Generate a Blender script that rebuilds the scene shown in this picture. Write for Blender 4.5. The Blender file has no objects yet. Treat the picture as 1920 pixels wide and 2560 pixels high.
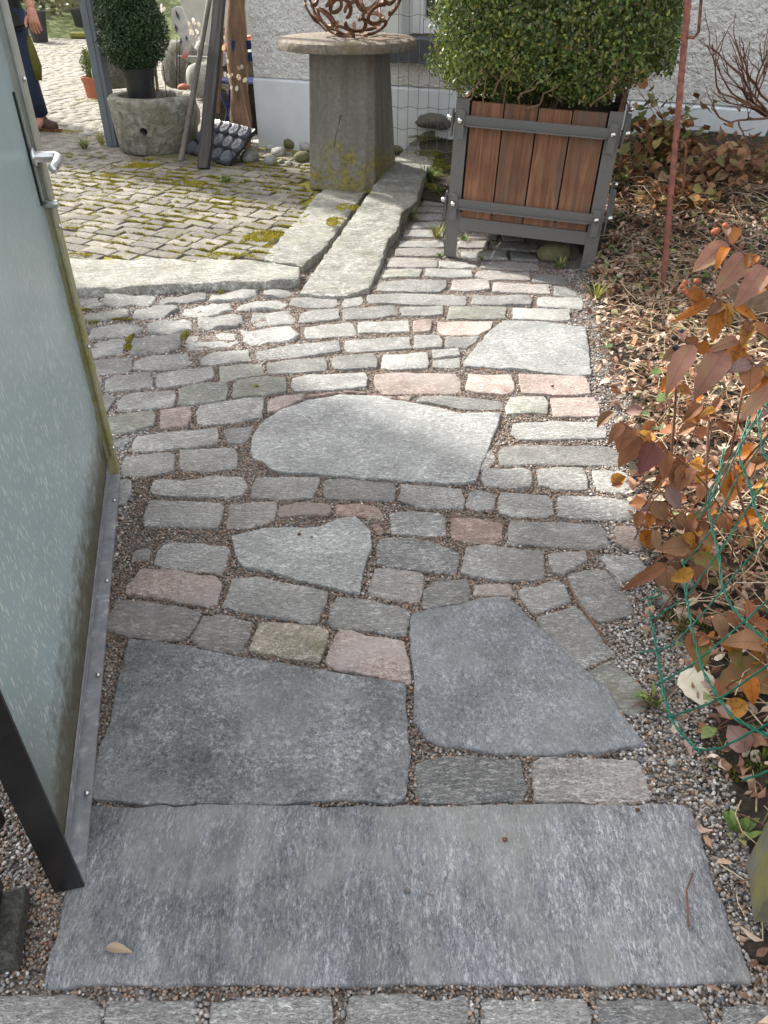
import bpy, math, random
import numpy as np

random.seed(7)
RNG = np.random.default_rng(7)
scene = bpy.context.scene
R = math.radians

# ------------------------------------------------------------------ camera
cam_data = bpy.data.cameras.new("camera")
cam_data.sensor_fit = 'VERTICAL'
cam_data.sensor_height = 36.0
cam_data.lens = 36.0 * 1923.0 / 2560.0
cam_data.clip_start = 0.05
cam_data.clip_end = 500.0
cam = bpy.data.objects.new("camera", cam_data)
scene.collection.objects.link(cam)
cam.location = (0.0, 0.0, 1.3)
cam.rotation_euler = (R(90 - 36), 0, 0)
scene.camera = cam

# ------------------------------------------------------------------ sky, sun, exposure
SUN_TO = np.array([-0.76, 0.65])            # horizontal direction towards the sun
SUN_EL = R(39)
SUN_AZ = math.atan2(SUN_TO[0], SUN_TO[1])   # clockwise from +Y is positive x
world = bpy.data.worlds.new("World")
scene.world = world
world.use_nodes = True
wn = world.node_tree
wn.nodes.clear()
w_out = wn.nodes.new("ShaderNodeOutputWorld")
w_bg = wn.nodes.new("ShaderNodeBackground")
w_sky = wn.nodes.new("ShaderNodeTexSky")
w_sky.sky_type = 'NISHITA'
w_sky.sun_disc = False
w_sky.sun_elevation = SUN_EL
w_sky.sun_rotation = SUN_AZ
w_sky.air_density = 0.7
w_sky.dust_density = 6.0
w_sky.ozone_density = 0.6
w_bg.inputs[1].default_value = 0.15
w_hs = wn.nodes.new("ShaderNodeHueSaturation")      # thin haze: a paler, less blue sky
w_hs.inputs["Saturation"].default_value = 0.40
wn.links.new(w_sky.outputs[0], w_hs.inputs["Color"])
w_mx = wn.nodes.new("ShaderNodeMix")                 # even pale fill added over the whole sky to brighten the shaded wall
w_mx.data_type = 'RGBA'
w_mx.inputs[0].default_value = 0.45
w_mx.inputs[7].default_value = (6.0, 6.15, 6.4, 1.0)
wn.links.new(w_hs.outputs[0], w_mx.inputs[6])
wn.links.new(w_mx.outputs[2], w_bg.inputs[0])
wn.links.new(w_bg.outputs[0], w_out.inputs[0])
sun_data = bpy.data.lights.new("sun", 'SUN')
sun_data.energy = 3.5
sun_data.angle = R(1.0)
sun_data.color = (1.0, 0.95, 0.86)
sun = bpy.data.objects.new("sun", sun_data)
scene.collection.objects.link(sun)
from mathutils import Vector, Matrix, Euler
_sd = Vector((SUN_TO[0] * math.cos(SUN_EL), SUN_TO[1] * math.cos(SUN_EL), math.sin(SUN_EL)))
sun.rotation_euler = _sd.to_track_quat('Z', 'Y').to_euler()
sun.location = (-8, 8, 12)
scene.view_settings.view_transform = 'Standard'
scene.view_settings.look = 'None'
scene.view_settings.exposure = 1.33
scene.view_settings.gamma = 1.0
scene.view_settings.use_curve_mapping = False
scene.cycles.max_bounces = 6
scene.cycles.transparent_max_bounces = 8
scene.render.film_transparent = False

# ------------------------------------------------------------------ traced outlines, in metres on the ground
PATH_STONES = [
 ('S1', [(-0.546,0.844),(0.562,0.848),(0.573,0.833),(0.568,0.664),(0.573,0.549),(0.57,0.539),(-0.521,0.534),(-0.526,0.54),(-0.54,0.669)]),
 ('S2', [(-0.599,1.284),(-0.569,1.28),(-0.329,1.225),(0.044,1.144),(0.05,0.958),(0.043,0.871),(0.028,0.851),(-0.052,0.855),(-0.074,0.862),(-0.103,0.858),(-0.176,0.85),(-0.272,0.849),(-0.346,0.851),(-0.448,0.85),(-0.545,0.857),(-0.561,0.871),(-0.572,0.923),(-0.572,1.037),(-0.587,1.181)]),
 ('S3', [(0.068,1.366),(0.157,1.389),(0.259,1.42),(0.306,1.426),(0.374,1.309),(0.439,1.192),(0.484,1.128),(0.509,1.037),(0.529,0.982),(0.483,0.977),(0.428,0.962),(0.38,0.971),(0.358,0.962),(0.209,0.967),(0.187,0.975),(0.112,0.982),(0.082,1.001),(0.079,1.02),(0.063,1.043),(0.068,1.157),(0.06,1.286)]),
 ('S4', [(-0.418,1.673),(-0.398,1.68),(-0.322,1.711),(-0.217,1.704),(-0.181,1.71),(-0.136,1.749),(-0.083,1.766),(-0.054,1.717),(-0.037,1.695),(-0.038,1.614),(-0.058,1.516),(-0.061,1.442),(-0.09,1.445),(-0.138,1.464),(-0.227,1.496),(-0.286,1.523),(-0.354,1.537),(-0.367,1.537),(-0.393,1.585)]),
 ('S5', [(-0.43,2.123),(-0.435,2.23),(-0.416,2.3),(-0.358,2.394),(-0.274,2.459),(-0.155,2.508),(-0.009,2.49),(0.059,2.459),(0.195,2.408),(0.257,2.371),(0.407,2.371),(0.39,2.3),(0.345,2.165),(0.297,2.014),(0.275,1.947),(0.202,1.933),(0.024,1.951),(-0.12,1.975),(-0.183,1.98),(-0.325,1.993),(-0.353,2.009),(-0.371,2.041),(-0.414,2.072)]),
 ('S6', [(0.309,2.781),(0.374,2.925),(0.45,3.088),(0.519,3.197),(0.68,3.197),(0.859,3.123),(0.839,2.964),(0.787,2.669),(0.728,2.662),(0.524,2.721),(0.403,2.738),(0.319,2.756)]),
 ('g', [(-0.618,0.52),(-0.593,0.523),(-0.478,0.524),(-0.444,0.513),(-0.433,0.495),(-0.427,0.457),(-0.591,0.457)]),
 ('g', [(-0.426,0.516),(-0.357,0.517),(-0.292,0.518),(-0.286,0.502),(-0.279,0.457),(-0.417,0.457)]),
 ('g', [(-0.269,0.517),(-0.17,0.518),(-0.084,0.521),(-0.078,0.457),(-0.262,0.457)]),
 ('g', [(-0.052,0.521),(0.002,0.525),(0.054,0.52),(0.066,0.513),(0.124,0.523),(0.126,0.502),(0.121,0.457),(-0.053,0.457)]),
 ('g', [(0.153,0.512),(0.17,0.518),(0.263,0.514),(0.303,0.517),(0.312,0.499),(0.305,0.457),(0.145,0.457)]),
 ('d', [(0.328,0.516),(0.393,0.517),(0.466,0.517),(0.484,0.507),(0.487,0.481),(0.479,0.457),(0.315,0.457)]),
 ('d', [(0.517,0.507),(0.554,0.51),(0.597,0.509),(0.589,0.457),(0.498,0.457)]),
 ('d', [(0.06,0.943),(0.073,0.955),(0.168,0.96),(0.269,0.949),(0.271,0.88),(0.254,0.853),(0.226,0.855),(0.101,0.851),(0.071,0.853),(0.06,0.871)]),
 ('r', [(0.294,0.943),(0.32,0.959),(0.383,0.957),(0.507,0.953),(0.511,0.916),(0.508,0.871),(0.495,0.858),(0.426,0.853),(0.357,0.858),(0.293,0.856),(0.287,0.867)]),
 ('p', [(-0.103,1.311),(-0.077,1.305),(-0.045,1.291),(0.046,1.278),(0.056,1.201),(0.06,1.156),(0.054,1.143),(-0.02,1.169),(-0.111,1.189),(-0.133,1.211),(-0.116,1.286)]),
 ('b', [(-0.298,1.342),(-0.183,1.334),(-0.146,1.319),(-0.133,1.302),(-0.137,1.243),(-0.148,1.209),(-0.212,1.219),(-0.284,1.237),(-0.313,1.248),(-0.302,1.314)]),
 ('r', [(-0.441,1.366),(-0.401,1.371),(-0.315,1.348),(-0.321,1.275),(-0.331,1.237),(-0.399,1.248),(-0.45,1.269),(-0.442,1.331)]),
 ('r', [(-0.664,1.417),(-0.576,1.414),(-0.448,1.38),(-0.452,1.319),(-0.468,1.278),(-0.543,1.28),(-0.605,1.291),(-0.663,1.311),(-0.671,1.331),(-0.667,1.383)]),
 ('p', [(-0.634,1.543),(-0.562,1.536),(-0.438,1.51),(-0.417,1.477),(-0.414,1.401),(-0.438,1.392),(-0.544,1.42),(-0.645,1.439),(-0.651,1.477)]),
 ('g', [(-0.388,1.503),(-0.328,1.506),(-0.237,1.474),(-0.139,1.445),(-0.143,1.401),(-0.16,1.342),(-0.179,1.334),(-0.288,1.36),(-0.351,1.374),(-0.4,1.395),(-0.39,1.464)]),
 ('g', [(-0.111,1.426),(-0.064,1.423),(0.053,1.389),(0.062,1.366),(0.055,1.302),(0.042,1.294),(-0.013,1.302),(-0.118,1.319),(-0.135,1.342),(-0.13,1.395)]),
 ('d', [(-0.011,1.661),(0.068,1.665),(0.136,1.643),(0.203,1.61),(0.191,1.55),(0.178,1.516),(0.1,1.533),(-0.019,1.557),(-0.017,1.614)]),
 ('r', [(-0.023,1.536),(0.021,1.54),(0.091,1.526),(0.103,1.51),(0.094,1.445),(0.086,1.408),(0.02,1.42),(-0.039,1.439),(-0.032,1.496)]),
 ('g', [(0.124,1.49),(0.211,1.5),(0.215,1.464),(0.208,1.411),(0.144,1.395),(0.094,1.389),(0.1,1.445)]),
 ('p', [(0.231,1.48),(0.278,1.48),(0.321,1.477),(0.326,1.432),(0.273,1.435),(0.225,1.439)]),
 ('g', [(0.225,1.628),(0.287,1.635),(0.367,1.615),(0.425,1.61),(0.426,1.571),(0.411,1.5),(0.357,1.491),(0.281,1.5),(0.2,1.516),(0.211,1.578)]),
 ('r', [(0.436,1.599),(0.483,1.61),(0.538,1.61),(0.536,1.578),(0.503,1.55),(0.461,1.513),(0.436,1.523),(0.433,1.557)]),
 ('g', [(0.572,1.589),(0.673,1.589),(0.682,1.557),(0.677,1.53),(0.615,1.483),(0.603,1.487),(0.588,1.536)]),
 ('g', [(0.473,1.506),(0.516,1.526),(0.57,1.533),(0.586,1.51),(0.603,1.47),(0.611,1.401),(0.611,1.371),(0.561,1.351),(0.518,1.342),(0.499,1.366),(0.479,1.432)]),
 ('g', [(0.341,1.454),(0.393,1.474),(0.444,1.493),(0.461,1.47),(0.462,1.411),(0.422,1.395),(0.373,1.371),(0.357,1.374),(0.343,1.426)]),
 ('g', [(0.37,1.354),(0.419,1.377),(0.469,1.401),(0.484,1.371),(0.505,1.319),(0.516,1.264),(0.535,1.245),(0.524,1.232),(0.48,1.209),(0.446,1.191),(0.433,1.201),(0.408,1.253),(0.378,1.308)]),
 ('y', [(0.453,1.181),(0.478,1.199),(0.512,1.214),(0.534,1.196),(0.56,1.152),(0.57,1.104),(0.556,1.081),(0.529,1.061),(0.513,1.068),(0.491,1.095),(0.48,1.128),(0.458,1.161)]),
 ('g', [(-0.598,1.635),(-0.587,1.65),(-0.43,1.643),(-0.417,1.621),(-0.415,1.571),(-0.419,1.526),(-0.494,1.53),(-0.562,1.54),(-0.605,1.554),(-0.605,1.606)]),
 ('r', [(-0.673,1.606),(-0.645,1.625),(-0.63,1.617),(-0.626,1.581),(-0.668,1.571)]),
 ('g', [(-0.685,1.84),(-0.481,1.836),(-0.463,1.815),(-0.462,1.749),(-0.467,1.714),(-0.603,1.721),(-0.669,1.717),(-0.686,1.765),(-0.686,1.806)]),
 ('r', [(-0.448,1.832),(-0.382,1.836),(-0.315,1.832),(-0.306,1.79),(-0.312,1.749),(-0.357,1.729),(-0.403,1.714),(-0.44,1.714),(-0.445,1.773)]),
 ('q', [(-0.303,1.815),(-0.253,1.832),(-0.154,1.823),(-0.152,1.79),(-0.17,1.769),(-0.228,1.773),(-0.295,1.765),(-0.304,1.782)]),
 ('q', [(-0.142,1.823),(-0.075,1.832),(-0.016,1.811),(-0.002,1.773),(-0.016,1.757),(-0.074,1.769),(-0.137,1.782)]),
 ('q', [(-0.04,1.733),(-0.016,1.745),(0.003,1.702),(-0.011,1.679),(-0.025,1.702)]),
 ('d', [(0.018,1.782),(0.071,1.79),(0.158,1.786),(0.174,1.765),(0.168,1.679),(0.092,1.683),(0.022,1.69)]),
 ('q', [(0.196,1.765),(0.234,1.765),(0.324,1.749),(0.335,1.725),(0.328,1.671),(0.302,1.645),(0.243,1.649),(0.186,1.664),(0.187,1.71)]),
 ('g', [(0.359,1.745),(0.601,1.729),(0.615,1.71),(0.611,1.63),(0.563,1.619),(0.465,1.634),(0.343,1.641),(0.348,1.702)]),
 ('p', [(0.647,1.725),(0.708,1.721),(0.701,1.679),(0.697,1.619),(0.67,1.612),(0.636,1.641)]),
 ('g', [(-0.697,1.952),(-0.604,1.952),(-0.531,1.975),(-0.432,1.97),(-0.415,1.938),(-0.418,1.875),(-0.487,1.866),(-0.687,1.871),(-0.7,1.902)]),
 ('g', [(-0.39,1.97),(-0.286,1.97),(-0.198,1.966),(-0.201,1.929),(-0.21,1.858),(-0.275,1.853),(-0.395,1.862),(-0.397,1.911)]),
 ('g', [(-0.182,1.961),(-0.079,1.961),(0.024,1.945),(0.031,1.911),(0.028,1.845),(-0.076,1.853),(-0.17,1.853),(-0.183,1.893)]),
 ('g', [(0.054,1.929),(0.151,1.92),(0.231,1.906),(0.236,1.849),(0.228,1.806),(0.111,1.806),(0.062,1.832),(0.043,1.849)]),
 ('g', [(0.253,1.897),(0.287,1.906),(0.33,1.884),(0.318,1.806),(0.266,1.798),(0.241,1.815)]),
 ('g', [(0.348,1.893),(0.485,1.884),(0.496,1.858),(0.486,1.79),(0.465,1.765),(0.36,1.773),(0.331,1.79),(0.338,1.849)]),
 ('d', [(0.519,1.879),(0.634,1.875),(0.732,1.849),(0.715,1.765),(0.677,1.749),(0.535,1.757),(0.498,1.773),(0.503,1.832)]),
 ('g', [(-0.812,1.961),(-0.77,1.956),(-0.758,1.893),(-0.755,1.827),(-0.779,1.823),(-0.801,1.911)]),
 ('g', [(-0.83,2.093),(-0.694,2.123),(-0.671,2.103),(-0.653,2.008),(-0.715,1.984),(-0.807,1.98),(-0.825,2.052)]),
 ('g', [(-0.661,2.134),(-0.485,2.144),(-0.466,2.093),(-0.464,2.023),(-0.537,2.008),(-0.626,2.008),(-0.645,2.042)]),
 ('g', [(-0.826,2.209),(-0.75,2.242),(-0.57,2.282),(-0.558,2.253),(-0.546,2.176),(-0.644,2.144),(-0.748,2.121),(-0.81,2.118),(-0.82,2.166)]),
 ('g', [(-0.535,2.276),(-0.446,2.293),(-0.448,2.231),(-0.463,2.176),(-0.513,2.176),(-0.528,2.22)]),
 ('d', [(-0.903,2.187),(-0.848,2.209),(-0.837,2.187),(-0.847,2.144),(-0.889,2.155)]),
 ('p', [(-0.414,2.471),(-0.368,2.497),(-0.297,2.516),(-0.289,2.497),(-0.343,2.426),(-0.369,2.395),(-0.406,2.383)]),
 ('q', [(-0.284,2.507),(-0.181,2.54),(-0.157,2.54),(-0.229,2.507),(-0.283,2.494)]),
 ('q', [(-0.151,2.552),(-0.064,2.532),(-0.07,2.519),(-0.144,2.532)]),
 ('q', [(-0.039,2.527),(0.029,2.503),(0.016,2.484),(-0.039,2.507)]),
 ('p', [(0.047,2.506),(0.102,2.506),(0.089,2.471),(0.065,2.481)]),
 ('g', [(0.136,2.503),(0.273,2.503),(0.423,2.477),(0.418,2.414),(0.325,2.407),(0.255,2.42),(0.119,2.464)]),
 ('y', [(0.456,2.497),(0.578,2.497),(0.584,2.445),(0.569,2.371),(0.511,2.377),(0.43,2.371),(0.432,2.432)]),
 ('p', [(0.601,2.49),(0.761,2.497),(0.765,2.432),(0.747,2.352),(0.64,2.346),(0.589,2.352)]),
 ('g', [(0.442,2.305),(0.589,2.323),(0.752,2.323),(0.75,2.253),(0.735,2.203),(0.595,2.198),(0.449,2.193),(0.425,2.242)]),
 ('g', [(0.375,2.134),(0.406,2.16),(0.749,2.166),(0.76,2.123),(0.751,2.042),(0.644,2.037),(0.487,2.047),(0.369,2.042),(0.366,2.082)]),
 ('g', [(0.314,2.023),(0.43,2.023),(0.453,2.004),(0.45,1.947),(0.44,1.915),(0.353,1.915),(0.304,1.929),(0.301,1.975)]),
 ('g', [(0.478,2.013),(0.535,2.023),(0.619,2.018),(0.623,1.966),(0.608,1.906),(0.514,1.903),(0.472,1.929)]),
 ('g', [(0.646,2.013),(0.742,2.008),(0.757,1.966),(0.746,1.902),(0.712,1.888),(0.64,1.902),(0.639,1.956)]),
 ('r', [(0.324,2.113),(0.353,2.134),(0.353,2.082),(0.331,2.033),(0.303,2.013)]),
 ('y', [(-0.955,2.346),(-0.815,2.395),(-0.792,2.358),(-0.783,2.288),(-0.836,2.248),(-0.923,2.237)]),
 ('p', [(-0.787,2.401),(-0.732,2.42),(-0.682,2.426),(-0.671,2.358),(-0.669,2.288),(-0.755,2.267)]),
 ('g', [(-0.658,2.439),(-0.531,2.471),(-0.438,2.484),(-0.427,2.42),(-0.423,2.34),(-0.506,2.311),(-0.602,2.299),(-0.642,2.311),(-0.658,2.395)]),
 ('g', [(-0.944,2.497),(-0.91,2.53),(-0.772,2.55),(-0.756,2.497),(-0.745,2.426),(-0.818,2.407),(-0.935,2.399),(-0.947,2.432)]),
 ('y', [(-0.757,2.563),(-0.72,2.598),(-0.59,2.611),(-0.574,2.55),(-0.567,2.471),(-0.646,2.443),(-0.73,2.439)]),
 ('y', [(-0.561,2.591),(-0.541,2.626),(-0.451,2.668),(-0.373,2.661),(-0.363,2.591),(-0.363,2.536),(-0.461,2.503),(-0.52,2.49),(-0.543,2.481)]),
 ('g', [(-0.346,2.647),(-0.291,2.675),(-0.073,2.697),(-0.063,2.647),(-0.065,2.577),(-0.188,2.55),(-0.323,2.536),(-0.343,2.577)]),
 ('p', [(-0.034,2.675),(0.03,2.697),(0.276,2.697),(0.286,2.618),(0.284,2.556),(0.264,2.536),(0.121,2.53),(-0.002,2.523),(-0.021,2.55),(-0.04,2.618)]),
 ('p', [(0.32,2.683),(0.384,2.675),(0.487,2.683),(0.486,2.605),(0.474,2.536),(0.434,2.516),(0.337,2.53),(0.302,2.55)]),
 ('p', [(0.513,2.683),(0.717,2.675),(0.763,2.647),(0.753,2.516),(0.623,2.51),(0.503,2.53)]),
 ('g', [(-1.094,2.668),(-1.066,2.661),(-1.035,2.536),(-1.042,2.53)]),
 ('g', [(-1.051,2.633),(-1.01,2.668),(-0.894,2.69),(-0.87,2.633),(-0.858,2.57),(-0.926,2.546),(-1.02,2.539)]),
 ('g', [(-0.864,2.675),(-0.795,2.712),(-0.666,2.749),(-0.646,2.675),(-0.647,2.647),(-0.738,2.593),(-0.84,2.573),(-0.857,2.618)]),
 ('g', [(-1.023,2.497),(-0.986,2.516),(-0.971,2.484),(-0.966,2.383),(-0.981,2.383)]),
 ('y', [(-0.639,2.749),(-0.546,2.78),(-0.479,2.78),(-0.461,2.69),(-0.528,2.661),(-0.617,2.618)]),
 ('g', [(-0.458,2.78),(-0.37,2.826),(-0.23,2.834),(-0.218,2.749),(-0.223,2.712),(-0.358,2.697),(-0.44,2.683)]),
 ('g', [(-0.205,2.795),(-0.197,2.842),(-0.043,2.871),(-0.025,2.811),(-0.028,2.742),(-0.165,2.719),(-0.191,2.727)]),
 ('g', [(-0.009,2.795),(-0.002,2.858),(0.174,2.882),(0.178,2.795),(0.168,2.734),(0.03,2.722),(-0.01,2.742)]),
 ('g', [(0.196,2.898),(0.303,2.918),(0.303,2.856),(0.195,2.822)]),
 ('g', [(0.194,2.803),(0.302,2.837),(0.293,2.749),(0.188,2.739)]),
 ('g', [(-0.427,3.481),(-0.357,3.498),(-0.223,3.492),(-0.212,3.417),(-0.225,3.375),(-0.347,3.371),(-0.429,3.385)]),
 ('g', [(-0.183,3.481),(-0.105,3.507),(-0.092,3.459),(-0.107,3.406),(-0.179,3.379),(-0.196,3.417)]),
 ('g', [(-0.074,3.531),(0.117,3.542),(0.378,3.52),(0.384,3.459),(0.372,3.4),(0.113,3.406),(-0.065,3.427),(-0.081,3.47)]),
 ('g', [(0.421,3.524),(0.679,3.524),(0.685,3.459),(0.668,3.4),(0.476,3.406),(0.403,3.417)]),
 ('g', [(0.719,3.502),(0.926,3.492),(0.918,3.417),(0.892,3.344),(0.777,3.365),(0.699,3.379)]),
 ('g', [(-0.589,3.294),(-0.42,3.334),(-0.394,3.255),(-0.398,3.188),(-0.547,3.15),(-0.579,3.197)]),
 ('g', [(-0.372,3.304),(-0.284,3.344),(-0.201,3.355),(-0.196,3.245),(-0.232,3.226),(-0.333,3.197),(-0.37,3.197)]),
 ('g', [(-0.186,3.355),(0.036,3.396),(0.062,3.355),(0.065,3.284),(-0.04,3.245),(-0.158,3.226),(-0.185,3.255)]),
 ('g', [(0.074,3.375),(0.267,3.387),(0.264,3.284),(0.185,3.274),(0.08,3.265)]),
 ('y', [(0.297,3.381),(0.549,3.371),(0.537,3.245),(0.405,3.232),(0.28,3.245)]),
 ('g', [(0.586,3.365),(0.833,3.334),(0.813,3.216),(0.749,3.207),(0.566,3.245)]),
 ('g', [(-0.606,3.105),(-0.401,3.141),(-0.36,3.051),(-0.373,2.999),(-0.522,2.961),(-0.581,2.982)]),
 ('g', [(-0.34,3.141),(-0.15,3.207),(-0.126,3.16),(-0.116,3.06),(-0.249,3.033),(-0.326,3.025),(-0.34,3.087)]),
 ('g', [(-0.113,3.197),(0.109,3.226),(0.109,3.105),(-0.002,3.087),(-0.109,3.078)]),
 ('p', [(0.13,3.207),(0.212,3.216),(0.199,3.105),(0.123,3.096)]),
 ('p', [(0.237,3.207),(0.477,3.207),(0.453,3.123),(0.389,3.063),(0.247,3.063),(0.228,3.105)]),
 ('d', [(-0.521,2.898),(-0.383,2.953),(-0.184,2.999),(-0.174,2.898),(-0.305,2.85),(-0.496,2.818),(-0.516,2.866)]),
 ('g', [(-0.163,3.004),(-0.038,3.03),(0.104,3.039),(0.111,2.923),(-0.036,2.898),(-0.145,2.889),(-0.162,2.931)]),
 ('g', [(0.125,3.047),(0.232,3.051),(0.243,2.999),(0.236,2.94),(0.122,2.928)]),
 ('g', [(0.26,3.046),(0.401,3.046),(0.366,2.973),(0.334,2.923),(0.253,2.94)]),
 ('g', [(-1.429,3.492),(-1.332,3.507),(-1.291,3.396),(-1.37,3.355),(-1.388,3.375)]),
 ('g', [(-1.308,3.507),(-1.096,3.547),(-1.052,3.459),(-1.062,3.406),(-1.209,3.379),(-1.281,3.39)]),
 ('g', [(-1.041,3.481),(-0.897,3.547),(-0.84,3.542),(-0.821,3.459),(-0.912,3.427),(-1.032,3.41)]),
 ('g', [(-0.817,3.547),(-0.763,3.603),(-0.613,3.626),(-0.591,3.524),(-0.623,3.47),(-0.76,3.446),(-0.809,3.459)]),
 ('g', [(-0.565,3.58),(-0.448,3.614),(-0.427,3.524),(-0.475,3.492),(-0.555,3.502)]),
 ('g', [(-0.693,3.603),(-0.615,3.626),(-0.592,3.513),(-0.623,3.481),(-0.673,3.476)]),
 ('y', [(-1.327,3.314),(-1.204,3.361),(-1.148,3.35),(-1.127,3.274),(-1.208,3.216),(-1.308,3.207),(-1.331,3.255)]),
 ('g', [(-1.131,3.344),(-1.021,3.396),(-0.934,3.385),(-0.928,3.324),(-0.98,3.255),(-1.1,3.23),(-1.122,3.284)]),
 ('g', [(-0.908,3.355),(-0.793,3.413),(-0.711,3.434),(-0.691,3.355),(-0.732,3.284),(-0.862,3.259),(-0.897,3.284)]),
 ('g', [(-0.673,3.371),(-0.587,3.448),(-0.486,3.453),(-0.438,3.396),(-0.498,3.348),(-0.602,3.33),(-0.663,3.334)]),
 ('g', [(-1.261,3.15),(-1.062,3.193),(-1.033,3.123),(-1.051,3.069),(-1.113,3.037),(-1.228,3.019),(-1.25,3.069)]),
 ('g', [(-1.036,3.178),(-0.975,3.23),(-0.851,3.239),(-0.829,3.169),(-0.824,3.108),(-0.909,3.072),(-1.002,3.072)]),
 ('g', [(-0.814,3.226),(-0.73,3.27),(-0.635,3.288),(-0.614,3.197),(-0.635,3.145),(-0.739,3.117),(-0.799,3.126)]),
 ('g', [(-1.223,2.982),(-1.083,3.028),(-1.053,2.931),(-1.053,2.869),(-1.17,2.831)]),
 ('g', [(-1.049,3.033),(-0.907,3.063),(-0.849,3.056),(-0.833,2.948),(-0.867,2.885),(-1.009,2.856),(-1.036,2.931)]),
 ('g', [(-0.826,3.051),(-0.698,3.09),(-0.626,3.083),(-0.602,2.973),(-0.637,2.935),(-0.782,2.902),(-0.812,2.948)]),
 ('g', [(-1.153,2.811),(-1.011,2.839),(-0.98,2.749),(-0.992,2.697),(-1.105,2.686)]),
 ('g', [(-0.983,2.811),(-0.927,2.855),(-0.791,2.879),(-0.757,2.78),(-0.793,2.73),(-0.911,2.708),(-0.97,2.734)]),
 ('g', [(-0.728,2.834),(-0.697,2.887),(-0.551,2.911),(-0.527,2.811),(-0.645,2.78),(-0.716,2.772)]),
 ('r', [(0.015,4.063),(0.131,4.083),(0.28,4.036),(0.27,3.939),(0.127,3.913),(0.015,3.934)]),
 ('g', [(0.289,4.036),(0.472,4.008),(0.477,3.926),(0.385,3.908),(0.283,3.926)]),
 ('r', [(0.502,4.006),(0.649,4.022),(0.79,3.966),(0.784,3.877),(0.656,3.877),(0.493,3.915)]),
 ('y', [(-0.003,3.895),(0.195,3.895),(0.177,3.774),(-0.019,3.774)]),
 ('g', [(0.212,3.889),(0.443,3.882),(0.442,3.786),(0.331,3.761),(0.207,3.781)]),
 ('r', [(0.474,3.861),(0.727,3.838),(0.722,3.725),(0.512,3.737),(0.45,3.786)]),
 ('g', [(-0.019,3.708),(0.122,3.732),(0.304,3.72),(0.302,3.626),(0.269,3.562),(0.118,3.569),(-0.035,3.592)]),
 ('r', [(0.338,3.732),(0.512,3.727),(0.506,3.603),(0.439,3.578),(0.32,3.592)]),
 ('r', [(0.537,3.703),(0.799,3.668),(0.787,3.551),(0.691,3.551),(0.514,3.573)]),
 ('g', [(0.824,3.644),(0.905,3.621),(0.909,3.524),(0.865,3.502),(0.799,3.529)]),
 ('g', [(0.75,3.826),(0.89,3.801),(0.898,3.673),(0.756,3.701),(0.73,3.725)]),
 ('r', [(0.066,4.226),(0.273,4.235),(0.329,4.177),(0.292,4.097),(0.06,4.105)]),
 ('g', [(0.091,4.372),(0.328,4.385),(0.33,4.262),(0.08,4.262)]),
 ('g', [(0.124,4.566),(0.262,4.583),(0.346,4.523),(0.332,4.448),(0.112,4.448)]),
 ('g', [(0.188,4.739),(0.36,4.739),(0.348,4.631),(0.155,4.631)]),
 ('g', [(0.194,4.905),(0.35,4.905),(0.358,4.79),(0.211,4.801)]),
 ('r', [(0.21,5.08),(0.376,5.08),(0.369,4.966),(0.186,4.977)]),
 ('g', [(0.26,5.245),(0.386,5.245),(0.379,5.124),(0.245,5.136)]),
 ('r', [(0.279,5.419),(0.38,5.419),(0.384,5.296),(0.274,5.309)]),
 ('r', [(0.412,4.363),(0.582,4.372),(0.564,4.247),(0.403,4.247)]),
 ('r', [(0.599,4.357),(0.757,4.341),(0.769,4.232),(0.578,4.247)]),
 ('r', [(0.472,4.516),(0.654,4.5),(0.633,4.407),(0.464,4.426)]),
 ('g', [(0.415,4.177),(0.663,4.191),(0.646,4.061),(0.416,4.074)]),
 ('r', [(0.607,4.347),(0.718,4.332),(0.848,4.271),(0.826,4.188),(0.595,4.241)]),
 ('g', [(0.677,4.168),(0.815,4.119),(0.806,4.036),(0.67,4.047)]),
 ('r', [(0.677,4.49),(0.793,4.458),(0.781,4.378),(0.67,4.394)]),
]
K1 = [(-1.852,3.974,0.036),(-1.626,3.954,0.036),(-0.757,3.942,0.036),(-0.633,3.916,0.036),(-0.415,3.8,0.036),(-0.407,3.649,0.036),(-0.526,3.615,0.036),(-0.784,3.604,0.036),(-1.014,3.561,0.036),(-1.437,3.507,0.036),(-1.664,3.476,0.036)]
K2 = [(-0.624,3.948,0.036),(-0.452,5.09,0.036),(-0.404,5.407,0.036),(-0.111,5.364,0.036),(-0.303,4.182,0.036),(-0.407,3.842,0.036)]
K3 = [(-0.4,3.515,0.016),(-0.224,4.419,0.053),(0.03,5.691,0.118),(0.173,6.233,0.136),(0.411,6.233,0.136),(0.351,5.829,0.124),(0.265,5.424,0.107),(0.218,5.089,0.091),(0.202,4.89,0.081),(0.106,4.691,0.07),(0.083,4.431,0.054),(0.024,4.232,0.04),(-0.02,3.86,0.016),(-0.07,3.568,0.016),(-0.171,3.484,0.016),(-0.288,3.479,0.016)]
K4 = [(0.183,6.274,0.142),(0.3,6.216,0.247),(0.517,6.216,0.247),(0.425,6.274,0.142)]
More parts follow.
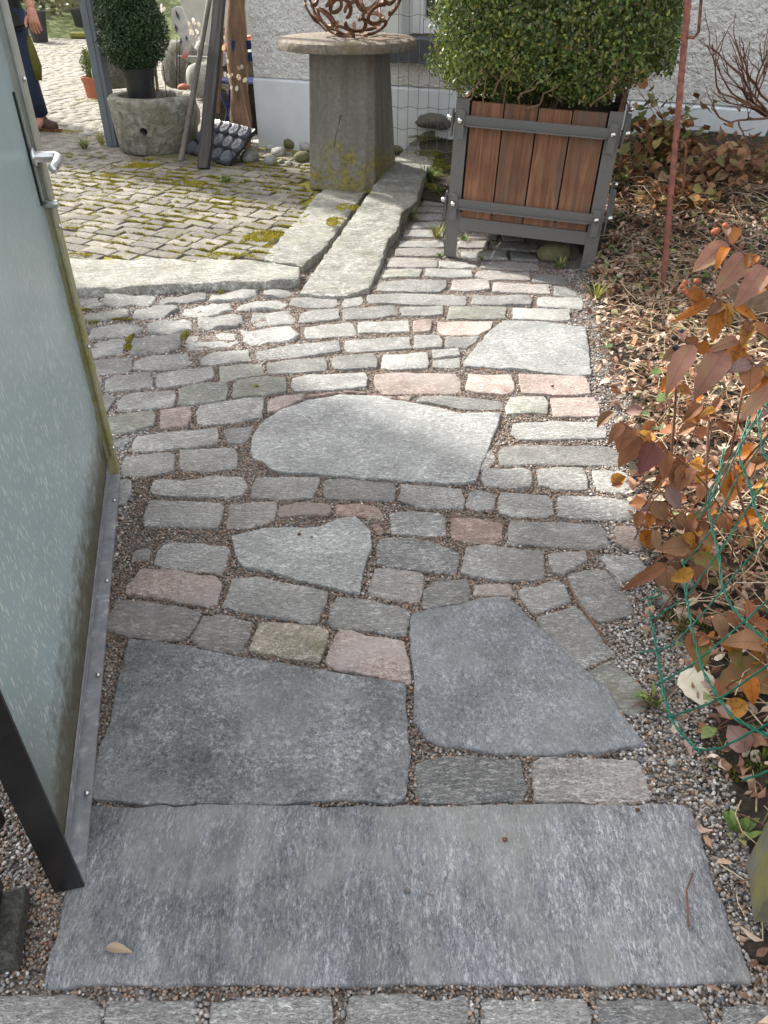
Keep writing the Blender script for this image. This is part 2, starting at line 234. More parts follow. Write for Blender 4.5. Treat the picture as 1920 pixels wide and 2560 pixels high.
FENCE_TWISTED = [[(0.67,1.408,0.049),(0.655,1.398,0.027),(0.639,1.359,0.02),(0.627,1.289,0.027),(0.608,1.194,0.037),(0.59,1.107,0.047),(0.577,1.036,0.059),(0.57,0.964,0.081),(0.571,0.869,0.133)],[(0.715,1.422,0.122),(0.708,1.372,0.12),(0.696,1.323,0.106),(0.673,1.22,0.113),(0.658,1.151,0.123),(0.637,1.05,0.142),(0.625,0.955,0.177),(0.618,0.892,0.205),(0.617,0.819,0.259),(0.612,0.743,0.322)],[(0.849,1.648,0.3),(0.819,1.577,0.269),(0.791,1.54,0.229),(0.768,1.442,0.214),(0.754,1.354,0.21),(0.735,1.268,0.196),(0.726,1.205,0.196),(0.712,1.102,0.232),(0.7,0.997,0.286),(0.689,0.9,0.349)],[(0.907,1.684,0.393),(0.862,1.597,0.342),(0.845,1.55,0.328),(0.821,1.424,0.331),(0.807,1.365,0.326),(0.794,1.275,0.336),(0.776,1.134,0.372)],[(0.939,1.715,0.443),(0.918,1.67,0.423),(0.898,1.628,0.402),(0.871,1.535,0.39),(0.854,1.462,0.388),(0.827,1.316,0.405)]]
FENCE_WAVY = [[(0.565,1.007,0.057),(0.592,0.981,0.111),(0.624,0.953,0.18),(0.674,0.934,0.289),(0.695,0.915,0.352)],[(0.581,1.11,0.037),(0.592,1.108,0.053),(0.631,1.093,0.116),(0.654,1.094,0.15),(0.71,1.099,0.235),(0.741,1.101,0.289),(0.758,1.072,0.367)],[(0.571,1.215,0.023),(0.61,1.213,0.037),(0.63,1.195,0.07),(0.673,1.21,0.121),(0.726,1.238,0.191),(0.738,1.241,0.219),(0.784,1.241,0.336),(0.81,1.233,0.424)],[(0.628,1.393,0.023),(0.656,1.391,0.034),(0.67,1.374,0.059)],[(0.631,1.32,0.026),(0.691,1.314,0.103),(0.715,1.323,0.148),(0.746,1.34,0.204),(0.801,1.375,0.313),(0.831,1.389,0.379),(0.863,1.387,0.469)],[(0.711,1.405,0.124),(0.759,1.425,0.207),(0.822,1.497,0.308),(0.832,1.498,0.328),(0.859,1.512,0.38),(0.895,1.518,0.463)],[(0.759,1.519,0.185),(0.791,1.524,0.24),(0.828,1.574,0.293),(0.894,1.618,0.404),(0.927,1.65,0.459)],[(0.758,1.497,0.188),(0.792,1.514,0.244),(0.858,1.59,0.345),(0.9,1.637,0.408),(0.936,1.682,0.459)],[(0.567,0.883,0.123),(0.58,0.852,0.164),(0.589,0.838,0.191),(0.614,0.818,0.258),(0.623,0.806,0.289),(0.637,0.78,0.352)],[(0.573,0.74,0.234),(0.58,0.731,0.258),(0.586,0.717,0.289),(0.599,0.692,0.352)]]
SHRUBS = {
 'top': ([[(0.759,1.727,0.785),(0.789,1.714,0.767),(0.828,1.697,0.743),(0.88,1.699,0.712),(0.953,1.733,0.623)],[(0.759,1.727,0.785),(0.74,1.734,0.795),(0.73,1.739,0.802)],[(0.759,1.727,0.785),(0.756,1.742,0.805),(0.754,1.747,0.812)],[(0.703,1.703,0.684),(0.751,1.692,0.668),(0.79,1.68,0.653),(0.83,1.659,0.623),(0.869,1.637,0.593),(0.948,1.657,0.536)],[(0.703,1.703,0.684),(0.688,1.705,0.686),(0.679,1.702,0.683)],[(0.703,1.703,0.684),(0.707,1.714,0.698)]],
  [((0.757,1.726,0.783),(0.678,1.677,0.75),0.4,'m'),((0.759,1.721,0.776),(0.725,1.673,0.745),0.3,'o'),((0.804,1.712,0.764),(0.727,1.65,0.712),0.4,'m'),((0.821,1.709,0.761),(0.793,1.678,0.752),0.6,'o'),((0.84,1.694,0.74),(0.769,1.63,0.685),0.4,'m'),((0.853,1.689,0.733),(0.83,1.655,0.719),0.5,'o'),((0.749,1.692,0.668),(0.65,1.651,0.646),0.18,'o'),((0.758,1.689,0.665),(0.738,1.62,0.604),0.38,'o'),((0.771,1.687,0.661),(0.775,1.637,0.627),0.45,'y'),((0.793,1.68,0.653),(0.837,1.648,0.643),0.35,'o'),((0.834,1.659,0.623),(0.803,1.614,0.595),0.45,'y'),((0.836,1.66,0.624),(0.868,1.624,0.609),0.4,'b')]),
 'mid': ([[(0.702,1.65,0.577),(0.784,1.643,0.567),(0.839,1.627,0.545),(0.879,1.604,0.513),(0.963,1.636,0.421)],[(0.702,1.65,0.577),(0.68,1.654,0.583),(0.665,1.658,0.588)],[(0.702,1.65,0.577),(0.689,1.657,0.586),(0.68,1.666,0.599)],[(0.702,1.65,0.577),(0.685,1.646,0.572),(0.667,1.645,0.57)]],
  [((0.707,1.65,0.577),(0.638,1.57,0.501),0.33,'m'),((0.718,1.65,0.577),(0.734,1.619,0.568),0.8,'o'),((0.782,1.643,0.567),(0.703,1.566,0.495),0.42,'m'),((0.81,1.656,0.584),(0.734,1.628,0.58),0.3,'m'),((0.819,1.653,0.581),(0.782,1.609,0.554),0.6,'o'),((0.837,1.623,0.54),(0.777,1.6,0.541),0.45,'p'),((0.839,1.621,0.536),(0.83,1.573,0.504),0.8,'b'),((0.85,1.622,0.538),(0.878,1.593,0.533),0.6,'m'),((0.888,1.598,0.506),(0.81,1.539,0.458),0.33,'m')]),
 'low': ([[(0.597,1.713,0.341),(0.653,1.692,0.311),(0.715,1.67,0.281),(0.763,1.65,0.254),(0.812,1.62,0.212),(0.859,1.627,0.153),(0.894,1.643,0.108)]],
  [((0.605,1.71,0.337),(0.564,1.666,0.309),0.4,'b'),((0.617,1.705,0.329),(0.589,1.653,0.292),0.55,'b'),((0.639,1.702,0.325),(0.627,1.67,0.315),0.5,'b'),((0.651,1.69,0.309),(0.589,1.635,0.266),0.5,'b'),((0.685,1.682,0.297),(0.642,1.622,0.249),0.62,'w'),((0.693,1.68,0.295),(0.693,1.639,0.272),0.4,'o'),((0.719,1.67,0.281),(0.702,1.612,0.235),0.4,'b'),((0.749,1.65,0.254),(0.722,1.602,0.221),0.5,'b'),((0.771,1.647,0.25),(0.739,1.595,0.211),0.6,'b'),((0.781,1.644,0.246),(0.77,1.603,0.223),0.5,'b'),((0.805,1.618,0.21),(0.792,1.578,0.188),0.5,'b'),((0.666,1.689,0.307),(0.671,1.664,0.307),0.6,'o')]),
 'edge': ([[(0.668,1.622,0.129),(0.713,1.62,0.127),(0.758,1.61,0.113),(0.818,1.632,0.093),(0.854,1.635,0.063),(0.884,1.619,0.023)],[(0.75,1.642,0.124),(0.769,1.632,0.093),(0.818,1.623,0.081)],[(0.707,1.484,0.06),(0.731,1.494,0.072),(0.77,1.504,0.086),(0.812,1.526,0.083)]],
  [((0.665,1.62,0.127),(0.651,1.579,0.105),0.55,'b'),((0.693,1.616,0.121),(0.676,1.579,0.105),0.6,'o'),((0.713,1.62,0.127),(0.718,1.582,0.109),0.7,'b'),((0.806,1.608,0.111),(0.775,1.563,0.083),0.4,'b'),((0.808,1.599,0.099),(0.807,1.556,0.073),0.55,'b'),((0.886,1.617,0.123),(0.889,1.572,0.095),0.6,'b'),((0.768,1.608,0.111),(0.77,1.576,0.101),0.6,'b'),((0.765,1.511,0.096),(0.69,1.497,0.11),0.6,'t'),((0.792,1.529,0.121),(0.832,1.501,0.116),0.75,'t'),((0.77,1.497,0.076),(0.856,1.468,0.072),0.42,'g'),((0.773,1.485,0.061),(0.786,1.437,0.029),0.55,'b'),((0.707,1.485,0.061),(0.592,1.439,0.031),0.22,'b'),((0.707,1.484,0.059),(0.709,1.426,0.013),0.66,'t'),((0.874,1.62,0.247),(0.858,1.561,0.199),0.6,'o'),((0.889,1.625,0.253),(0.875,1.582,0.229),0.5,'o')]),
 'front': ([[(0.743,1.264,0.199),(0.775,1.216,0.183),(0.787,1.17,0.154),(0.8,1.14,0.114),(0.805,1.124,0.091)],[(0.656,1.158,0.138),(0.679,1.155,0.134),(0.711,1.154,0.132),(0.764,1.146,0.121)]],
  [((0.67,1.151,0.128),(0.655,1.1,0.092),0.5,'g'),((0.656,1.161,0.141),(0.687,1.133,0.137),0.5,'b'),((0.7,1.185,0.175),(0.711,1.14,0.146),0.5,'t'),((0.798,1.146,0.121),(0.711,1.14,0.146),0.5,'t'),((0.734,1.143,0.117),(0.743,1.105,0.099),0.55,'g'),((0.803,1.123,0.09),(0.691,1.083,0.068),0.5,'n'),((0.768,1.115,0.078),(0.806,1.075,0.057),0.75,'n'),((0.766,1.201,0.197),(0.768,1.153,0.165),0.35,'b'),((0.803,1.162,0.143),(0.754,1.132,0.136),0.5,'t'),((0.809,1.167,0.151),(0.766,1.168,0.185),0.4,'b')]),
 'dry': ([[(0.733,1.747,0.421),(0.752,1.756,0.331),(0.763,1.74,0.224),(0.785,1.717,0.074)],[(0.84,1.751,0.325),(0.842,1.662,0.168),(0.867,1.635,0.063)],[(0.928,1.798,0.39),(0.928,1.775,0.306),(0.947,1.801,0.223),(0.959,1.809,0.166)],[(0.858,1.596,0.282),(0.882,1.573,0.215),(0.934,1.556,0.107),(0.969,1.543,0.038)]],
  [((0.841,1.753,0.327),(0.811,1.74,0.343),0.5,'b'),((0.841,1.754,0.328),(0.855,1.74,0.343),0.5,'b'),((0.904,1.681,0.228),(0.919,1.65,0.219),0.5,'o')]),
}

# ------------------------------------------------------------------ helpers
COL = scene.collection
def link(o, parent=None):
    COL.objects.link(o)
    if parent is not None:
        o.parent = parent
    return o
def tag(o, label=None, cat=None, group=None, kind=None):
    if label: o["label"] = label
    if cat: o["category"] = cat
    if group: o["group"] = group
    if kind: o["kind"] = kind
    return o
def empty(name, loc=(0, 0, 0), rz=0.0, label=None, cat=None, group=None, parent=None):
    o = bpy.data.objects.new(name, None)
    o.empty_display_size = 0.05
    o.location = loc
    o.rotation_euler = (0, 0, rz)
    link(o, parent)
    return tag(o, label, cat, group)
def np_mesh(name, V, Fs, col=None, smooth=False):
    """V (N,3) array, Fs list of index lists or an (M,k) array, col (N,3) vertex colours"""
    me = bpy.data.meshes.new(name)
    V = np.asarray(V, dtype=np.float32)
    if isinstance(Fs, np.ndarray):
        k = Fs.shape[1]; m = len(Fs)
        me.vertices.add(len(V)); me.vertices.foreach_set("co", V.ravel())
        me.loops.add(m * k); me.loops.foreach_set("vertex_index", Fs.astype(np.int32).ravel())
        me.polygons.add(m)
        me.polygons.foreach_set("loop_start", np.arange(0, m * k, k, dtype=np.int32))
        me.polygons.foreach_set("loop_total", np.full(m, k, dtype=np.int32))
        me.update(calc_edges=True)
    else:
        me.from_pydata([tuple(map(float, v)) for v in V], [], [list(map(int, f)) for f in Fs])
    if smooth:
        me.polygons.foreach_set("use_smooth", np.ones(len(me.polygons), dtype=bool))
    if col is not None:
        a = me.color_attributes.new("col", 'FLOAT_COLOR', 'POINT')
        c = np.ones((len(V), 4), dtype=np.float32); c[:, :3] = col
        a.data.foreach_set("color", c.ravel())
    me.validate()
    me.update()
    return me
class MB:
    """collects shapes, then builds ONE mesh object"""
    def __init__(s): s.v = []; s.f = []
    def raw(s, V, Fs):
        o = len(s.v); s.v += [tuple(p) for p in V]; s.f += [[i + o for i in f] for f in Fs]; return s
    def box(s, c, size, rz=0.0, M=None, taper=0.0, bevel=0.0):
        hx, hy, hz = [k / 2 for k in size]
        if bevel > 0:
            b = bevel; P = []
            for (z, q) in ((-hz, b), (-hz + b, 0), (hz - b, 0), (hz, b)):
                for (x, y) in ((-1, -1), (1, -1), (1, 1), (-1, 1)):
                    P.append((x * (hx - q), y * (hy - q), z))
            Fs = [[3, 2, 1, 0]]
            for k in range(3):
                for i in range(4):
                    j = (i + 1) % 4
                    Fs.append([k * 4 + i, k * 4 + j, (k + 1) * 4 + j, (k + 1) * 4 + i])
            Fs.append([12, 13, 14, 15])
        else:
            P = []
            for z in (-1, 1):
                t = 1 - taper if z == 1 else 1
                for (x, y) in ((-1, -1), (1, -1), (1, 1), (-1, 1)):
                    P.append((x * hx * t, y * hy * t, z * hz))
            Fs = [[3, 2, 1, 0], [4, 5, 6, 7], [0, 1, 5, 4], [1, 2, 6, 5], [2, 3, 7, 6], [3, 0, 4, 7]]
        ca, sa = math.cos(rz), math.sin(rz)
        Q = []
        for (x, y, z) in P:
            if M is not None:
                q = M @ Vector((x + 0, y + 0, z + 0)); Q.append((q[0] + c[0], q[1] + c[1], q[2] + c[2]))
            else:
                Q.append((c[0] + x * ca - y * sa, c[1] + x * sa + y * ca, c[2] + z))
        return s.raw(Q, Fs)
    def tube(s, pts, r, n=8, r2=None, cap=True, flat=1.0):
        pts = [Vector(p) for p in pts]; m = len(pts); V = []; Fs = []
        rad = r if isinstance(r, (list, tuple)) else [r + ((r2 if r2 is not None else r) - r) * i / max(1, m - 1) for i in range(m)]
        prev = None
        for i, p in enumerate(pts):
            d = (pts[min(i + 1, m - 1)] - pts[max(i - 1, 0)])
            if d.length < 1e-9: d = Vector((0, 0, 1))
            d.normalize()
            if prev is None:
                u = d.orthogonal().normalized()
            else:
                u = (prev - d * prev.dot(d))
                u = u.normalized() if u.length > 1e-6 else d.orthogonal().normalized()
            prev = u; w = d.cross(u)
            for k in range(n):
                a = 2 * math.pi * k / n
                q = p + (u * math.cos(a) + w * math.sin(a) * flat) * rad[i]
                V.append(q)
        for i in range(m - 1):
            for k in range(n):
                l = (k + 1) % n
                Fs.append([i * n + k, i * n + l, (i + 1) * n + l, (i + 1) * n + k])
        if cap:
            Fs.append([k for k in range(n)][::-1]); Fs.append([(m - 1) * n + k for k in range(n)])
        return s.raw(V, Fs)
    def lathe(s, prof, n=24, c=(0, 0, 0), wob=0.0, seed=0):
        rg = random.Random(seed); V = []; Fs = []; m = len(prof)
        w = [1 + wob * math.sin(3 * 2 * math.pi * k / n + seed) + wob * .6 * math.sin(5 * 2 * math.pi * k / n + 2 * seed) for k in range(n)]
        for (r, z) in prof:
            for k in range(n):
                a = 2 * math.pi * k / n
                rr = r * w[k]
                V.append((c[0] + rr * math.cos(a), c[1] + rr * math.sin(a), c[2] + z))
        for i in range(m - 1):
            for k in range(n):
                l = (k + 1) % n
                Fs.append([i * n + k, i * n + l, (i + 1) * n + l, (i + 1) * n + k])
        if prof[0][0] > 1e-6: Fs.append([k for k in range(n)][::-1])
        if prof[-1][0] > 1e-6: Fs.append([(m - 1) * n + k for k in range(n)])
        return s.raw(V, Fs)
    def prism(s, poly, z0, z1):
        n = len(poly)
        V = [(p[0], p[1], z0) for p in poly] + [(p[0], p[1], z1) for p in poly]
        Fs = [list(range(n))[::-1], [n + i for i in range(n)]]
        for i in range(n):
            j = (i + 1) % n; Fs.append([i, j, n + j, n + i])
        return s.raw(V, Fs)
    def build(s, name, mat, parent=None, smooth=False, loc=None, label=None):
        me = bpy.data.meshes.new(name)
        me.from_pydata([tuple(map(float, v)) for v in s.v], [], s.f)
        if smooth:
            me.polygons.foreach_set("use_smooth", np.ones(len(me.polygons), dtype=bool))
        me.materials.append(mat); me.update()
        o = bpy.data.objects.new(name, me)
        if loc is not None: o.location = loc
        link(o, parent)
        if label: o["label"] = label
        return o
def obj(name, me, mat, parent=None, loc=None):
    if mat is not None and len(me.materials) == 0: me.materials.append(mat)
    o = bpy.data.objects.new(name, me)
    if loc is not None: o.location = loc
    return link(o, parent)
def smooth_angle(o, deg=40):
    me = o.data
    me.polygons.foreach_set("use_smooth", np.ones(len(me.polygons), dtype=bool))
    try: me.set_sharp_from_angle(angle=R(deg))
    except Exception: pass
    return o
def sstep(a, b, x):
    t = np.clip((x - a) / (b - a), 0, 1); return t * t * (3 - 2 * t)

# value noise, for shapes
_G = RNG.random((64, 64, 16))
def vnoise(x, y, z=0.0, s=1.0):
    x = np.asarray(x, float) * s; y = np.asarray(y, float) * s; z = np.asarray(z, float) * s + np.zeros_like(x)
    xi = np.floor(x).astype(int); yi = np.floor(y).astype(int); zi = np.floor(z).astype(int)
    fx = x - xi; fy = y - yi; fz = z - zi
    fx = fx * fx * (3 - 2 * fx); fy = fy * fy * (3 - 2 * fy); fz = fz * fz * (3 - 2 * fz)
    r = 0
    for a in (0, 1):
        for b in (0, 1):
            for c in (0, 1):
                w = (fx if a else 1 - fx) * (fy if b else 1 - fy) * (fz if c else 1 - fz)
                r = r + w * _G[(xi + a) % 64, (yi + b) % 64, (zi + c) % 16]
    return r * 2 - 1
def rock_mesh(name, rx, ry, rz, seed=0, rough=.18, sub=2, flat_bottom=True):
    import bmesh
    bm = bmesh.new(); bmesh.ops.create_icosphere(bm, subdivisions=sub, radius=1.0)
    for v in bm.verts:
        p = v.co.copy()
        n = float(vnoise(p.x * 1.3 + seed * 3.7, p.y * 1.3 + seed * 1.3, p.z * 1.3 + seed)) * rough \
            + float(vnoise(p.x * 3.1 + seed, p.y * 3.1, p.z * 3.1)) * rough * .4
        q = p * (1 + n)
        v.co = Vector((q.x * rx, q.y * ry, (max(q.z, -.55) if flat_bottom else q.z) * rz))
    me = bpy.data.meshes.new(name); bm.to_mesh(me); bm.free()
    me.polygons.foreach_set("use_smooth", np.ones(len(me.polygons), dtype=bool))
    return me

# ------------------------------------------------------------------ materials
class NT:
    def __init__(s, name):
        m = bpy.data.materials.new(name); m.use_nodes = True
        s.m = m; s.t = m.node_tree; s.t.nodes.clear()
        s.out = s.n("ShaderNodeOutputMaterial"); s.b = s.n("ShaderNodeBsdfPrincipled")
        s.l(s.b.outputs[0], s.out.inputs[0])
        s.b.inputs["Specular IOR Level"].default_value = .35
    def n(s, t, **kw):
        x = s.t.nodes.new(t)
        for k, v in kw.items(): setattr(x, k, v)
        return x
    def l(s, a, b): s.t.links.new(a, b)
    def coord(s, kind="Object", rand=True, scale=(1, 1, 1), rot=(0, 0, 0)):
        c = s.n("ShaderNodeTexCoord").outputs[kind]
        if kind == "World": pass
        if rand:
            oi = s.n("ShaderNodeObjectInfo")
            v = s.n("ShaderNodeVectorMath", operation='SCALE'); v.inputs[0].default_value = (37, 21, 13)
            s.l(oi.outputs["Random"], v.inputs["Scale"])
            ad = s.n("ShaderNodeVectorMath", operation='ADD'); s.l(c, ad.inputs[0]); s.l(v.outputs[0], ad.inputs[1]); c = ad.outputs[0]
        mp = s.n("ShaderNodeMapping"); mp.inputs["Scale"].default_value = scale; mp.inputs["Rotation"].default_value = rot
        s.l(c, mp.inputs[0]); return mp.outputs[0]
    def noise(s, vec, scale, detail=4, rough=.55, dist=0.0):
        x = s.n("ShaderNodeTexNoise"); x.inputs["Scale"].default_value = scale; x.inputs["Detail"].default_value = detail
        x.inputs["Roughness"].default_value = rough; x.inputs["Distortion"].default_value = dist
        if vec is not None: s.l(vec, x.inputs["Vector"])
        return x.outputs[0]
    def voro(s, vec, scale, feature='F1', out="Distance", rnd=1.0):
        x = s.n("ShaderNodeTexVoronoi", feature=feature); x.inputs["Scale"].default_value = scale; x.inputs["Randomness"].default_value = rnd
        s.l(vec, x.inputs["Vector"]); return x.outputs[out]
    def ramp(s, f, stops, interp='LINEAR'):
        x = s.n("ShaderNodeValToRGB"); e = x.color_ramp.elements; x.color_ramp.interpolation = interp
        while len(e) > 1: e.remove(e[-1])
        e[0].position = stops[0][0]; e[0].color = tuple(stops[0][1]) + (1,) if len(stops[0][1]) == 3 else stops[0][1]
        for p, c in stops[1:]:
            q = e.new(p); q.color = tuple(c) + (1,) if len(c) == 3 else c
        s.l(f, x.inputs[0]); return x.outputs[0]
    def rng(s, f, a, b, c=0, d=1):
        x = s.n("ShaderNodeMapRange"); x.inputs[1].default_value = a; x.inputs[2].default_value = b; x.inputs[3].default_value = c; x.inputs[4].default_value = d
        s.l(f, x.inputs[0]); return x.outputs[0]
    def mix(s, f, a, b, mode='MIX'):
        x = s.n("ShaderNodeMix", data_type='RGBA', blend_type=mode)
        if isinstance(f, (int, float)): x.inputs[0].default_value = f
        else: s.l(f, x.inputs[0])
        for i, c in ((6, a), (7, b)):
            if isinstance(c, (tuple, list)): x.inputs[i].default_value = tuple(c) + (1,)
            else: s.l(c, x.inputs[i])
        return x.outputs[2]
    def math(s, op, a, b=None):
        x = s.n("ShaderNodeMath", operation=op)
        for i, c in ((0, a), (1, b)):
            if c is None: continue
            if isinstance(c, (int, float)): x.inputs[i].default_value = c
            else: s.l(c, x.inputs[i])
        return x.outputs[0]
    def bump(s, h, strength=.5, dist=.005, prev=None):
        x = s.n("ShaderNodeBump"); x.inputs["Strength"].default_value = strength; x.inputs["Distance"].default_value = dist
        s.l(h, x.inputs["Height"])
        if prev is not None: s.l(prev, x.inputs["Normal"])
        return x.outputs[0]
    def fin(s, col=None, rough=.8, normal=None, metal=0.0):
        if col is not None:
            if isinstance(col, (tuple, list)): s.b.inputs["Base Color"].default_value = tuple(col) + (1,)
            else: s.l(col, s.b.inputs["Base Color"])
        if isinstance(rough, (int, float)): s.b.inputs["Roughness"].default_value = rough
        else: s.l(rough, s.b.inputs["Roughness"])
        s.b.inputs["Metallic"].default_value = metal
        if normal is not None: s.l(normal, s.b.inputs["Normal"])
        return s.m
    def objrand(s): return s.n("ShaderNodeObjectInfo").outputs["Random"]

def gneiss(name, dark, mid, light, stretch=(1, 3, 1), rot=0.0, fleck=.5, moss=0.0, var=.25, scale=1.0, bump=1.0, blot=None, blotw=.55, veins=0, dkw=.65, bands=None, calm=.6):
    t = NT(name)
    c = t.coord(scale=tuple(scale * k for k in stretch), rot=(0, 0, rot))
    c0 = t.coord()
    fine = t.noise(c, 100, 6, .72, .35)
    mid_n = t.noise(c, 24, 5, .62, .6)
    clump = t.noise(c, 62, 4, .65, .4)
    big = t.noise(c0, 7, 4, .6, .4)
    col = t.ramp(fine, [(.34, dark), (.45, mid), (.55, mid), (.66, light)])
    col = t.mix(t.rng(t.noise(c0, 11, 4, .6, .8), .38, .62, .0, calm), col, mid)
    pale = tuple(min(.66, k * 1.45 + .07) for k in light)
    col = t.mix(t.math('MULTIPLY', t.rng(clump, .53, .61), t.rng(mid_n, .36, .62, .15, fleck)), col, pale)
    col = t.mix(t.math('MULTIPLY', t.rng(clump, .46, .37), .55), col, dark)
    fl = t.rng(t.noise(c, 185, 3, .6, .2), .57, .63)
    fl2 = t.math('MULTIPLY', fl, t.rng(mid_n, .40, .60, .25, 1.0))
    col = t.mix(t.math('MULTIPLY', fl2, fleck), col, tuple(min(.72, k * 1.2) for k in pale))
    dk = t.rng(t.noise(c, 140, 2, .5), .42, .34)
    col = t.mix(t.math('MULTIPLY', dk, dkw), col, tuple(k * .4 for k in dark))
    b = t.rng(big, .35, .68, 1 - var, 1 + var * .8)
    bc = t.n("ShaderNodeCombineColor"); [t.l(b, bc.inputs[i]) for i in range(3)]
    col = t.mix(1.0, col, bc.outputs[0], 'MULTIPLY')
    if bands is not None:
        bn = t.noise(t.coord(scale=bands), 1.0, 5, .6, .3)
        bb = t.rng(bn, .34, .66, .74, 1.25); bcc = t.n("ShaderNodeCombineColor"); [t.l(bb, bcc.inputs[i]) for i in range(3)]
        col = t.mix(1.0, col, bcc.outputs[0], 'MULTIPLY')
    if blot is not None:
        col = t.mix(t.math('MULTIPLY', t.rng(t.noise(c0, 5.0, 5, .62, .9), .47, .66), blotw), col, blot)
    hr = t.rng(t.objrand(), 0, 1, .74, 1.24)
    hc = t.n("ShaderNodeCombineColor"); [t.l(hr, hc.inputs[i]) for i in range(3)]
    col = t.mix(1.0, col, hc.outputs[0], 'MULTIPLY')
    if veins:
        vn = t.n("ShaderNodeTexWave", wave_type='BANDS'); vn.inputs['Scale'].default_value = veins; vn.inputs['Distortion'].default_value = 9; vn.inputs['Detail'].default_value = 4; vn.inputs['Detail Scale'].default_value = 1.2
        t.l(t.coord(rot=(0, 0, -.65)), vn.inputs[0])
        col = t.mix(t.math('MULTIPLY', t.rng(vn.outputs[1], .95, .998), t.rng(big, .4, .6, 0, .5)), col, tuple(min(.6, k * 1.35) for k in light))
    if moss > 0:
        mm = t.math('MULTIPLY', t.rng(t.noise(c0, 9, 5, .65, .3), .5, .66), moss)
        col = t.mix(mm, col, (.13, .125, .05))
    n1 = t.bump(t.noise(c, 34, 6, .6, .4), .6 * bump, .012)
    n2 = t.bump(fine, .8 * bump, .004, n1)
    return t.fin(col, .82, n2)
M = {}
M['gneiss'] = gneiss('gneiss_grey', (.105, .105, .10), (.252, .246, .233), (.41, .405, .385), (1, 3.0, 1), .06, .7, blot=(.19, .182, .168), blotw=.4, scale=1.2)
M['gneiss_dark'] = gneiss('gneiss_dark', (.075, .076, .076), (.185, .185, .18), (.34, .34, .33), (1, 3.0, 1), -.1, .8, blot=(.235, .23, .215), blotw=.35)
M['gneiss_pink'] = gneiss('gneiss_pink', (.16, .112, .097), (.31, .238, .208), (.43, .36, .33), (1.2, 2.2, 1), .1, .65, blot=(.33, .30, .28), blotw=.6)
M['gneiss_rose'] = gneiss('gneiss_rose_grey', (.11, .098, .09), (.245, .222, .206), (.38, .352, .33), (1, 2.6, 1), .15, .65, blot=(.24, .235, .225), blotw=.5)
M['gneiss_red'] = gneiss('gneiss_red', (.11, .075, .062), (.225, .16, .135), (.33, .255, .225), (1, 2.4, 1), .1, .5, blot=(.21, .19, .175), blotw=.6)
M['gneiss_brown'] = gneiss('gneiss_brown', (.10, .088, .07), (.24, .212, .172), (.37, .33, .28), (1.3, 1.8, 1), .3, .6, moss=.45, blot=(.28, .21, .17), blotw=.6)
M['gneiss_mossy'] = gneiss('gneiss_olive', (.105, .105, .09), (.24, .24, .212), (.39, .385, .345), (1, 3.0, 1), .05, .65, moss=.3, blot=(.21, .205, .17), blotw=.4)
M['slab_front'] = gneiss('slab_blue_grey', (.092, .098, .108), (.205, .214, .23), (.34, .346, .35), (2.8, .85, 1), -.2, .6, var=.24, scale=1.2, bump=1.0, blot=(.325, .318, .29), blotw=.55, dkw=.5, bands=(30, 4, 1), calm=.35)
M['slab_left'] = gneiss('slab_speckled', (.105, .110, .115), (.235, .243, .25), (.375, .38, .38), (1.2, 1.2, 1), 0, .6, var=.34, scale=1.2, bump=1.0, blot=(.31, .308, .295), blotw=.5, dkw=.55, calm=.2)
M['slab_right'] = gneiss('slab_smooth_blue', (.115, .123, .134), (.235, .247, .263), (.36, .369, .376), (1.5, 1.1, 1), .8, .5, var=.28, scale=1.35, bump=.8, blot=(.31, .318, .325), blotw=.45, dkw=.45, calm=.25)
M['slab_mid'] = gneiss('slab_light', (.125, .128, .124), (.258, .263, .253), (.395, .395, .385), (1, 2.0, 1), .25, .55, var=.2, scale=.95, bump=.9, blot=(.21, .22, .215), blotw=.45, calm=.3)
M['granite_kerb'] = gneiss('granite_kerb', (.13, .126, .108), (.24, .236, .212), (.37, .365, .338), (1, 2.2, 1), .25, .6, moss=.28, var=.25, scale=.55, bump=2.0, blot=(.22, .21, .165), blotw=.5)
M['sett_warm'] = gneiss('courtyard_sett', (.085, .076, .066), (.185, .168, .146), (.29, .27, .24), (1, 2.4, 1), 0, .4, moss=.35, var=.28, blot=(.15, .145, .10), blotw=.45)

def vcol_mat(name, rough=.75, bump=0, spec=.3, trans=0.0, var=.25, nscale=60):
    t = NT(name)
    a = t.n("ShaderNodeAttribute", attribute_name="col")
    c = t.coord(rand=False)
    nn = t.noise(c, nscale, 4, .6)
    b = t.rng(nn, .3, .7, 1 - var, 1 + var); bc = t.n("ShaderNodeCombineColor"); [t.l(b, bc.inputs[i]) for i in range(3)]
    col = t.mix(1.0, a.outputs["Color"], bc.outputs[0], 'MULTIPLY')
    t.b.inputs["Specular IOR Level"].default_value = spec
    nm = t.bump(nn, bump, .004) if bump else None
    m = t.fin(col, rough, nm)
    if trans:
        tr = t.n("ShaderNodeBsdfTranslucent"); t.l(col, tr.inputs[0])
        ms = t.n("ShaderNodeMixShader"); ms.inputs[0].default_value = trans
        t.l(t.b.outputs[0], ms.inputs[1]); t.l(tr.outputs[0], ms.inputs[2]); t.l(ms.outputs[0], t.out.inputs[0])
    return m
M['grains'] = vcol_mat('gravel_grains', .7, 0, .35, var=.2, nscale=300)
M['litter'] = vcol_mat('dead_leaves', .8, .3, .2, trans=.18, nscale=90)
M['leafgreen'] = vcol_mat('box_leaves', .42, 0, .5, trans=.22, var=.12)
M['moss'] = vcol_mat('moss', .95, 0, .1, trans=.15)

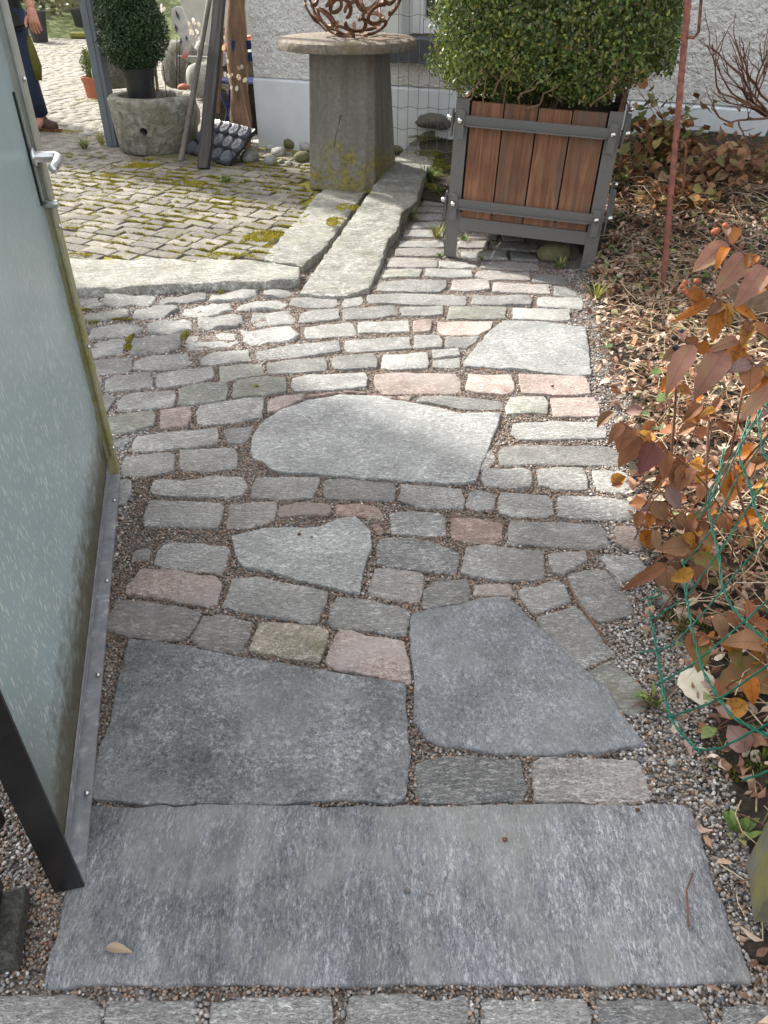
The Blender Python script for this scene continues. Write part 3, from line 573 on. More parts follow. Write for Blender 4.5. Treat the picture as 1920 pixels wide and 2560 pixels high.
def plain(name, c, rough=.6, metal=0.0, nscale=30, var=.15, bump=.0, spec=.35, bdist=.003):
    t = NT(name); co = t.coord(); nn = t.noise(co, nscale, 5, .6)
    col = t.ramp(nn, [(.25, tuple(k * (1 - var) for k in c)), (.75, tuple(min(1, k * (1 + var)) for k in c))])
    t.b.inputs["Specular IOR Level"].default_value = spec
    return t.fin(col, rough, t.bump(nn, bump, bdist) if bump else None, metal)

# gravel sheet (colour cells for what is too fine or far to pick apart)
t = NT('gravel_bed'); c = t.coord(rand=False)
cell = t.n("ShaderNodeTexVoronoi"); cell.inputs["Scale"].default_value = 190; t.l(c, cell.inputs["Vector"])
hsv = t.n("ShaderNodeSeparateColor"); t.l(cell.outputs["Color"], hsv.inputs[0])
col = t.ramp(hsv.outputs[0], [(0, (.035, .03, .028)), (.3, (.12, .10, .085)), (.55, (.20, .155, .12)), (.75, (.25, .22, .19)), (.95, (.42, .40, .37))])
col = t.mix(t.rng(t.noise(c, 5, 4), .35, .7), col, t.mix(.5, col, (.10, .07, .05)))
nrm = t.bump(cell.outputs["Distance"], 1.0, .006)
t.n  # noqa
for nd in t.t.nodes:
    if nd.type == 'BUMP': nd.invert = True
M['gravel'] = t.fin(col, .9, nrm)

t = NT('soil'); c = t.coord(rand=False)
n1 = t.noise(c, 40, 8, .7); n2 = t.noise(c, 3, 4)
col = t.ramp(n1, [(.3, (.018, .014, .011)), (.55, (.055, .042, .032)), (.8, (.11, .088, .07))])
col = t.mix(t.rng(n2, .45, .7, 0, .5), col, (.06, .065, .03))
M['soil'] = t.fin(col, .95, t.bump(n1, 1.0, .02))

t = NT('courtyard_joints'); c = t.coord(rand=False)
n1 = t.noise(c, 120, 5, .7); n2 = t.noise(c, 1.6, 4, .6, .5); n3 = t.noise(c, 9, 4, .6)
col = t.ramp(n1, [(.3, (.03, .026, .022)), (.7, (.13, .11, .085))])
mm = t.rng(t.math('ADD', t.math('MULTIPLY', n2, .65), t.math('MULTIPLY', n3, .35)), .42, .54)
moss = t.ramp(n1, [(.3, (.16, .15, .02)), (.7, (.42, .36, .04))])
col = t.mix(mm, col, moss)
M['joints'] = t.fin(col, .95, t.bump(n1, .8, .01))

t = NT('ground_far'); c = t.coord(rand=False)
n1 = t.noise(c, 2.5, 6, .6)
col = t.ramp(n1, [(.3, (.05, .06, .025)), (.7, (.12, .125, .06))])
M['far_ground'] = t.fin(col, .95)

# ------------------------------------------------------------------ setting
def edge_x(Y): return .45 + .14 * Y                    # right edge of the paved path
def bed_z(X, Y):
    X = np.asarray(X, float); Y = np.asarray(Y, float)
    dx = np.clip(X - edge_x(Y), 0, None)
    wall = 6.85 - (X + 1.01) * .4452                    # y of the house wall at this x
    near = 1 - np.clip((wall - Y) / 2.0, 0, 1)
    z = -.012 + .07 * np.minimum(dx, .6) + near ** (1.3 + 1.6 * np.clip((.75 - X) / .4, 0, 1)) * (.20 + .14 * np.clip((X - .3) / 1.7, 0, 1))
    return z + .012 * vnoise(X, Y, 0, 4.0) * (dx > .03)
g = MB(); g.raw([(-80, -40, -.09), (80, -40, -.09), (80, 120, -.09), (-80, 120, -.09)], [[0, 1, 2, 3]])
tag(g.build('ground', M['far_ground']), kind='structure')

# path: gravel sheet that carries the stones
pm = MB(); nx, ny = 40, 44; V = []; Fs = []
for j in range(ny + 1):
    for i in range(nx + 1):
        Y = .15 + (6.2 - .15) * j / ny
        x0 = -1.75; x1 = edge_x(Y) + .10
        X = x0 + (x1 - x0) * i / nx
        V.append((X, Y, -.0078 + .002 * float(vnoise(X, Y, 0, 7))))
for j in range(ny):
    for i in range(nx):
        a = j * (nx + 1) + i; Fs.append([a, a + 1, a + nx + 2, a + nx + 1])
pm.raw(V, Fs); path = pm.build('path', M['gravel'], smooth=True); tag(path, kind='structure')

from mathutils.geometry import delaunay_2d_cdt
def stone_mesh(name, poly, h=.06, ztop=0.0, worn=.003, step=.018, seed=0, jit=.0016, relief=.0016, tilt=(0, 0), grid=.05, corner=.7, grow=0.0):
    rg = random.Random(seed)
    P = [Vector((p[0], p[1])) for p in poly]
    if grow:
        c0_ = sum(P, Vector((0, 0))) / len(P); P = [p + (p - c0_) / max(1e-6, (p - c0_).length) * grow for p in P]
    area = sum(P[i].x * P[(i + 1) % len(P)].y - P[(i + 1) % len(P)].x * P[i].y for i in range(len(P)))
    if area < 0: P.reverse()
    size = math.sqrt(abs(area) / 2)
    Q = []
    n = len(P)
    for i in range(n):
        a, b, c = P[i - 1], P[i], P[(i + 1) % n]
        l1, l2 = (b - a).length, (c - b).length
        r = min((.006 + size * .022) * corner, l1 * .28, l2 * .28)
        if l1 > 1e-6 and l2 > 1e-6:
            p1 = b + (a - b) * (r / l1); p2 = b + (c - b) * (r / l2)
            Q += [p1, (p1 + p2) / 4 + b / 2, p2]
    pts = []
    n = len(Q)
    for i in range(n):
        a, b = Q[i], Q[(i + 1) % n]; L = (b - a).length
        k = max(1, int(L / step)); nrm = Vector((b.y - a.y, a.x - b.x)); nrm = nrm / (nrm.length + 1e-9)
        for q in range(k):
            p = a + (b - a) * (q / k)
            w = jit * 1.6 * float(vnoise(p.x * 26 + seed, p.y * 26, seed * .37)) + rg.uniform(-jit, jit * .6) * .7
            pts.append(p + nrm * w)
    cx = sum(p.x for p in pts) / len(pts); cy = sum(p.y for p in pts) / len(pts)
    pts = [Vector((p.x - cx, p.y - cy)) for p in pts]
    m = len(pts); V = []; Fs = []
    nrms = []
    for k in range(m):
        d = pts[(k + 1) % m] - pts[k - 1]; v = Vector((-d.y, d.x)); nrms.append(v / (v.length + 1e-9))
    def topz(x, y):
        return ztop + relief * float(vnoise(x * 24 + seed, y * 34 + seed * .7)) * 1.2 + relief * 1.3 * float(vnoise(x * 8 + seed * 1.9, y * 9)) + tilt[0] * x + tilt[1] * y
    lim = size * .12
    rings = [(0, -h), (0, -worn * 1.7), (worn * .6, -worn * .6), (worn * 1.6, -worn * .08)]
    for (ins, dz) in rings:
        ins = min(ins, lim)
        for k in range(m):
            q = pts[k] + nrms[k] * ins
            if dz == -h: V.append((q.x, q.y, ztop - h))
            else: V.append((q.x, q.y, topz(q.x, q.y) + dz * rg.uniform(.5, 1.6)))
    nr = len(rings)
    for r_ in range(nr - 1):
        for k in range(m):
            l = (k + 1) % m; Fs.append([r_ * m + k, r_ * m + l, (r_ + 1) * m + l, (r_ + 1) * m + k])
    ring = [Vector((V[(nr - 1) * m + k][0], V[(nr - 1) * m + k][1])) for k in range(m)]
    R_ = np.array([(q.x, q.y) for q in ring])
    g0, g1 = R_.min(0), R_.max(0); inner = []
    gx = max(1, int((g1[0] - g0[0]) / grid)); gy = max(1, int((g1[1] - g0[1]) / grid))
    for i in range(gx + 1):
        for j in range(gy + 1):
            inner.append((g0[0] + (i + .5 * (j % 2)) * grid + rg.uniform(-.2, .2) * grid, g0[1] + j * grid + rg.uniform(-.2, .2) * grid))
    I_ = np.array(inner); ok = inside_poly(R_, I_[:, 0], I_[:, 1])
    d2 = ((I_[:, None, :] - R_[None]) ** 2).sum(2).min(1); I_ = I_[ok & (d2 > (grid * .42) ** 2)]
    vs = ring + [Vector(q) for q in I_]
    ov, oe, of, *_rest = delaunay_2d_cdt(vs, [], [list(range(m))], 1, 1e-6)
    orig = _rest[0]; mp = []
    for k, src in enumerate(orig):
        f = [q for q in src if q < m]
        if f: mp.append((nr - 1) * m + f[0])
        else:
            mp.append(len(V)); V.append((ov[k].x, ov[k].y, topz(ov[k].x, ov[k].y)))
    for f in of: Fs.append([mp[q] for q in f])
    me = bpy.data.meshes.new(name); me.from_pydata(V, [], Fs)
    me.polygons.foreach_set("use_smooth", np.ones(len(me.polygons), dtype=bool)); me.update()
    me.set_sharp_from_angle(angle=R(28))
    return me, (cx, cy)
def inside_poly(poly, X, Y):
    r = np.zeros(len(X), bool); n = len(poly); j = n - 1
    for i in range(n):
        xi, yi = poly[i]; xj, yj = poly[j]
        r ^= ((yi > Y) != (yj > Y)) & (X < (xj - xi) * (Y - yi) / (yj - yi + 1e-12) + xi); j = i
    return r
STONE_MAT = dict(g='gneiss', d='gneiss_dark', p='gneiss_pink', r='gneiss_rose', q='gneiss_red', b='gneiss_brown', y='gneiss_mossy',
                 S1='slab_front', S2='slab_left', S3='slab_right', S4='slab_mid', S5='slab_mid', S6='slab_mid')
SLAB_LABEL = dict(S1='wide blue grey threshold slab across the foreground', S2='large speckled grey slab beside the gate',
                  S3='smooth bluish five sided slab', S4='ragged light grey slab amid the setts', S5='large rounded pale slab in mid path', S6='pale angular slab by the flower bed')
for i, (k, poly) in enumerate(PATH_STONES):
    slab = k.startswith('S')
    Yc = sum(p[1] for p in poly) / len(poly)
    if slab:
        me, c = stone_mesh('slab', poly, .07, .006, .0022, .012, i, .0020, .0022, grid=.035, corner=.45, grow=.002)
    else:
        cxx = sum(p[0] for p in poly) / len(poly)
        rough = 1.0 + 1.8 * (Yc > 2.9 and cxx < -.35)
        me, c = stone_mesh('paving_stone', poly, .06, random.uniform(-.002, .004), .0026 + .0014 * (rough - 1), .013 if Yc < 2.4 else .022, i, .0026 * rough, .0022 * rough,
                           (random.uniform(-.025, .025), random.uniform(-.025, .025)), .035, grow=.0025)
    o = obj('stone_slab' if slab else 'paving_stone', me, M[STONE_MAT[k]], path, (c[0], c[1], 0))
    if slab: o["label"] = SLAB_LABEL[k]

# gravel grains between the stones
def inside(poly, X, Y, grow=0.0):
    poly = np.asarray(poly); c = poly.mean(0); poly = c + (poly - c) * (1 + grow)
    r = np.zeros(len(X), bool); n = len(poly); j = n - 1
    for i in range(n):
        xi, yi = poly[i]; xj, yj = poly[j]
        cnd = ((yi > Y) != (yj > Y)) & (X < (xj - xi) * (Y - yi) / (yj - yi + 1e-12) + xi)
        r ^= cnd; j = i
    return r
ICO_V = None
def ico():
    p = (1 + 5 ** .5) / 2
    v = np.array([(-1, p, 0), (1, p, 0), (-1, -p, 0), (1, -p, 0), (0, -1, p), (0, 1, p), (0, -1, -p), (0, 1, -p), (p, 0, -1), (p, 0, 1), (-p, 0, -1), (-p, 0, 1)], float)
    v /= np.linalg.norm(v[0])
    f = np.array([(0, 11, 5), (0, 5, 1), (0, 1, 7), (0, 7, 10), (0, 10, 11), (1, 5, 9), (5, 11, 4), (11, 10, 2), (10, 7, 6), (7, 1, 8), (3, 9, 4), (3, 4, 2), (3, 2, 6), (3, 6, 8), (3, 8, 9), (4, 9, 5), (2, 4, 11), (6, 2, 10), (8, 6, 7), (9, 8, 1)])
    return v, f
def rotmats(n, rng, flatness=1.0):
    a = rng.uniform(0, 2 * np.pi, n); b = rng.uniform(-1, 1, n) * flatness; c = rng.uniform(-1, 1, n) * flatness
    ca, sa, cb, sb, cc, sc_ = np.cos(a), np.sin(a), np.cos(b), np.sin(b), np.cos(c), np.sin(c)
    Rm = np.empty((n, 3, 3))
    Rm[:, 0, 0] = ca * cb; Rm[:, 0, 1] = ca * sb * sc_ - sa * cc; Rm[:, 0, 2] = ca * sb * cc + sa * sc_
    Rm[:, 1, 0] = sa * cb; Rm[:, 1, 1] = sa * sb * sc_ + ca * cc; Rm[:, 1, 2] = sa * sb * cc - ca * sc_
    Rm[:, 2, 0] = -sb; Rm[:, 2, 1] = cb * sc_; Rm[:, 2, 2] = cb * cc
    return Rm
def grains(name, X, Y, Z, S, C, rng):
    v, f = ico(); n = len(X)
    sh = rng.uniform(.75, 1.3, (n, 3)); sh[:, 2] *= .72
    W = v[None] * sh[:, None, :] * (1 + rng.uniform(-.16, .16, (n, 12, 1)))
    W = np.einsum('nij,nkj->nki', rotmats(n, rng, .5), W) * S[:, None, None]
    W += np.stack([X, Y, Z], 1)[:, None, :]
    Fs = (f[None] + (np.arange(n) * 12)[:, None, None]).reshape(-1, 3)
    return np_mesh(name, W.reshape(-1, 3), Fs, np.repeat(C, 12, 0))
rng = np.random.default_rng(11)
GX, GY = [], []
def scatter(n, y0, y1, xl, xr):
    Y = rng.uniform(y0, y1, n); X = rng.uniform(0, 1, n); l = xl(Y); X = l + X * (xr(Y) - l)
    ok = np.ones(n, bool)
    for k, poly in PATH_STONES:
        q = np.asarray(poly); m = (X > q[:, 0].min()) & (X < q[:, 0].max()) & (Y > q[:, 1].min()) & (Y < q[:, 1].max()) & ok
        if m.any():
            idx = np.nonzero(m)[0]; ok[idx[inside(poly, X[idx], Y[idx], -.012)]] = False
    return X[ok], Y[ok]
x1, y1_ = scatter(84000, .36, 1.6, lambda Y: -.86 + 0 * Y, lambda Y: edge_x(Y) + .10)
x2, y2_ = scatter(70000, 1.6, 2.75, lambda Y: -1.1 - .1 * (Y - 1.6), lambda Y: edge_x(Y) + .10)
x3, y3_ = scatter(27000, 2.75, 3.9, lambda Y: -1.5 + 0 * Y, lambda Y: edge_x(Y) + .08)
X = np.concatenate([x1, x2, x3]); Y = np.concatenate([y1_, y2_, y3_])
n = len(X)
sz = np.concatenate([rng.uniform(.0016, .0042, len(x1)), rng.uniform(.0018, .0042, len(x2)), rng.uniform(.0024, .0046, len(x3))])
strip = (X > edge_x(Y) - .10) | (X < -.52 - .12 * Y) | (Y < .52)
sz = np.where(strip, sz * 1.08, sz * .9)
pal = np.array([(.10, .085, .075), (.16, .13, .11), (.22, .18, .145), (.28, .20, .14), (.24, .23, .22), (.33, .31, .29), (.13, .14, .155), (.48, .46, .43), (.34, .22, .15), (.19, .10, .07)])
brown = np.array([.06, .16, .22, .16, .10, .06, .04, .03, .11, .06]); grey = np.array([.10, .15, .13, .06, .18, .16, .10, .08, .03, .01])
C = np.where(strip[:, None], pal[rng.choice(10, n, p=grey / grey.sum())], pal[rng.choice(10, n, p=brown / brown.sum())]) * np.where(strip[:, None], rng.uniform(.85, 1.4, (n, 1)), rng.uniform(.7, 1.35, (n, 1)))
gm = grains('gravel_grains', X, Y, -.0068 + sz * .3 + rng.uniform(-.001, .003, n), sz, C, rng)
print('grains', n)
tag(obj('gravel', gm, M['grains']), 'brown and grey pea gravel filling the joints between stones', 'gravel', kind='stuff')

# ------------------------------------------------------------------ kerb stones
def kerb(name, pts, thick, label, seed):
    poly = [(p[0], p[1]) for p in pts]
    cx = sum(p[0] for p in pts) / len(pts); cy = sum(p[1] for p in pts) / len(pts)
    A = np.array([[p[0] - cx, p[1] - cy, 1] for p in pts]); b = np.array([p[2] for p in pts])
    sol = np.linalg.lstsq(A, b, rcond=None)[0]
    me, c = stone_mesh(name, poly, thick, 0.0, .004, .02, seed, .003, .004, grid=.04, corner=.5)
    n = len(me.vertices); co = np.empty(n * 3); me.vertices.foreach_get("co", co); co = co.reshape(-1, 3)
    top = co[:, 2] > -thick * .8
    pz = sol[0] * (co[:, 0] + c[0] - cx) + sol[1] * (co[:, 1] + c[1] - cy) + sol[2]
    co[:, 2] = np.where(top, co[:, 2] + pz, -.08)
    me.vertices.foreach_set("co", co.ravel()); me.update()
    o = obj(name, me, M['granite_kerb'], None, (c[0], c[1], 0))
    return tag(o, label, 'kerb stone', 'granite kerb stones edging the courtyard')
kerb('kerb_stone', K1, .13, 'low granite kerb running from the gate across the path top', 501)
kerb('kerb_stone', K2, .13, 'granite kerb stone leading back to the stone pedestal, yellow moss on it', 502)
kerb('kerb_stone', K4, .2, 'short far kerb stone rising to the wire mesh behind the planter', 504)
kerb('kerb_stone', K3, .13, 'longest granite kerb stone, beside the planter and path', 503)

# ------------------------------------------------------------------ courtyard
WA = R(-24)
UW = np.array([math.cos(WA), math.sin(WA)]); VW = np.array([-math.sin(WA), math.cos(WA)])
CZ = .03
cy_poly = [(-7.5, 2.2), (-1.62, 3.66), (-.62, 3.72), (-.52, 3.8), (-.46, 4.2), (-.25, 5.0), (-.1, 5.6), (.1, 6.2), (-1.01, 6.95), (2.5, 15), (3, 22), (-16, 22), (-16, 5)]
cyd = MB(); cyd.raw([(p[0], p[1], CZ - .012) for p in cy_poly], [list(range(len(cy_poly)))])
court = cyd.build('courtyard', M['joints']); tag(court, kind='structure')
sett_vars = []
for k in range(14):
    L = .115 + .006 * k; D = .087
    me, c = stone_mesh('sett', [(-L / 2 + random.uniform(-.006, .006), -D / 2), (L / 2 + random.uniform(-.006, .006), -D / 2 + random.uniform(-.004, .004)), (L / 2 + random.uniform(-.006, .006), D / 2), (-L / 2, D / 2 + random.uniform(-.004, .004))],
                       .03, 0, .003, .04, 900 + k, .002, .0025, grid=.06)
    me.materials.append(M['sett_warm']); sett_vars.append((L, me))
def proj(p):
    sp_, cp_ = math.sin(R(36)), math.cos(R(36)); dz = 1.3 - p[2]
    zc = p[1] * cp_ + dz * sp_; yd = -p[1] * sp_ + dz * cp_
    return 960 + 1923 * p[0] / zc, 1280 + 1923 * yd / zc, zc
kr2 = [(p[0], p[1]) for p in K2]; k3l = [(p[0], p[1]) for p in K3]
near_setts, far_setts = [], []
row_h = .094
k1p = np.array([(p[0], p[1]) for p in K1]); k2p = np.array(kr2); k3p = np.array(k3l)
def in_court(c):
    x, y = c
    if y > 17.5 or x < -11: return False
    if x > -.42 + (y - 3.8) * .13 - .075 and y < 6.5: return False
    # house
    d = np.array([x + 1.01, y - 6.85])
    if d @ VW > -.12 and d @ UW > -.06: return False
    if y < 3.74 + .02 and x > -2.2: return False
    X1, Y1 = np.array([x]), np.array([y])
    for q in (k1p, k2p, k3p):
        if inside(q, X1, Y1, .03)[0]: return False
    if (x + .28) ** 2 + (y - 5.55) ** 2 < .1: return False
    return True
for r_ in range(-30, 175):
    a = -16 + random.uniform(0, .2)
    while a < 4.5:
        kk = random.randrange(14); L, me = sett_vars[kk]
        c = UW * (a + L / 2) + VW * (5.0 + r_ * row_h + .012 * math.sin(a * 1.7 + r_ * .3))
        a += L + random.uniform(.004, .010)
        if not in_court(c): continue
        px, py, zc = proj((c[0], c[1], CZ))
        if zc < .5 or px < -60 or px > 1980 or py < -80: continue
        vis = px > 13 + .236 * py - 30
        rec = (zc, c, me, WA + random.uniform(-.03, .03), CZ + random.uniform(-.004, .003), random.uniform(-.02, .02), random.uniform(-.02, .02), random.random())
        (near_setts if vis else far_setts).append(rec)
near_setts.sort(key=lambda q: q[0])
far_setts += near_setts[300:]; near_setts = near_setts[:300]
for (zc, c, me, rz, z, tx, ty, _) in near_setts:
    o = obj('sett', me, None, court, (c[0], c[1], z)); o.rotation_euler = (tx, ty, rz)
BV, BF, off = [], [], 0
LOD = {}
for (L, me) in sett_vars:
    h = L / 2; d = .043; b = .006
    LOD[me.name] = (np.array([(-h, -d, -.03), (h, -d, -.03), (h, d, -.03), (-h, d, -.03), (-h, -d, -b), (h, -d, -b), (h, d, -b), (-h, d, -b), (-h + b, -d + b, 0), (h - b, -d + b, 0), (h - b, d - b, 0), (-h + b, d - b, 0)]),
                    [[0, 1, 5, 4], [1, 2, 6, 5], [2, 3, 7, 6], [3, 0, 4, 7], [4, 5, 9, 8], [5, 6, 10, 9], [6, 7, 11, 10], [7, 4, 8, 11], [8, 9, 10, 11]])
for (zc, c, me, rz, z, tx, ty, _) in far_setts:
    v, f = LOD[me.name]; Rm = np.array(Euler((tx, ty, rz)).to_matrix())
    BV.append(v @ Rm.T + np.array([c[0], c[1], z])); BF.append(np.array(f) + off); off += len(v)
fm = np_mesh('distant_setts', np.concatenate(BV), np.concatenate(BF)); 
o = obj('distant_setts', fm, M['sett_warm'], court); o["kind"] = 'stuff'
print('setts', len(near_setts), len(far_setts))

# moss in joints and in tufts
def blades(name, P, Nn, size, cols, rng, spread=.9):
    """little three sided tufts"""
    n = len(P); a = rng.uniform(0, 2 * np.pi, n); tl = rng.uniform(0, spread, n)
    d = np.stack([np.cos(a) * np.sin(tl), np.sin(a) * np.sin(tl), np.cos(tl)], 1)
    s = rng.uniform(.6, 1.3, n) * size; w = s * .35
    sd = np.stack([-np.sin(a), np.cos(a), 0 * a], 1)
    V = np.stack([P - sd * w[:, None], P + sd * w[:, None], P + d * s[:, None]], 1).reshape(-1, 3)
    F3 = np.arange(3 * n).reshape(-1, 3)
    return np_mesh(name, V, F3, np.repeat(cols, 3, 0))
rng = np.random.default_rng(5)
pts, cols = [], []
def moss_patch(cx, cy, rx, ry, z, n, base=(.50, .42, .04), dark=(.16, .15, .03), hgt=.012, rz=0):
    r = np.sqrt(rng.random(n)); a = rng.uniform(0, 2 * np.pi, n)
    x = r * np.cos(a) * rx; y = r * np.sin(a) * ry
    k = vnoise(x * 25 + cx * 9, y * 25 + cy * 7) + .35 * (1 - r) > -.05
    x, y, r = x[k], y[k], r[k]
    X = cx + x * math.cos(rz) - y * math.sin(rz); Y = cy + x * math.sin(rz) + y * math.cos(rz)
    pts.append(np.stack([X, Y, z + hgt * (1 - r ** 2) * rng.random(len(X))], 1))
    m = rng.random((len(X), 1)); cols.append(np.array(base) * m + np.array(dark) * (1 - m))
def un(px, py, z=CZ):
    u = (px - 960) / 1923; v = (py - 1280) / 1923; sp_, cp_ = math.sin(R(36)), math.cos(R(36)); k = (1.3 - z) / (sp_ + v * cp_)
    return u * k, (cp_ - v * sp_) * k
for (px, py, rx, ry, n, z) in [(345, 415, .17, .10, 2600, CZ), (650, 592, .10, .10, 1500, CZ), (838, 555, .055, .10, 900, .06), (870, 520, .07, .09, 1100, .062), (190, 640, .12, .03, 500, CZ),
                               (170, 575, .10, .05, 500, CZ), (490, 460, .08, .08, 700, CZ), (270, 440, .06, .04, 300, CZ), (180, 330, .1, .08, 400, CZ), (240, 250, .25, .15, 700, CZ), (100, 140, .5, .15, 500, CZ),
                               (560, 640, .2, .02, 500, CZ), (700, 590, .02, .04, 200, CZ), (140, 120, .7, .3, 500, CZ)]:
    X0, Y0 = un(px, py, z); moss_patch(X0, Y0, rx, ry, z + .001, n)
# streaks along the joints of the near rows
for _ in range(1000):
    i = random.randrange(len(near_setts)); zc, c, me, rz, z, *_r = near_setts[i]
    if float(vnoise(c[0] * 1.1 + 3, c[1] * 1.1)) < -.12 and random.random() < .8: continue
    sgn = random.choice((-1, 1)); p = c + VW * sgn * .047
    moss_patch(p[0], p[1], random.uniform(.03, .09), .008, z - .001, 60, rz=rz, hgt=.007, base=(.44, .38, .05))
    if random.random() < .4:
        p = c + UW * .08; moss_patch(p[0], p[1], .009, .05, z - .004, 50, rz=rz, hgt=.006, base=(.46, .40, .05))
# dark green moss between the rough setts near the gate
for (px, py, rx, ry) in [(325, 845, .012, .05), (460, 840, .012, .06), (370, 880, .06, .012), (220, 805, .06, .012), (212, 775, .03, .015), (300, 798, .06, .008), (318, 868, .02, .03), (555, 730, .02, .01), (640, 970, .03, .02)]:
    X0, Y0 = un(px, py, 0); moss_patch(X0, Y0, rx, ry, -.004, 260, base=(.36, .34, .05), dark=(.09, .09, .02), hgt=.008)
for (px, py, rx, ry, z) in [(1080, 345, .18, .10, .19), (1090, 370, .16, .1, .17), (1075, 400, .14, .15, .10), (1070, 430, .12, .12, .07), (1060, 460, .10, .08, .05), (1100, 420, .1, .15, .08)]:
    X0, Y0 = un(px, py, z); moss_patch(X0, Y0, rx, ry, float(bed_z(X0, Y0)) + .004, 1800, base=(.34, .32, .06), dark=(.09, .10, .03))
for (px, py, z) in [(1760, 575, .08), (1790, 560, .08), (1720, 1560, .0), (1900, 1900, .01)]:
    X0, Y0 = un(px, py, z); moss_patch(X0, Y0, .09, .06, float(bed_z(X0, Y0)), 900, base=(.20, .22, .05), dark=(.06, .07, .02))
tag(obj('moss', blades('moss', np.concatenate(pts), None, .009, np.concatenate(cols), rng), M['moss']), 'yellow green moss growing in joints and cushions on the paving', 'moss', kind='stuff')

# ------------------------------------------------------------------ garden bed
V, Fs = [], []; nx, ny = 70, 110
for j in range(ny + 1):
    for i in range(nx + 1):
        Y = -.2 + 8.2 * j / ny; xl = edge_x(Y) + .03
        if Y > 4.95: xl = xl + (.20 + .05 * (Y - 4.95) - xl) * float(sstep(4.95, 5.25, Y))
        X = xl + (5.5 - xl) * (i / nx) ** 1.6
        V.append((X, Y, float(bed_z(X, Y)) - (.02 if i == 0 else 0)))
for j in range(ny):
    for i in range(nx):
        a = j * (nx + 1) + i; Fs.append([a, a + 1, a + nx + 2, a + nx + 1])
b = MB(); b.raw(V, Fs); tag(b.build('garden_bed', M['soil'], smooth=True), kind='structure')

LEAF_T = np.array([(0, 0), (.30, .22), (.62, .26), (1, 0), (.62, -.26), (.30, -.22), (.32, 0), (.66, 0)], float)
LEAF_F = np.array([(0, 6, 1), (1, 6, 7), (1, 7, 2), (2, 7, 3), (0, 5, 6), (5, 4, 7), (5, 7, 6), (4, 3, 7)])
def leaf_cloud(name, P, size, cols, rng, tilt=.6, curl=.35, wid=1.0, fold=.25):
    n = len(P); T = LEAF_T
    s = np.asarray(size)
    cu = rng.uniform(-1, 1, n) * curl; fo = rng.uniform(.2, 1, n) * fold * rng.choice([-1, 1], n); cs = rng.uniform(-1, 1, n) * curl
    x = np.repeat(T[None, :, 0], n, 0) - .5; y = np.repeat(T[None, :, 1], n, 0) * wid * rng.uniform(.7, 1.35, (n, 1))
    z = cu[:, None] * (x * 2) ** 2 * .5 + fo[:, None] * np.abs(y) * 2 + cs[:, None] * x * y * 4 + rng.normal(0, .03, x.shape)
    L = np.stack([x, y, z], 2) * s[:, None, None]
    L = np.einsum('nij,nkj->nki', rotmats(n, rng, tilt), L) + P[:, None, :]
    Fs = (LEAF_F[None] + (np.arange(n) * 8)[:, None, None]).reshape(-1, 3)
    cc = np.repeat(cols, 8, 0) * rng.uniform(.85, 1.12, (n * 8, 1))
    return np_mesh(name, L.reshape(-1, 3), Fs, cc)
rng = np.random.default_rng(21)
n = 26000
Y = rng.uniform(.35, 6.0, n); X = edge_x(Y) - .02 + rng.random(n) ** 1.15 * 2.3
keep = (rng.random(n) < sstep(-.03, .14, X - edge_x(Y)) * (.40 + .60 * sstep(.7, 1.6, Y)) + .006) & (Y < 6.55 - (X + 1.01) * .4452)
inp = (np.abs((X - .8) * UW[0] + (Y - 4.27) * UW[1]) < .38) & (np.abs((X - .8) * VW[0] + (Y - 4.27) * VW[1]) < .38)
keep &= ~inp
X, Y = X[keep], Y[keep]; n = len(X)
pal = np.array([(.22, .12, .075), (.31, .19, .125), (.40, .28, .20), (.48, .37, .28), (.56, .48, .38), (.16, .09, .06), (.32, .155, .085), (.40, .28, .23), (.17, .15, .07)])
C = pal[rng.choice(9, n, p=np.array([.16, .16, .17, .13, .07, .13, .08, .08, .02]))] * rng.uniform(.75, 1.65, (n, 1))
Z = bed_z(X, Y) + rng.uniform(.004, .034, n)
lm = leaf_cloud('leaf_litter', np.stack([X, Y, Z], 1), rng.uniform(.014, .052, n), C, rng, .85, .75, .85, .6)
tag(obj('leaf_litter', lm, M['litter']), 'brown dead leaves covering the garden bed', 'leaf litter', kind='stuff')
# low green ground cover
n = 1500
Y = rng.uniform(.5, 5.6, n); X = edge_x(Y) + .04 + rng.random(n) * 1.7
k = (rng.random(n) < np.clip(.12 + 1.1 * sstep(-.05, .45, vnoise(X, Y, 0, 2.3)) * (.35 + .65 * sstep(2.6, 3.4, Y)), 0, 1)) & (Y < 6.4 - (X + 1.01) * .4452)
inp = (np.abs((X - .8) * UW[0] + (Y - 4.27) * UW[1]) < .38) & (np.abs((X - .8) * VW[0] + (Y - 4.27) * VW[1]) < .38)
X, Y = X[k & ~inp], Y[k & ~inp]; n = len(X)
pal = np.array([(.10, .15, .05), (.15, .20, .07), (.23, .26, .12), (.075, .12, .05), (.28, .27, .10)])
C = pal[rng.choice(5, n)] * rng.uniform(.8, 1.15, (n, 1))
lm = leaf_cloud('ground_cover', np.stack([X, Y, bed_z(X, Y) + rng.uniform(.02, .07, n)], 1), rng.uniform(.022, .05, n), C, rng, .55, .25, 1.35, .25)
tag(obj('ground_cover', lm, M['litter']), 'low green creeping leaves scattered through the dead leaves', 'ground cover', kind='stuff')
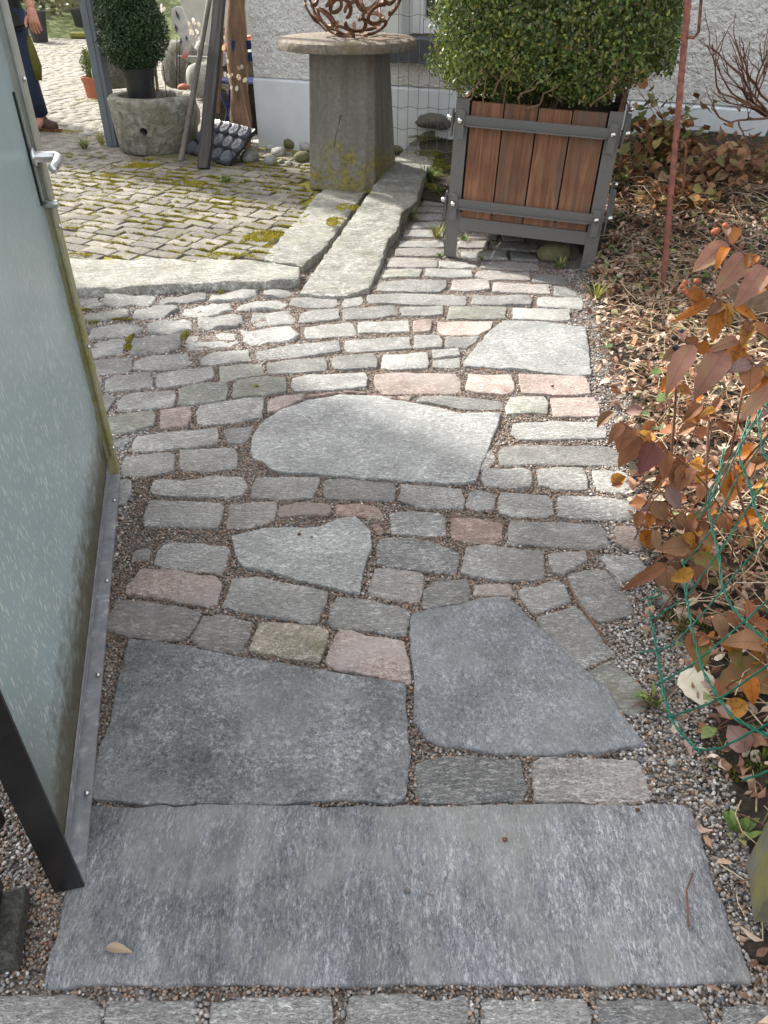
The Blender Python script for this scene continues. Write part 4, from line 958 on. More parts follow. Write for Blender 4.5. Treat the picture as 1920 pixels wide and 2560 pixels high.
# straw, stalks and twigs
st = MB(); rg = random.Random(3); SV, SF, SC, off = [], [], [], 0
for q in range(4200):
    Y = rg.uniform(.4, 5.4); X = float(edge_x(Y)) + .02 + rg.random() * 1.5
    if Y > 6.3 - (X + 1.01) * .4452: continue
    d = np.array([X - .8, Y - 4.27])
    if abs(d @ UW) < .38 and abs(d @ VW) < .38: continue
    L = rg.uniform(.04, .20); a = rg.uniform(0, 6.28); r = rg.uniform(.0007, .0022)
    if min(X + math.cos(a) * L, X + math.cos(a + 1) * L, X + math.cos(a - 1) * L) < float(edge_x(Y)) + .01: continue
    z = float(bed_z(X, Y)) + rg.uniform(.012, .05)
    m = MB(); bend = rg.uniform(-.5, .5); up = rg.uniform(-.1, .45)
    m.tube([(X + math.cos(a + bend * k) * L * k / 3, Y + math.sin(a + bend * k) * L * k / 3, z + up * L * math.sin(k / 3 * 2.2)) for k in range(4)], r, 4, r * .6, False)
    cc = rg.choice([(.48, .38, .24), (.60, .50, .35), (.66, .56, .42), (.28, .18, .11), (.20, .12, .08), (.42, .31, .2)])
    SV.append(np.array([tuple(v) for v in m.v])); SF.append(np.array(m.f) + off); off += len(m.v); SC.append(np.tile(np.array(cc) * rg.uniform(.8, 1.1), (len(m.v), 1)))
tag(obj('straw', np_mesh('straw', np.concatenate(SV), np.concatenate(SF), np.concatenate(SC)), M['litter']), 'thin dry stalks and twigs tangled over the bed', 'dry stalks', kind='stuff')
# ================================================================== objects
def und(px, py, zc):
    u = (px - 960) / 1923; v = (py - 1280) / 1923; s_, c_ = math.sin(R(36)), math.cos(R(36))
    return Vector((u * zc, (c_ - v * s_) * zc, 1.3 - (s_ + v * c_) * zc))
def wallpt(s, d=0.0):
    return np.array([-1.01, 6.85]) + UW * s + VW * d

# ---- materials for objects
t = NT('roughcast_render'); c = t.coord(rand=False)
v1 = t.noise(c, 28, 4, .55, 1.6); v2 = t.noise(c, 70, 4, .6, .8)
hgt = t.math('ADD', t.math('MULTIPLY', v1, .75), t.math('MULTIPLY', v2, .25))
col = t.ramp(t.noise(c, 2.2, 5), [(.3, (.80, .79, .76)), (.7, (.86, .85, .83))])
M['stucco'] = t.fin(col, .9, t.bump(hgt, 1.0, .05))
M['plinth'] = plain('plinth_paint', (.64, .68, .71), .75, nscale=9, var=.07, bump=.15)
M['white_paint'] = plain('white_paint', (.78, .78, .77), .45, nscale=8, var=.03)
M['reveal'] = plain('reveal_paint', (.60, .62, .58), .7, nscale=8, var=.05)
M['slate'] = plain('slate_sill', (.07, .075, .085), .55, nscale=25, var=.2, bump=.1)
M['tile_roof'] = plain('roof_tiles', (.28, .12, .08), .8, nscale=12, var=.3, bump=.4)
M['glass_dark'] = plain('window_glass', (.03, .035, .04), .05, nscale=2, var=.1, spec=.6)
M['render_grey'] = plain('grey_render', (.40, .40, .38), .85, nscale=14, var=.1, bump=.2)

t = NT('weathered_stone'); c = t.coord(rand=False)
n1 = t.noise(c, 45, 6, .65); n2 = t.noise(c, 7, 5, .6, .4); n3 = t.noise(c, 15, 5, .6, .4)
col = t.ramp(n1, [(.25, (.15, .142, .125)), (.55, (.215, .205, .185)), (.8, (.275, .265, .24))])
col = t.mix(t.rng(t.noise(t.coord(rand=False, scale=(9, 9, 1.6)), 1, 5, .6, .4), .45, .68, 0, .7), col, (.115, .10, .078))
sx = t.n("ShaderNodeSeparateXYZ"); t.l(t.n("ShaderNodeTexCoord").outputs["Object"], sx.inputs[0])
low = t.rng(t.math('ADD', sx.outputs[2], t.math('MULTIPLY', n2, -.5)), -.10, .02, 1, 0)
lich = t.math('MULTIPLY', low, t.rng(n3, .40, .54))
col = t.mix(t.math('MULTIPLY', lich, .8), col, t.ramp(n1, [(.35, (.10, .095, .03)), (.7, (.34, .28, .05))]))
M['foot_stone'] = gneiss('wet_dark_stone', (.025, .024, .02), (.06, .058, .048), (.12, .115, .10), (1, 1.3, 1), .2, .2, moss=.5)
M['pedestal'] = t.fin(col, .9, t.bump(n1, .55, .01, t.bump(n3, .4, .02)))
t = NT('disc_stone'); c = t.coord(rand=False)
n1 = t.noise(c, 45, 6, .65); n2 = t.noise(c, 6, 5, .6, .4); n3 = t.noise(c, 9, 5, .6, .4)
col = t.ramp(n1, [(.3, (.10, .09, .075)), (.55, (.22, .19, .16)), (.8, (.33, .30, .26))])
col = t.mix(t.rng(n2, .48, .62, 0, .6), col, (.23, .16, .12)); col = t.mix(t.rng(n3, .56, .66, 0, .6), col, (.16, .15, .05))
M['disc'] = t.fin(col, .9, t.bump(n1, .8, .012, t.bump(n3, .5, .02)))

t = NT('trough_stone'); c = t.coord(rand=False)
n1 = t.noise(c, 60, 6, .7); n2 = t.noise(c, 18, 5, .6, .8); n3 = t.noise(c, 4, 4)
col = t.ramp(n2, [(.34, (.13, .128, .105)), (.5, (.24, .235, .20)), (.66, (.38, .37, .335))])
col = t.mix(t.rng(n3, .42, .62, 0, .45), col, (.17, .165, .095))
M['trough'] = t.fin(col, .9, t.bump(n2, 1.0, .03, t.bump(n1, .6, .006)))

def rusty(name, base=(.16, .075, .04), hi=(.30, .14, .07), dark=(.05, .03, .025), rough=.55, metal=.35):
    t = NT(name); c = t.coord(); n1 = t.noise(c, 40, 6, .65); n2 = t.noise(c, 8, 3)
    col = t.ramp(n1, [(.3, dark), (.52, base), (.75, hi)])
    return t.fin(col, t.rng(n2, .3, .7, rough - .15, rough + .2), t.bump(n1, .3, .003), metal)
M['rust'] = rusty('rusty_iron')
M['hinge_iron'] = rusty('hinge_iron', (.035, .022, .016), (.07, .04, .028), (.015, .012, .012), .5, .3)
M['rebar'] = rusty('red_primer_rebar', (.26, .10, .075), (.36, .15, .11), (.12, .06, .05), .6, .1)
M['corten'] = rusty('corten_plate', (.13, .085, .05), (.19, .12, .07), (.08, .05, .03), .7, .1)

def wood(name, cols, gs=(40, 40, 2.2), rough=.6, bump=.4, grey=0.0, var=.22, stain=0.0):
    t = NT(name); c = t.coord(scale=gs); n1 = t.noise(c, 1.0, 6, .6, .6)
    c2 = t.coord(); n2 = t.noise(c2, 5, 4); n3 = t.noise(t.coord(scale=(160, 160, 6)), 1, 3)
    col = t.ramp(n1, [(.28, cols[0]), (.5, cols[1]), (.72, cols[2])])
    col = t.mix(t.rng(n3, .62, .74, 0, .35), col, tuple(min(1, k * 1.8) for k in cols[2]))
    col = t.mix(t.rng(n2, .45, .75, 0, .5), col, tuple(k * .55 for k in cols[0]))
    if stain: col = t.mix(t.math('MULTIPLY', t.rng(t.noise(t.coord(scale=(9, 9, 2.2)), 1, 5, .65, .5), .48, .66), stain), col, (.105, .078, .058))
    if grey: col = t.mix(grey, col, (.23, .215, .20))
    hr = t.rng(t.objrand(), 0, 1, 1 - var, 1 + var); hc = t.n("ShaderNodeCombineColor"); [t.l(hr, hc.inputs[i]) for i in range(3)]
    col = t.mix(1.0, col, hc.outputs[0], 'MULTIPLY')
    return t.fin(col, rough, t.bump(n1, bump, .004))
M['board'] = wood('planter_boards', [(.085, .038, .021), (.18, .080, .041), (.29, .148, .083)], stain=.75)
M['log'] = wood('brown_log', [(.09, .055, .035), (.19, .115, .07), (.29, .185, .115)], (14, 14, 1.2), .75, .7)
M['plank_dark'] = wood('weathered_plank', [(.028, .026, .025), (.07, .064, .06), (.14, .128, .12)], (60, 60, 1.5), .8, .9)
M['pole_wood'] = wood('grey_pole', [(.11, .095, .08), (.19, .165, .14), (.28, .25, .215)], (60, 60, 3), .65, .3)
M['stake_wood'] = wood('hazel_stake', [(.13, .09, .055), (.22, .15, .09), (.30, .215, .14)], (60, 60, 4), .7, .3)
t = NT('mossy_timber'); c = t.coord(rand=False); n1 = t.noise(t.coord(rand=False, scale=(30, 30, 3)), 1, 6, .6); n2 = t.noise(c, 14, 5)
col = t.ramp(n1, [(.3, (.06, .055, .04)), (.55, (.14, .135, .11)), (.8, (.24, .235, .21))])
col = t.mix(t.rng(n2, .42, .62, .0, .7), col, (.22, .205, .045))
M['mossy_timber'] = t.fin(col, .9, t.bump(n1, .8, .01))

M['anthracite'] = plain('anthracite_powder_coat', (.125, .122, .115), .48, nscale=120, var=.12, bump=.05, spec=.4)
M['chrome'] = plain('stainless_steel', (.62, .62, .61), .22, 1.0, nscale=60, var=.08)
M['satin'] = plain('satin_aluminium', (.66, .66, .66), .3, .9, nscale=50, var=.06)
M['black_steel'] = plain('black_lacquered_steel', (.012, .012, .013), .25, 0, nscale=20, var=.4, spec=.5)
M['blue_steel'] = plain('blue_grey_steel', (.14, .165, .195), .45, .15, nscale=14, var=.12, bump=.05)
M['black_plastic'] = plain('black_plastic', (.017, .019, .024), .4, nscale=40, var=.3, spec=.45)
M['plastic_rib'] = plain('tray_plastic', (.05, .055, .07), .4, nscale=40, var=.2, spec=.45)
M['terracotta'] = plain('terracotta', (.40, .145, .085), .75, nscale=20, var=.14, bump=.1)
M['pebble'] = gneiss('river_pebble', (.16, .16, .14), (.27, .27, .245), (.40, .40, .37), (1, 1.4, 1), .3, .25, moss=.45, var=.2, bump=.5)
M['pebble_white'] = gneiss('pale_pebble', (.38, .37, .34), (.52, .51, .48), (.62, .61, .58), (1, 1.2, 1), .3, .1, moss=.2, var=.15, bump=.4)
M['rock_dark'] = gneiss('dark_rock', (.05, .047, .04), (.125, .118, .10), (.22, .21, .185), (1, 1.8, 1), .2, .3, moss=.5, var=.3, bump=1.4)
M['rock_moss'] = gneiss('mossy_rock', (.09, .09, .05), (.17, .165, .09), (.25, .24, .16), (1, 1.5, 1), .2, .1, moss=.8, var=.2, bump=.8)

# galvanised, moss stained gate metal
t = NT('gate_metal'); c = t.coord(rand=False); n1 = t.noise(c, 20, 5, .6); n2 = t.noise(c, 90, 4)
sx = t.n("ShaderNodeSeparateXYZ"); t.l(t.n("ShaderNodeTexCoord").outputs["Object"], sx.inputs[0])
col = t.ramp(n1, [(.3, (.36, .36, .34)), (.7, (.50, .505, .50))])
film = t.math('MULTIPLY', t.rng(n1, .3, .6, .5, 1), t.rng(sx.outputs[2], 1.15, .55, .15, 1))
col = t.mix(film, col, t.ramp(n2, [(.3, (.19, .165, .05)), (.7, (.33, .29, .10))]))
M['gate_stile'] = t.fin(col, .55, None, .0)
t = NT('gate_rail_metal'); c = t.coord(rand=False); n1 = t.noise(c, 30, 5, .65, .5); n2 = t.noise(c, 160, 3)
col = t.ramp(n1, [(.3, (.19, .195, .205)), (.6, (.30, .305, .32)), (.8, (.40, .40, .41))])
col = t.mix(t.rng(n1, .6, .68, 0, .6), col, (.55, .54, .50))
M['gate_rail'] = t.fin(col, .45, t.bump(n2, .1, .002), .15)
t = NT('frosted_gate_glass'); c = t.coord(rand=False)
sx = t.n("ShaderNodeSeparateXYZ"); t.l(t.n("ShaderNodeTexCoord").outputs["Object"], sx.inputs[0])
n1 = t.noise(c, 3, 4); n2 = t.noise(c, 26, 5, .65)
col = t.ramp(n1, [(.3, (.44, .53, .545)), (.7, (.51, .595, .605))])
cxz = t.n("ShaderNodeCombineXYZ"); t.l(sx.outputs[0], cxz.inputs[0]); t.l(t.math('MULTIPLY', sx.outputs[2], .26), cxz.inputs[1])
def dropset(scale, keep, r, zmask):
    v = t.n("ShaderNodeTexVoronoi", voronoi_dimensions='2D'); v.inputs["Scale"].default_value = scale; t.l(cxz.outputs[0], v.inputs["Vector"])
    q = t.n("ShaderNodeSeparateColor"); t.l(v.outputs["Color"], q.inputs[0])
    rad = t.rng(q.outputs[1], 0, 1, r * .5, r)
    near_ = t.math('LESS_THAN', v.outputs["Distance"], rad)
    return t.math('MULTIPLY', near_, t.math('MULTIPLY', t.math('LESS_THAN', q.outputs[0], keep), zmask))
zm = t.rng(sx.outputs[2], 1.0, .45, .10, 1)
drops = dropset(78, .28, .26, zm); drops2 = dropset(165, .40, .29, zm)
col = t.mix(t.math('MULTIPLY', t.math('MAXIMUM', drops, drops2), 1.0), col, (.82, .83, .79))
dirt = t.rng(t.math('ADD', sx.outputs[2], t.math('MULTIPLY', n2, -.32)), .07, -.06, 0, 1)
near = t.rng(t.math('ADD', sx.outputs[0], t.math('MULTIPLY', n2, -.10)), .20, .02, 0, .85)
dn = t.math('MULTIPLY', near, t.rng(sx.outputs[2], .45, .05))
col = t.mix(t.math('MAXIMUM', dirt, dn), col, t.ramp(n2, [(.35, (.085, .075, .035)), (.65, (.19, .172, .10))]))
t.b.inputs["Specular IOR Level"].default_value = .5
t.fin(col, .28)
tr = t.n("ShaderNodeBsdfTranslucent"); t.l(col, tr.inputs[0]); ms = t.n("ShaderNodeMixShader"); ms.inputs[0].default_value = .35
t.l(t.b.outputs[0], ms.inputs[1]); t.l(tr.outputs[0], ms.inputs[2]); t.l(ms.outputs[0], t.out.inputs[0])
M['gate_glass'] = t.m

# ------------------------------------------------------------------ house
house = empty('house', (-1.01, 6.85, 0), WA, 'white roughcast house with blue grey plinth and window behind the pedestal', 'house')
W_, D_, Hh = 9.0, 7.0, 5.4
wb = MB()
s0, s1, z0, z1 = 1.23, 2.35, .83, 2.05      # window opening
def slab_(mb, xa, xb, za, zb, ya=0.0, yb=.3): mb.box(((xa + xb) / 2, (ya + yb) / 2, (za + zb) / 2), (xb - xa, yb - ya, zb - za))
slab_(wb, 0, s0, .52, Hh); slab_(wb, s1, W_, .52, Hh); slab_(wb, s0, s1, .52, z0 - .165); slab_(wb, s0, s1, z1, Hh)
wb.box((.15, .3 + (D_ - .6) / 2, Hh / 2 + .26), (.3, D_ - .6, Hh - .52)); wb.box((W_ - .15, .3 + (D_ - .6) / 2, Hh / 2 + .26), (.3, D_ - .6, Hh - .52)); wb.box((W_ / 2, D_ - .15, Hh / 2 + .26), (W_, .3, Hh - .52))
wb.build('wall', M['stucco'], house)
def roughcast(s0_, s1_, z0_, z1_, st=.009):
    nx_ = int((s1_ - s0_) / st); nz_ = int((z1_ - z0_) / st); S_, Z_ = np.meshgrid(np.linspace(s0_, s1_, nx_ + 1), np.linspace(z0_, z1_, nz_ + 1))
    wx = S_ + .02 * vnoise(S_, Z_, 3.3, 22); wz = Z_ + .02 * vnoise(S_, Z_, 7.7, 22)
    h_ = np.abs(vnoise(wx * 24, wz * 38, .5)) * .010 + vnoise(S_, Z_, 9.1, 85) * .0022
    return np.stack([S_, -.004 - h_, Z_], 2).reshape(-1, 3), np.array([[j_ * (nx_ + 1) + i_, j_ * (nx_ + 1) + i_ + 1, (j_ + 1) * (nx_ + 1) + i_ + 1, (j_ + 1) * (nx_ + 1) + i_] for j_ in range(nz_) for i_ in range(nx_)])
rv_, rf_, ro = [], [], 0
for q_ in ((-.002, 1.12, .524, 1.5), (1.12, 2.46, .524, .668), (2.46, 5.2, .524, 1.5)):
    v_, f_ = roughcast(*q_); rv_.append(v_); rf_.append(f_ + ro); ro += len(v_)
obj('roughcast', np_mesh('roughcast', np.concatenate(rv_), np.concatenate(rf_), smooth=True), M['stucco'], house)
pb = MB(); V = [(-.006, -.016, -.2), (W_ + .006, -.016, -.2), (W_ + .006, -.016, .50), (-.006, -.016, .50), (-.006, .012, .523), (W_ + .006, .012, .523), (-.006, D_, -.2), (-.006, D_, .523), (W_ + .006, D_, -.2), (W_ + .006, D_, .523)]
pb.raw(V, [[0, 1, 2, 3], [3, 2, 5, 4], [0, 3, 4, 7, 6], [1, 8, 9, 5, 2], [6, 7, 9, 8], [4, 5, 9, 7]]); pb.build('plinth', M['plinth'], house)
win = MB(); 
win.box((s0 + .045, .235, (z0 + z1) / 2), (.09, .06, z1 - z0 - .004)); win.box((s1 - .045, .235, (z0 + z1) / 2), (.09, .06, z1 - z0 - .004)); win.box(((s0 + s1) / 2, .235, z1 - .05), (s1 - s0 - .19, .06, .09)); win.box(((s0 + s1) / 2, .235, z0 + .05), (s1 - s0 - .19, .06, .09)); win.box(((s0 + s1) / 2, .233, (z0 + z1) / 2), (.09, .055, z1 - z0 - .2))
wf = win.build('window', M['white_paint'], house)
MB().box(((s0 + s1) / 2, .25, (z0 + z1) / 2), (s1 - s0 - .2, .008, z1 - z0 - .2)).build('pane', M['glass_dark'], wf)
rv = MB()
rv.box((s0 + .005, .10, (z0 + z1) / 2), (.012, .206, z1 - z0)); rv.box((s0 - .055, -.006, (z0 + z1) / 2), (.11, .014, z1 - z0 + .1)); rv.box((s1 + .055, -.006, (z0 + z1) / 2), (.11, .014, z1 - z0 + .1)); rv.box(((s0 + s1) / 2, -.006, z1 + .055), (s1 - s0 - .002, .014, .11))
rv.build('window_surround', M['reveal'], house)
sl = MB(); sl.box(((s0 + s1) / 2, .07, z0 - .085), (s1 - s0 + .20, .26, .15), bevel=.006); sl.build('window_sill', M['slate'], house)
hk = MB(); hk.tube([(s0 - .02, -.014, 1.02), (s0 - .02, -.05, 1.02), (s0 - .02, -.05, .98)], .006, 8); hk.build('shutter_hook', M['satin'], house)
rf = MB(); ov = .45; ridge = Hh + 2.4
rf.raw([(-ov, -ov, Hh - .1), (W_ + ov, -ov, Hh - .1), (W_ + ov, D_ / 2, ridge), (-ov, D_ / 2, ridge), (-ov, D_ + ov, Hh - .1), (W_ + ov, D_ + ov, Hh - .1),
        (-ov, -ov, Hh + .08), (W_ + ov, -ov, Hh + .08), (W_ + ov, D_ / 2, ridge + .18), (-ov, D_ / 2, ridge + .18), (-ov, D_ + ov, Hh + .08), (W_ + ov, D_ + ov, Hh + .08)],
       [[3, 2, 1, 0], [4, 5, 2, 3], [6, 7, 8, 9], [9, 8, 11, 10], [0, 1, 7, 6], [5, 4, 10, 11], [0, 6, 9, 3], [3, 9, 10, 4], [1, 2, 8, 7], [2, 5, 11, 8]])
rf.build('roof', M['tile_roof'], house)

# house added out of view on the left to shade the foreground
nb = empty('shade_house', (-5.4, 6.96, 0), 0, 'pale house added out of view at left to shade the foreground', 'house')
MB().box((-4, -2.0, 3.9), (8, 4.0, 8.0)).build('wall', M['stucco'], nb)
MB().raw([(-8.3, .02, 7.9), (0.0, .02, 7.9), (0.0, -4.3, 7.9), (-8.3, -4.3, 7.9), (-4, .02, 10.2), (-4, -4.3, 10.2)], [[0, 4, 5, 3], [1, 2, 5, 4], [0, 1, 4], [3, 5, 2], [0, 3, 2, 1]]).build('roof', M['tile_roof'], nb)

# ------------------------------------------------------------------ pedestal, disc, sphere
ped_c = (-.27, 5.55)
pd = MB()
B0 = [(-.500, 5.41), (-.125, 5.285), (-.06, 5.30), (.085, 5.75), (.06, 5.82), (-.33, 5.90)]
T0 = [(-.462, 5.47), (-.10, 5.36), (-.05, 5.38), (.035, 5.68), (.02, 5.72), (-.36, 5.80)]
n6 = 6; V = []; Fs = []
levels = [0, .12, .3, .5, .68, .80]
for k in levels:
    for a_, b_ in zip(B0, T0):
        f = k / .80
        V.append((a_[0] + (b_[0] - a_[0]) * f - ped_c[0], a_[1] + (b_[1] - a_[1]) * f - ped_c[1], k))
for i in range(len(levels) - 1):
    for k in range(n6):
        l = (k + 1) % n6; Fs.append([i * n6 + k, i * n6 + l, (i + 1) * n6 + l, (i + 1) * n6 + k])
Fs.append([k for k in range(n6)][::-1]); Fs.append([(len(levels) - 1) * n6 + k for k in range(n6)])
pd.raw(V, Fs)
ped = empty('stone_pedestal', (ped_c[0], ped_c[1], CZ - .005), 0, 'tapered weathered stone pedestal with round slab top and yellow lichen', 'pedestal')
col_o = pd.build('column', M['pedestal'], ped)
bv = col_o.modifiers.new('b', 'BEVEL'); bv.width = .012; bv.segments = 2; bv.limit_method = 'ANGLE'
slot = MB(); slot.tube([(-.045, -.243, .28), (-.035, -.238, .34), (-.015, -.230, .40), (.0, -.222, .46)], [.006, .003, .003, .009], 6, flat=.5); slot.build('groove', M['rock_dark'], ped)
dc = MB(); prof = [(.0, .0), (.39, 0), (.425, .006), (.432, .028), (.425, .052), (.405, .062), (.2, .066), (0, .066)]
dc.lathe(prof, 56, wob=.006, seed=3)
disc = dc.build('disc_top', M['disc'], ped, True, (ped_c[0] + .05 - ped_c[0] - .01, .01, .795)); smooth_angle(disc, 45)
# sphere of horseshoes
sph = empty('horseshoe_sphere', (-.195, 5.56, CZ + .855), 0, 'openwork ball welded from rusty horseshoes on the round stone slab', 'sculpture')
hs = MB(); Rr = .058; V = []; Fs = []; nseg = 18
for k in range(nseg + 1):
    a = R(-35 + 250 * k / nseg); rx = Rr; ry = Rr * 1.22
    cx, cy_ = math.cos(a) * rx, math.sin(a) * ry
    nxv, nyv = math.cos(a), math.sin(a) / 1.22; ln = math.hypot(nxv, nyv); nxv /= ln; nyv /= ln
    w = .011 if 0 < k < nseg else .007
    for (dr, dz) in ((-w, -.004), (w, -.004), (w, .004), (-w, .004)): V.append((cx + nxv * dr, cy_ + nyv * dr, dz))
for k in range(nseg):
    for q in range(4):
        Fs.append([k * 4 + q, k * 4 + (q + 1) % 4, (k + 1) * 4 + (q + 1) % 4, (k + 1) * 4 + q])
Fs += [[3, 2, 1, 0], [nseg * 4 + q for q in range(4)]]
hs.raw(V, Fs); hs_me = bpy.data.meshes.new('horseshoe'); hs_me.from_pydata(hs.v, [], hs.f); hs_me.materials.append(M['rust']); hs_me.update()
RS = .305; NH = 66; rgh = random.Random(4)
for k in range(NH):
    zz = 1 - 2 * (k + .5) / NH; ph = k * 2.399963; rr = math.sqrt(1 - zz * zz)
    d = Vector((rr * math.cos(ph), rr * math.sin(ph), zz))
    o = obj('horseshoe', hs_me, None, sph, d * RS + Vector((0, 0, RS)))
    o.rotation_mode = 'QUATERNION'
    o.rotation_quaternion = d.to_track_quat('Z', 'Y') @ Euler((rgh.uniform(-.12, .12), rgh.uniform(-.12, .12), rgh.uniform(0, 6.28))).to_quaternion()

# ------------------------------------------------------------------ planter
PW, PH = .775, .745
plx, ply = .795, 4.36
PA = R(-16)
pl = empty('planter', (plx, ply, -.012), PA, 'square planter of brown boards in an anthracite steel frame', 'planter')
pl.rotation_euler = (0, R(2.2), PA)
hw = PW / 2; pwid = .064
for (ax, ay) in ((-1, -1), (1, -1), (1, 1), (-1, 1)):
    m = MB(); m.box((ax * (hw - pwid / 2), ay * (hw - .003), PH / 2), (pwid, .006, PH)); m.box((ax * (hw - .003), ay * (hw - pwid / 2 - .003), PH / 2), (.006, pwid - .006, PH)); m.build('corner_post', M['anthracite'], pl)
for q in range(4):
    Mz = Matrix.Rotation(q * math.pi / 2, 4, 'Z')
    def tr_(mb):
        mb.v = [tuple(Mz @ Vector(v)) for v in mb.v]; return mb
    bwid = (PW - 2 * pwid - .012) / 4
    for i in range(4):
        x = -hw + pwid + .006 + bwid * (i + .5)
        zt = .735 + .004 * math.sin(i * 2.1 + q)
        bm_ = MB(); bm_.box((0, 0, 0), (bwid - .007, .022, zt - .205), bevel=.002)
        o = tr_(MB()).build('x', M['board']) if False else None
        b_o = bm_.build('board', M['board'], pl); b_o.location = Mz @ Vector((x, -hw + .02, (.205 + zt) / 2)); b_o.rotation_euler = (0, 0, q * math.pi / 2)
    m = MB(); m.box((0, -hw + .0035, .175), (PW - 2 * pwid - .002, .007, .062)); m.build('bottom_rail', M['anthracite'], pl); pl.children[-1].rotation_euler = (0, 0, q * math.pi / 2) if False else (0, 0, 0)
    rail = [c_ for c_ in bpy.data.objects if c_.name.startswith('bottom_rail')][-1]
    for v in rail.data.vertices: v.co = Mz @ v.co
    for zb in (.275, .655):
        m = MB(); L = PW - .05
        m.box((0, -hw - .010, zb), (L, .006, .044))
        # projecting lip with cut back ends
        V = [(-L / 2 + .02, -hw - .013, zb - .022), (L / 2 - .02, -hw - .013, zb - .022), (L / 2 - .05, -hw - .040, zb - .022), (-L / 2 + .05, -hw - .040, zb - .022)]
        V += [(x_, y_, z_ + .006) for (x_, y_, z_) in V]
        m.raw(V, [[3, 2, 1, 0], [4, 5, 6, 7], [0, 1, 5, 4], [1, 2, 6, 5], [2, 3, 7, 6], [3, 0, 4, 7]])
        bar = tr_(m).build('cross_bar', M['anthracite'], pl)
        for sx_ in (-1, 1):
            m = MB(); m.box((sx_ * (hw - .032), -hw - .0165, zb - .02), (.036, .006, .125)); pt = tr_(m).build('bracket', M['anthracite'], pl)
            m = MB(); m.lathe([(.0125, 0), (.0135, .005), (.0135, .011), (.0125, .018), (.009, .0225), (.004, .0245), (0, .025)], 14)
            m.v = [(v[0] + sx_ * (hw - .032), -hw - .0195 - v[2], v[1] + zb) for v in m.v]
            m.f = [f[::-1] for f in m.f]
            tr_(m).build('dome_bolt', M['chrome'], pt, True)
MB().box((0, 0, .45), (PW - .07, PW - .07, .46)).build('soil', M['soil'], pl)
for (x, z, r_) in [(-.13, .36, .008), (-.135, .30, .008), (-.01, .30, .007), (-.27, .64, .009), (-.11, .34, .006)]:
    pass

def shell_leaves(n, f, rng):
    """points in a shaped volume by rejection; f(p)->(inside depth 0..1)"""
    out = []
    while sum(len(o_) for o_ in out) < n:
        p = rng.uniform(-1, 1, (n, 3)); d = f(p)
        k = (d > 0) & (rng.random(len(p)) < np.clip(1.2 - d * 2.2, .10, 1)); out.append(p[k])
    return np.concatenate(out)[:n]
BOX_F = np.array([(0, 1, 3), (0, 3, 2), (1, 4, 3), (2, 3, 4)])
def small_leaves(name, P, Nrm, size, cols, rng, wid=.5):
    n = len(P); d = Nrm + rng.normal(0, .75, (n, 3)); d /= np.linalg.norm(d, axis=1)[:, None] + 1e-9
    u = np.cross(d, rng.normal(0, 1, (n, 3))); u /= np.linalg.norm(u, axis=1)[:, None] + 1e-9
    w = np.cross(d, u); s = size[:, None]
    mid = P + u * s * .5 - d * s * .07
    V = np.stack([P, P + u * s * .48 + w * s * wid * .5, P + u * s * .48 - w * s * wid * .5, mid, P + u * s - d * s * .05], 1).reshape(-1, 3)
    Fs = (BOX_F[None] + (np.arange(n) * 5)[:, None, None]).reshape(-1, 3)
    return np_mesh(name, V, Fs, np.repeat(cols, 5, 0))
rng = np.random.default_rng(77)
# box bush: a clipped, rounded cube
bush = empty('box_bush', (plx + .03, ply, .72), PA, 'dense clipped boxwood bush growing from the wooden planter', 'bush')
hx, hy, hz = .57, .53, .55
def fb(p):
    lump = 1 + .11 * vnoise(p[:, 0] * 2.6 + 5, p[:, 1] * 2.6, p[:, 2] * 2.6) + .08 * vnoise(p[:, 0] * 6, p[:, 1] * 6, p[:, 2] * 6 + 3) + .07 * vnoise(p[:, 0] * 13, p[:, 1] * 13, p[:, 2] * 13 + 5)
    q = np.abs(p) ** 4.2; r = (q.sum(1)) ** (1 / 4.2) / lump
    under = np.clip((-.70 - p[:, 2]) * 1.2, 0, 1)           # tucked in towards the pot at the bottom
    r = r + under * .45 * np.maximum(np.abs(p[:, 0]), np.abs(p[:, 1]))
    return 1 - r
p = shell_leaves(95000, fb, rng)
gr = np.sign(p) * np.abs(p) ** 3.2; gr /= np.linalg.norm(gr, axis=1)[:, None] + 1e-9
P = p * np.array([hx, hy, hz]) + np.array([0, 0, hz - .03])
pal = np.array([(.05, .085, .02), (.085, .13, .028), (.14, .185, .035), (.23, .25, .05), (.38, .34, .06), (.20, .15, .07)])
kk = np.clip(rng.normal(1.8, 1.1, len(p)) + .6 * vnoise(p[:, 0] * 3, p[:, 1] * 3, p[:, 2] * 3), 0, 4).astype(int)
kk[(rng.random(len(p)) < .03) | ((vnoise(p[:, 0] * 4.5 + 9, p[:, 1] * 4.5, p[:, 2] * 4.5) > .55) & (rng.random(len(p)) < .3))] = 5
bl = small_leaves('foliage', P, gr, rng.uniform(.017, .028, len(p)), pal[kk] * rng.uniform(.8, 1.2, (len(p), 1)), rng)
obj('foliage', bl, M['leafgreen'], bush)
tw = MB(); rg = random.Random(9)
for k in range(24):
    x = rg.uniform(-.42, .42); y = rg.uniform(-.40, .3) if k > 14 else -.38 + rg.uniform(-.06, .05); z = rg.uniform(-.02, .1); pts_ = []
    dx = rg.uniform(-.16, .16)
    for q in range(6):
        f = q / 5; pts_.append((x + dx * f + rg.uniform(-.02, .02), y + rg.uniform(-.012, .012) - .08 * math.sin(f * 2) * (k <= 14), z + f * (.12 + .16 * ((k * 7) % 5) / 5)))
    tw.tube(pts_, .0045, 5, .0018, False)
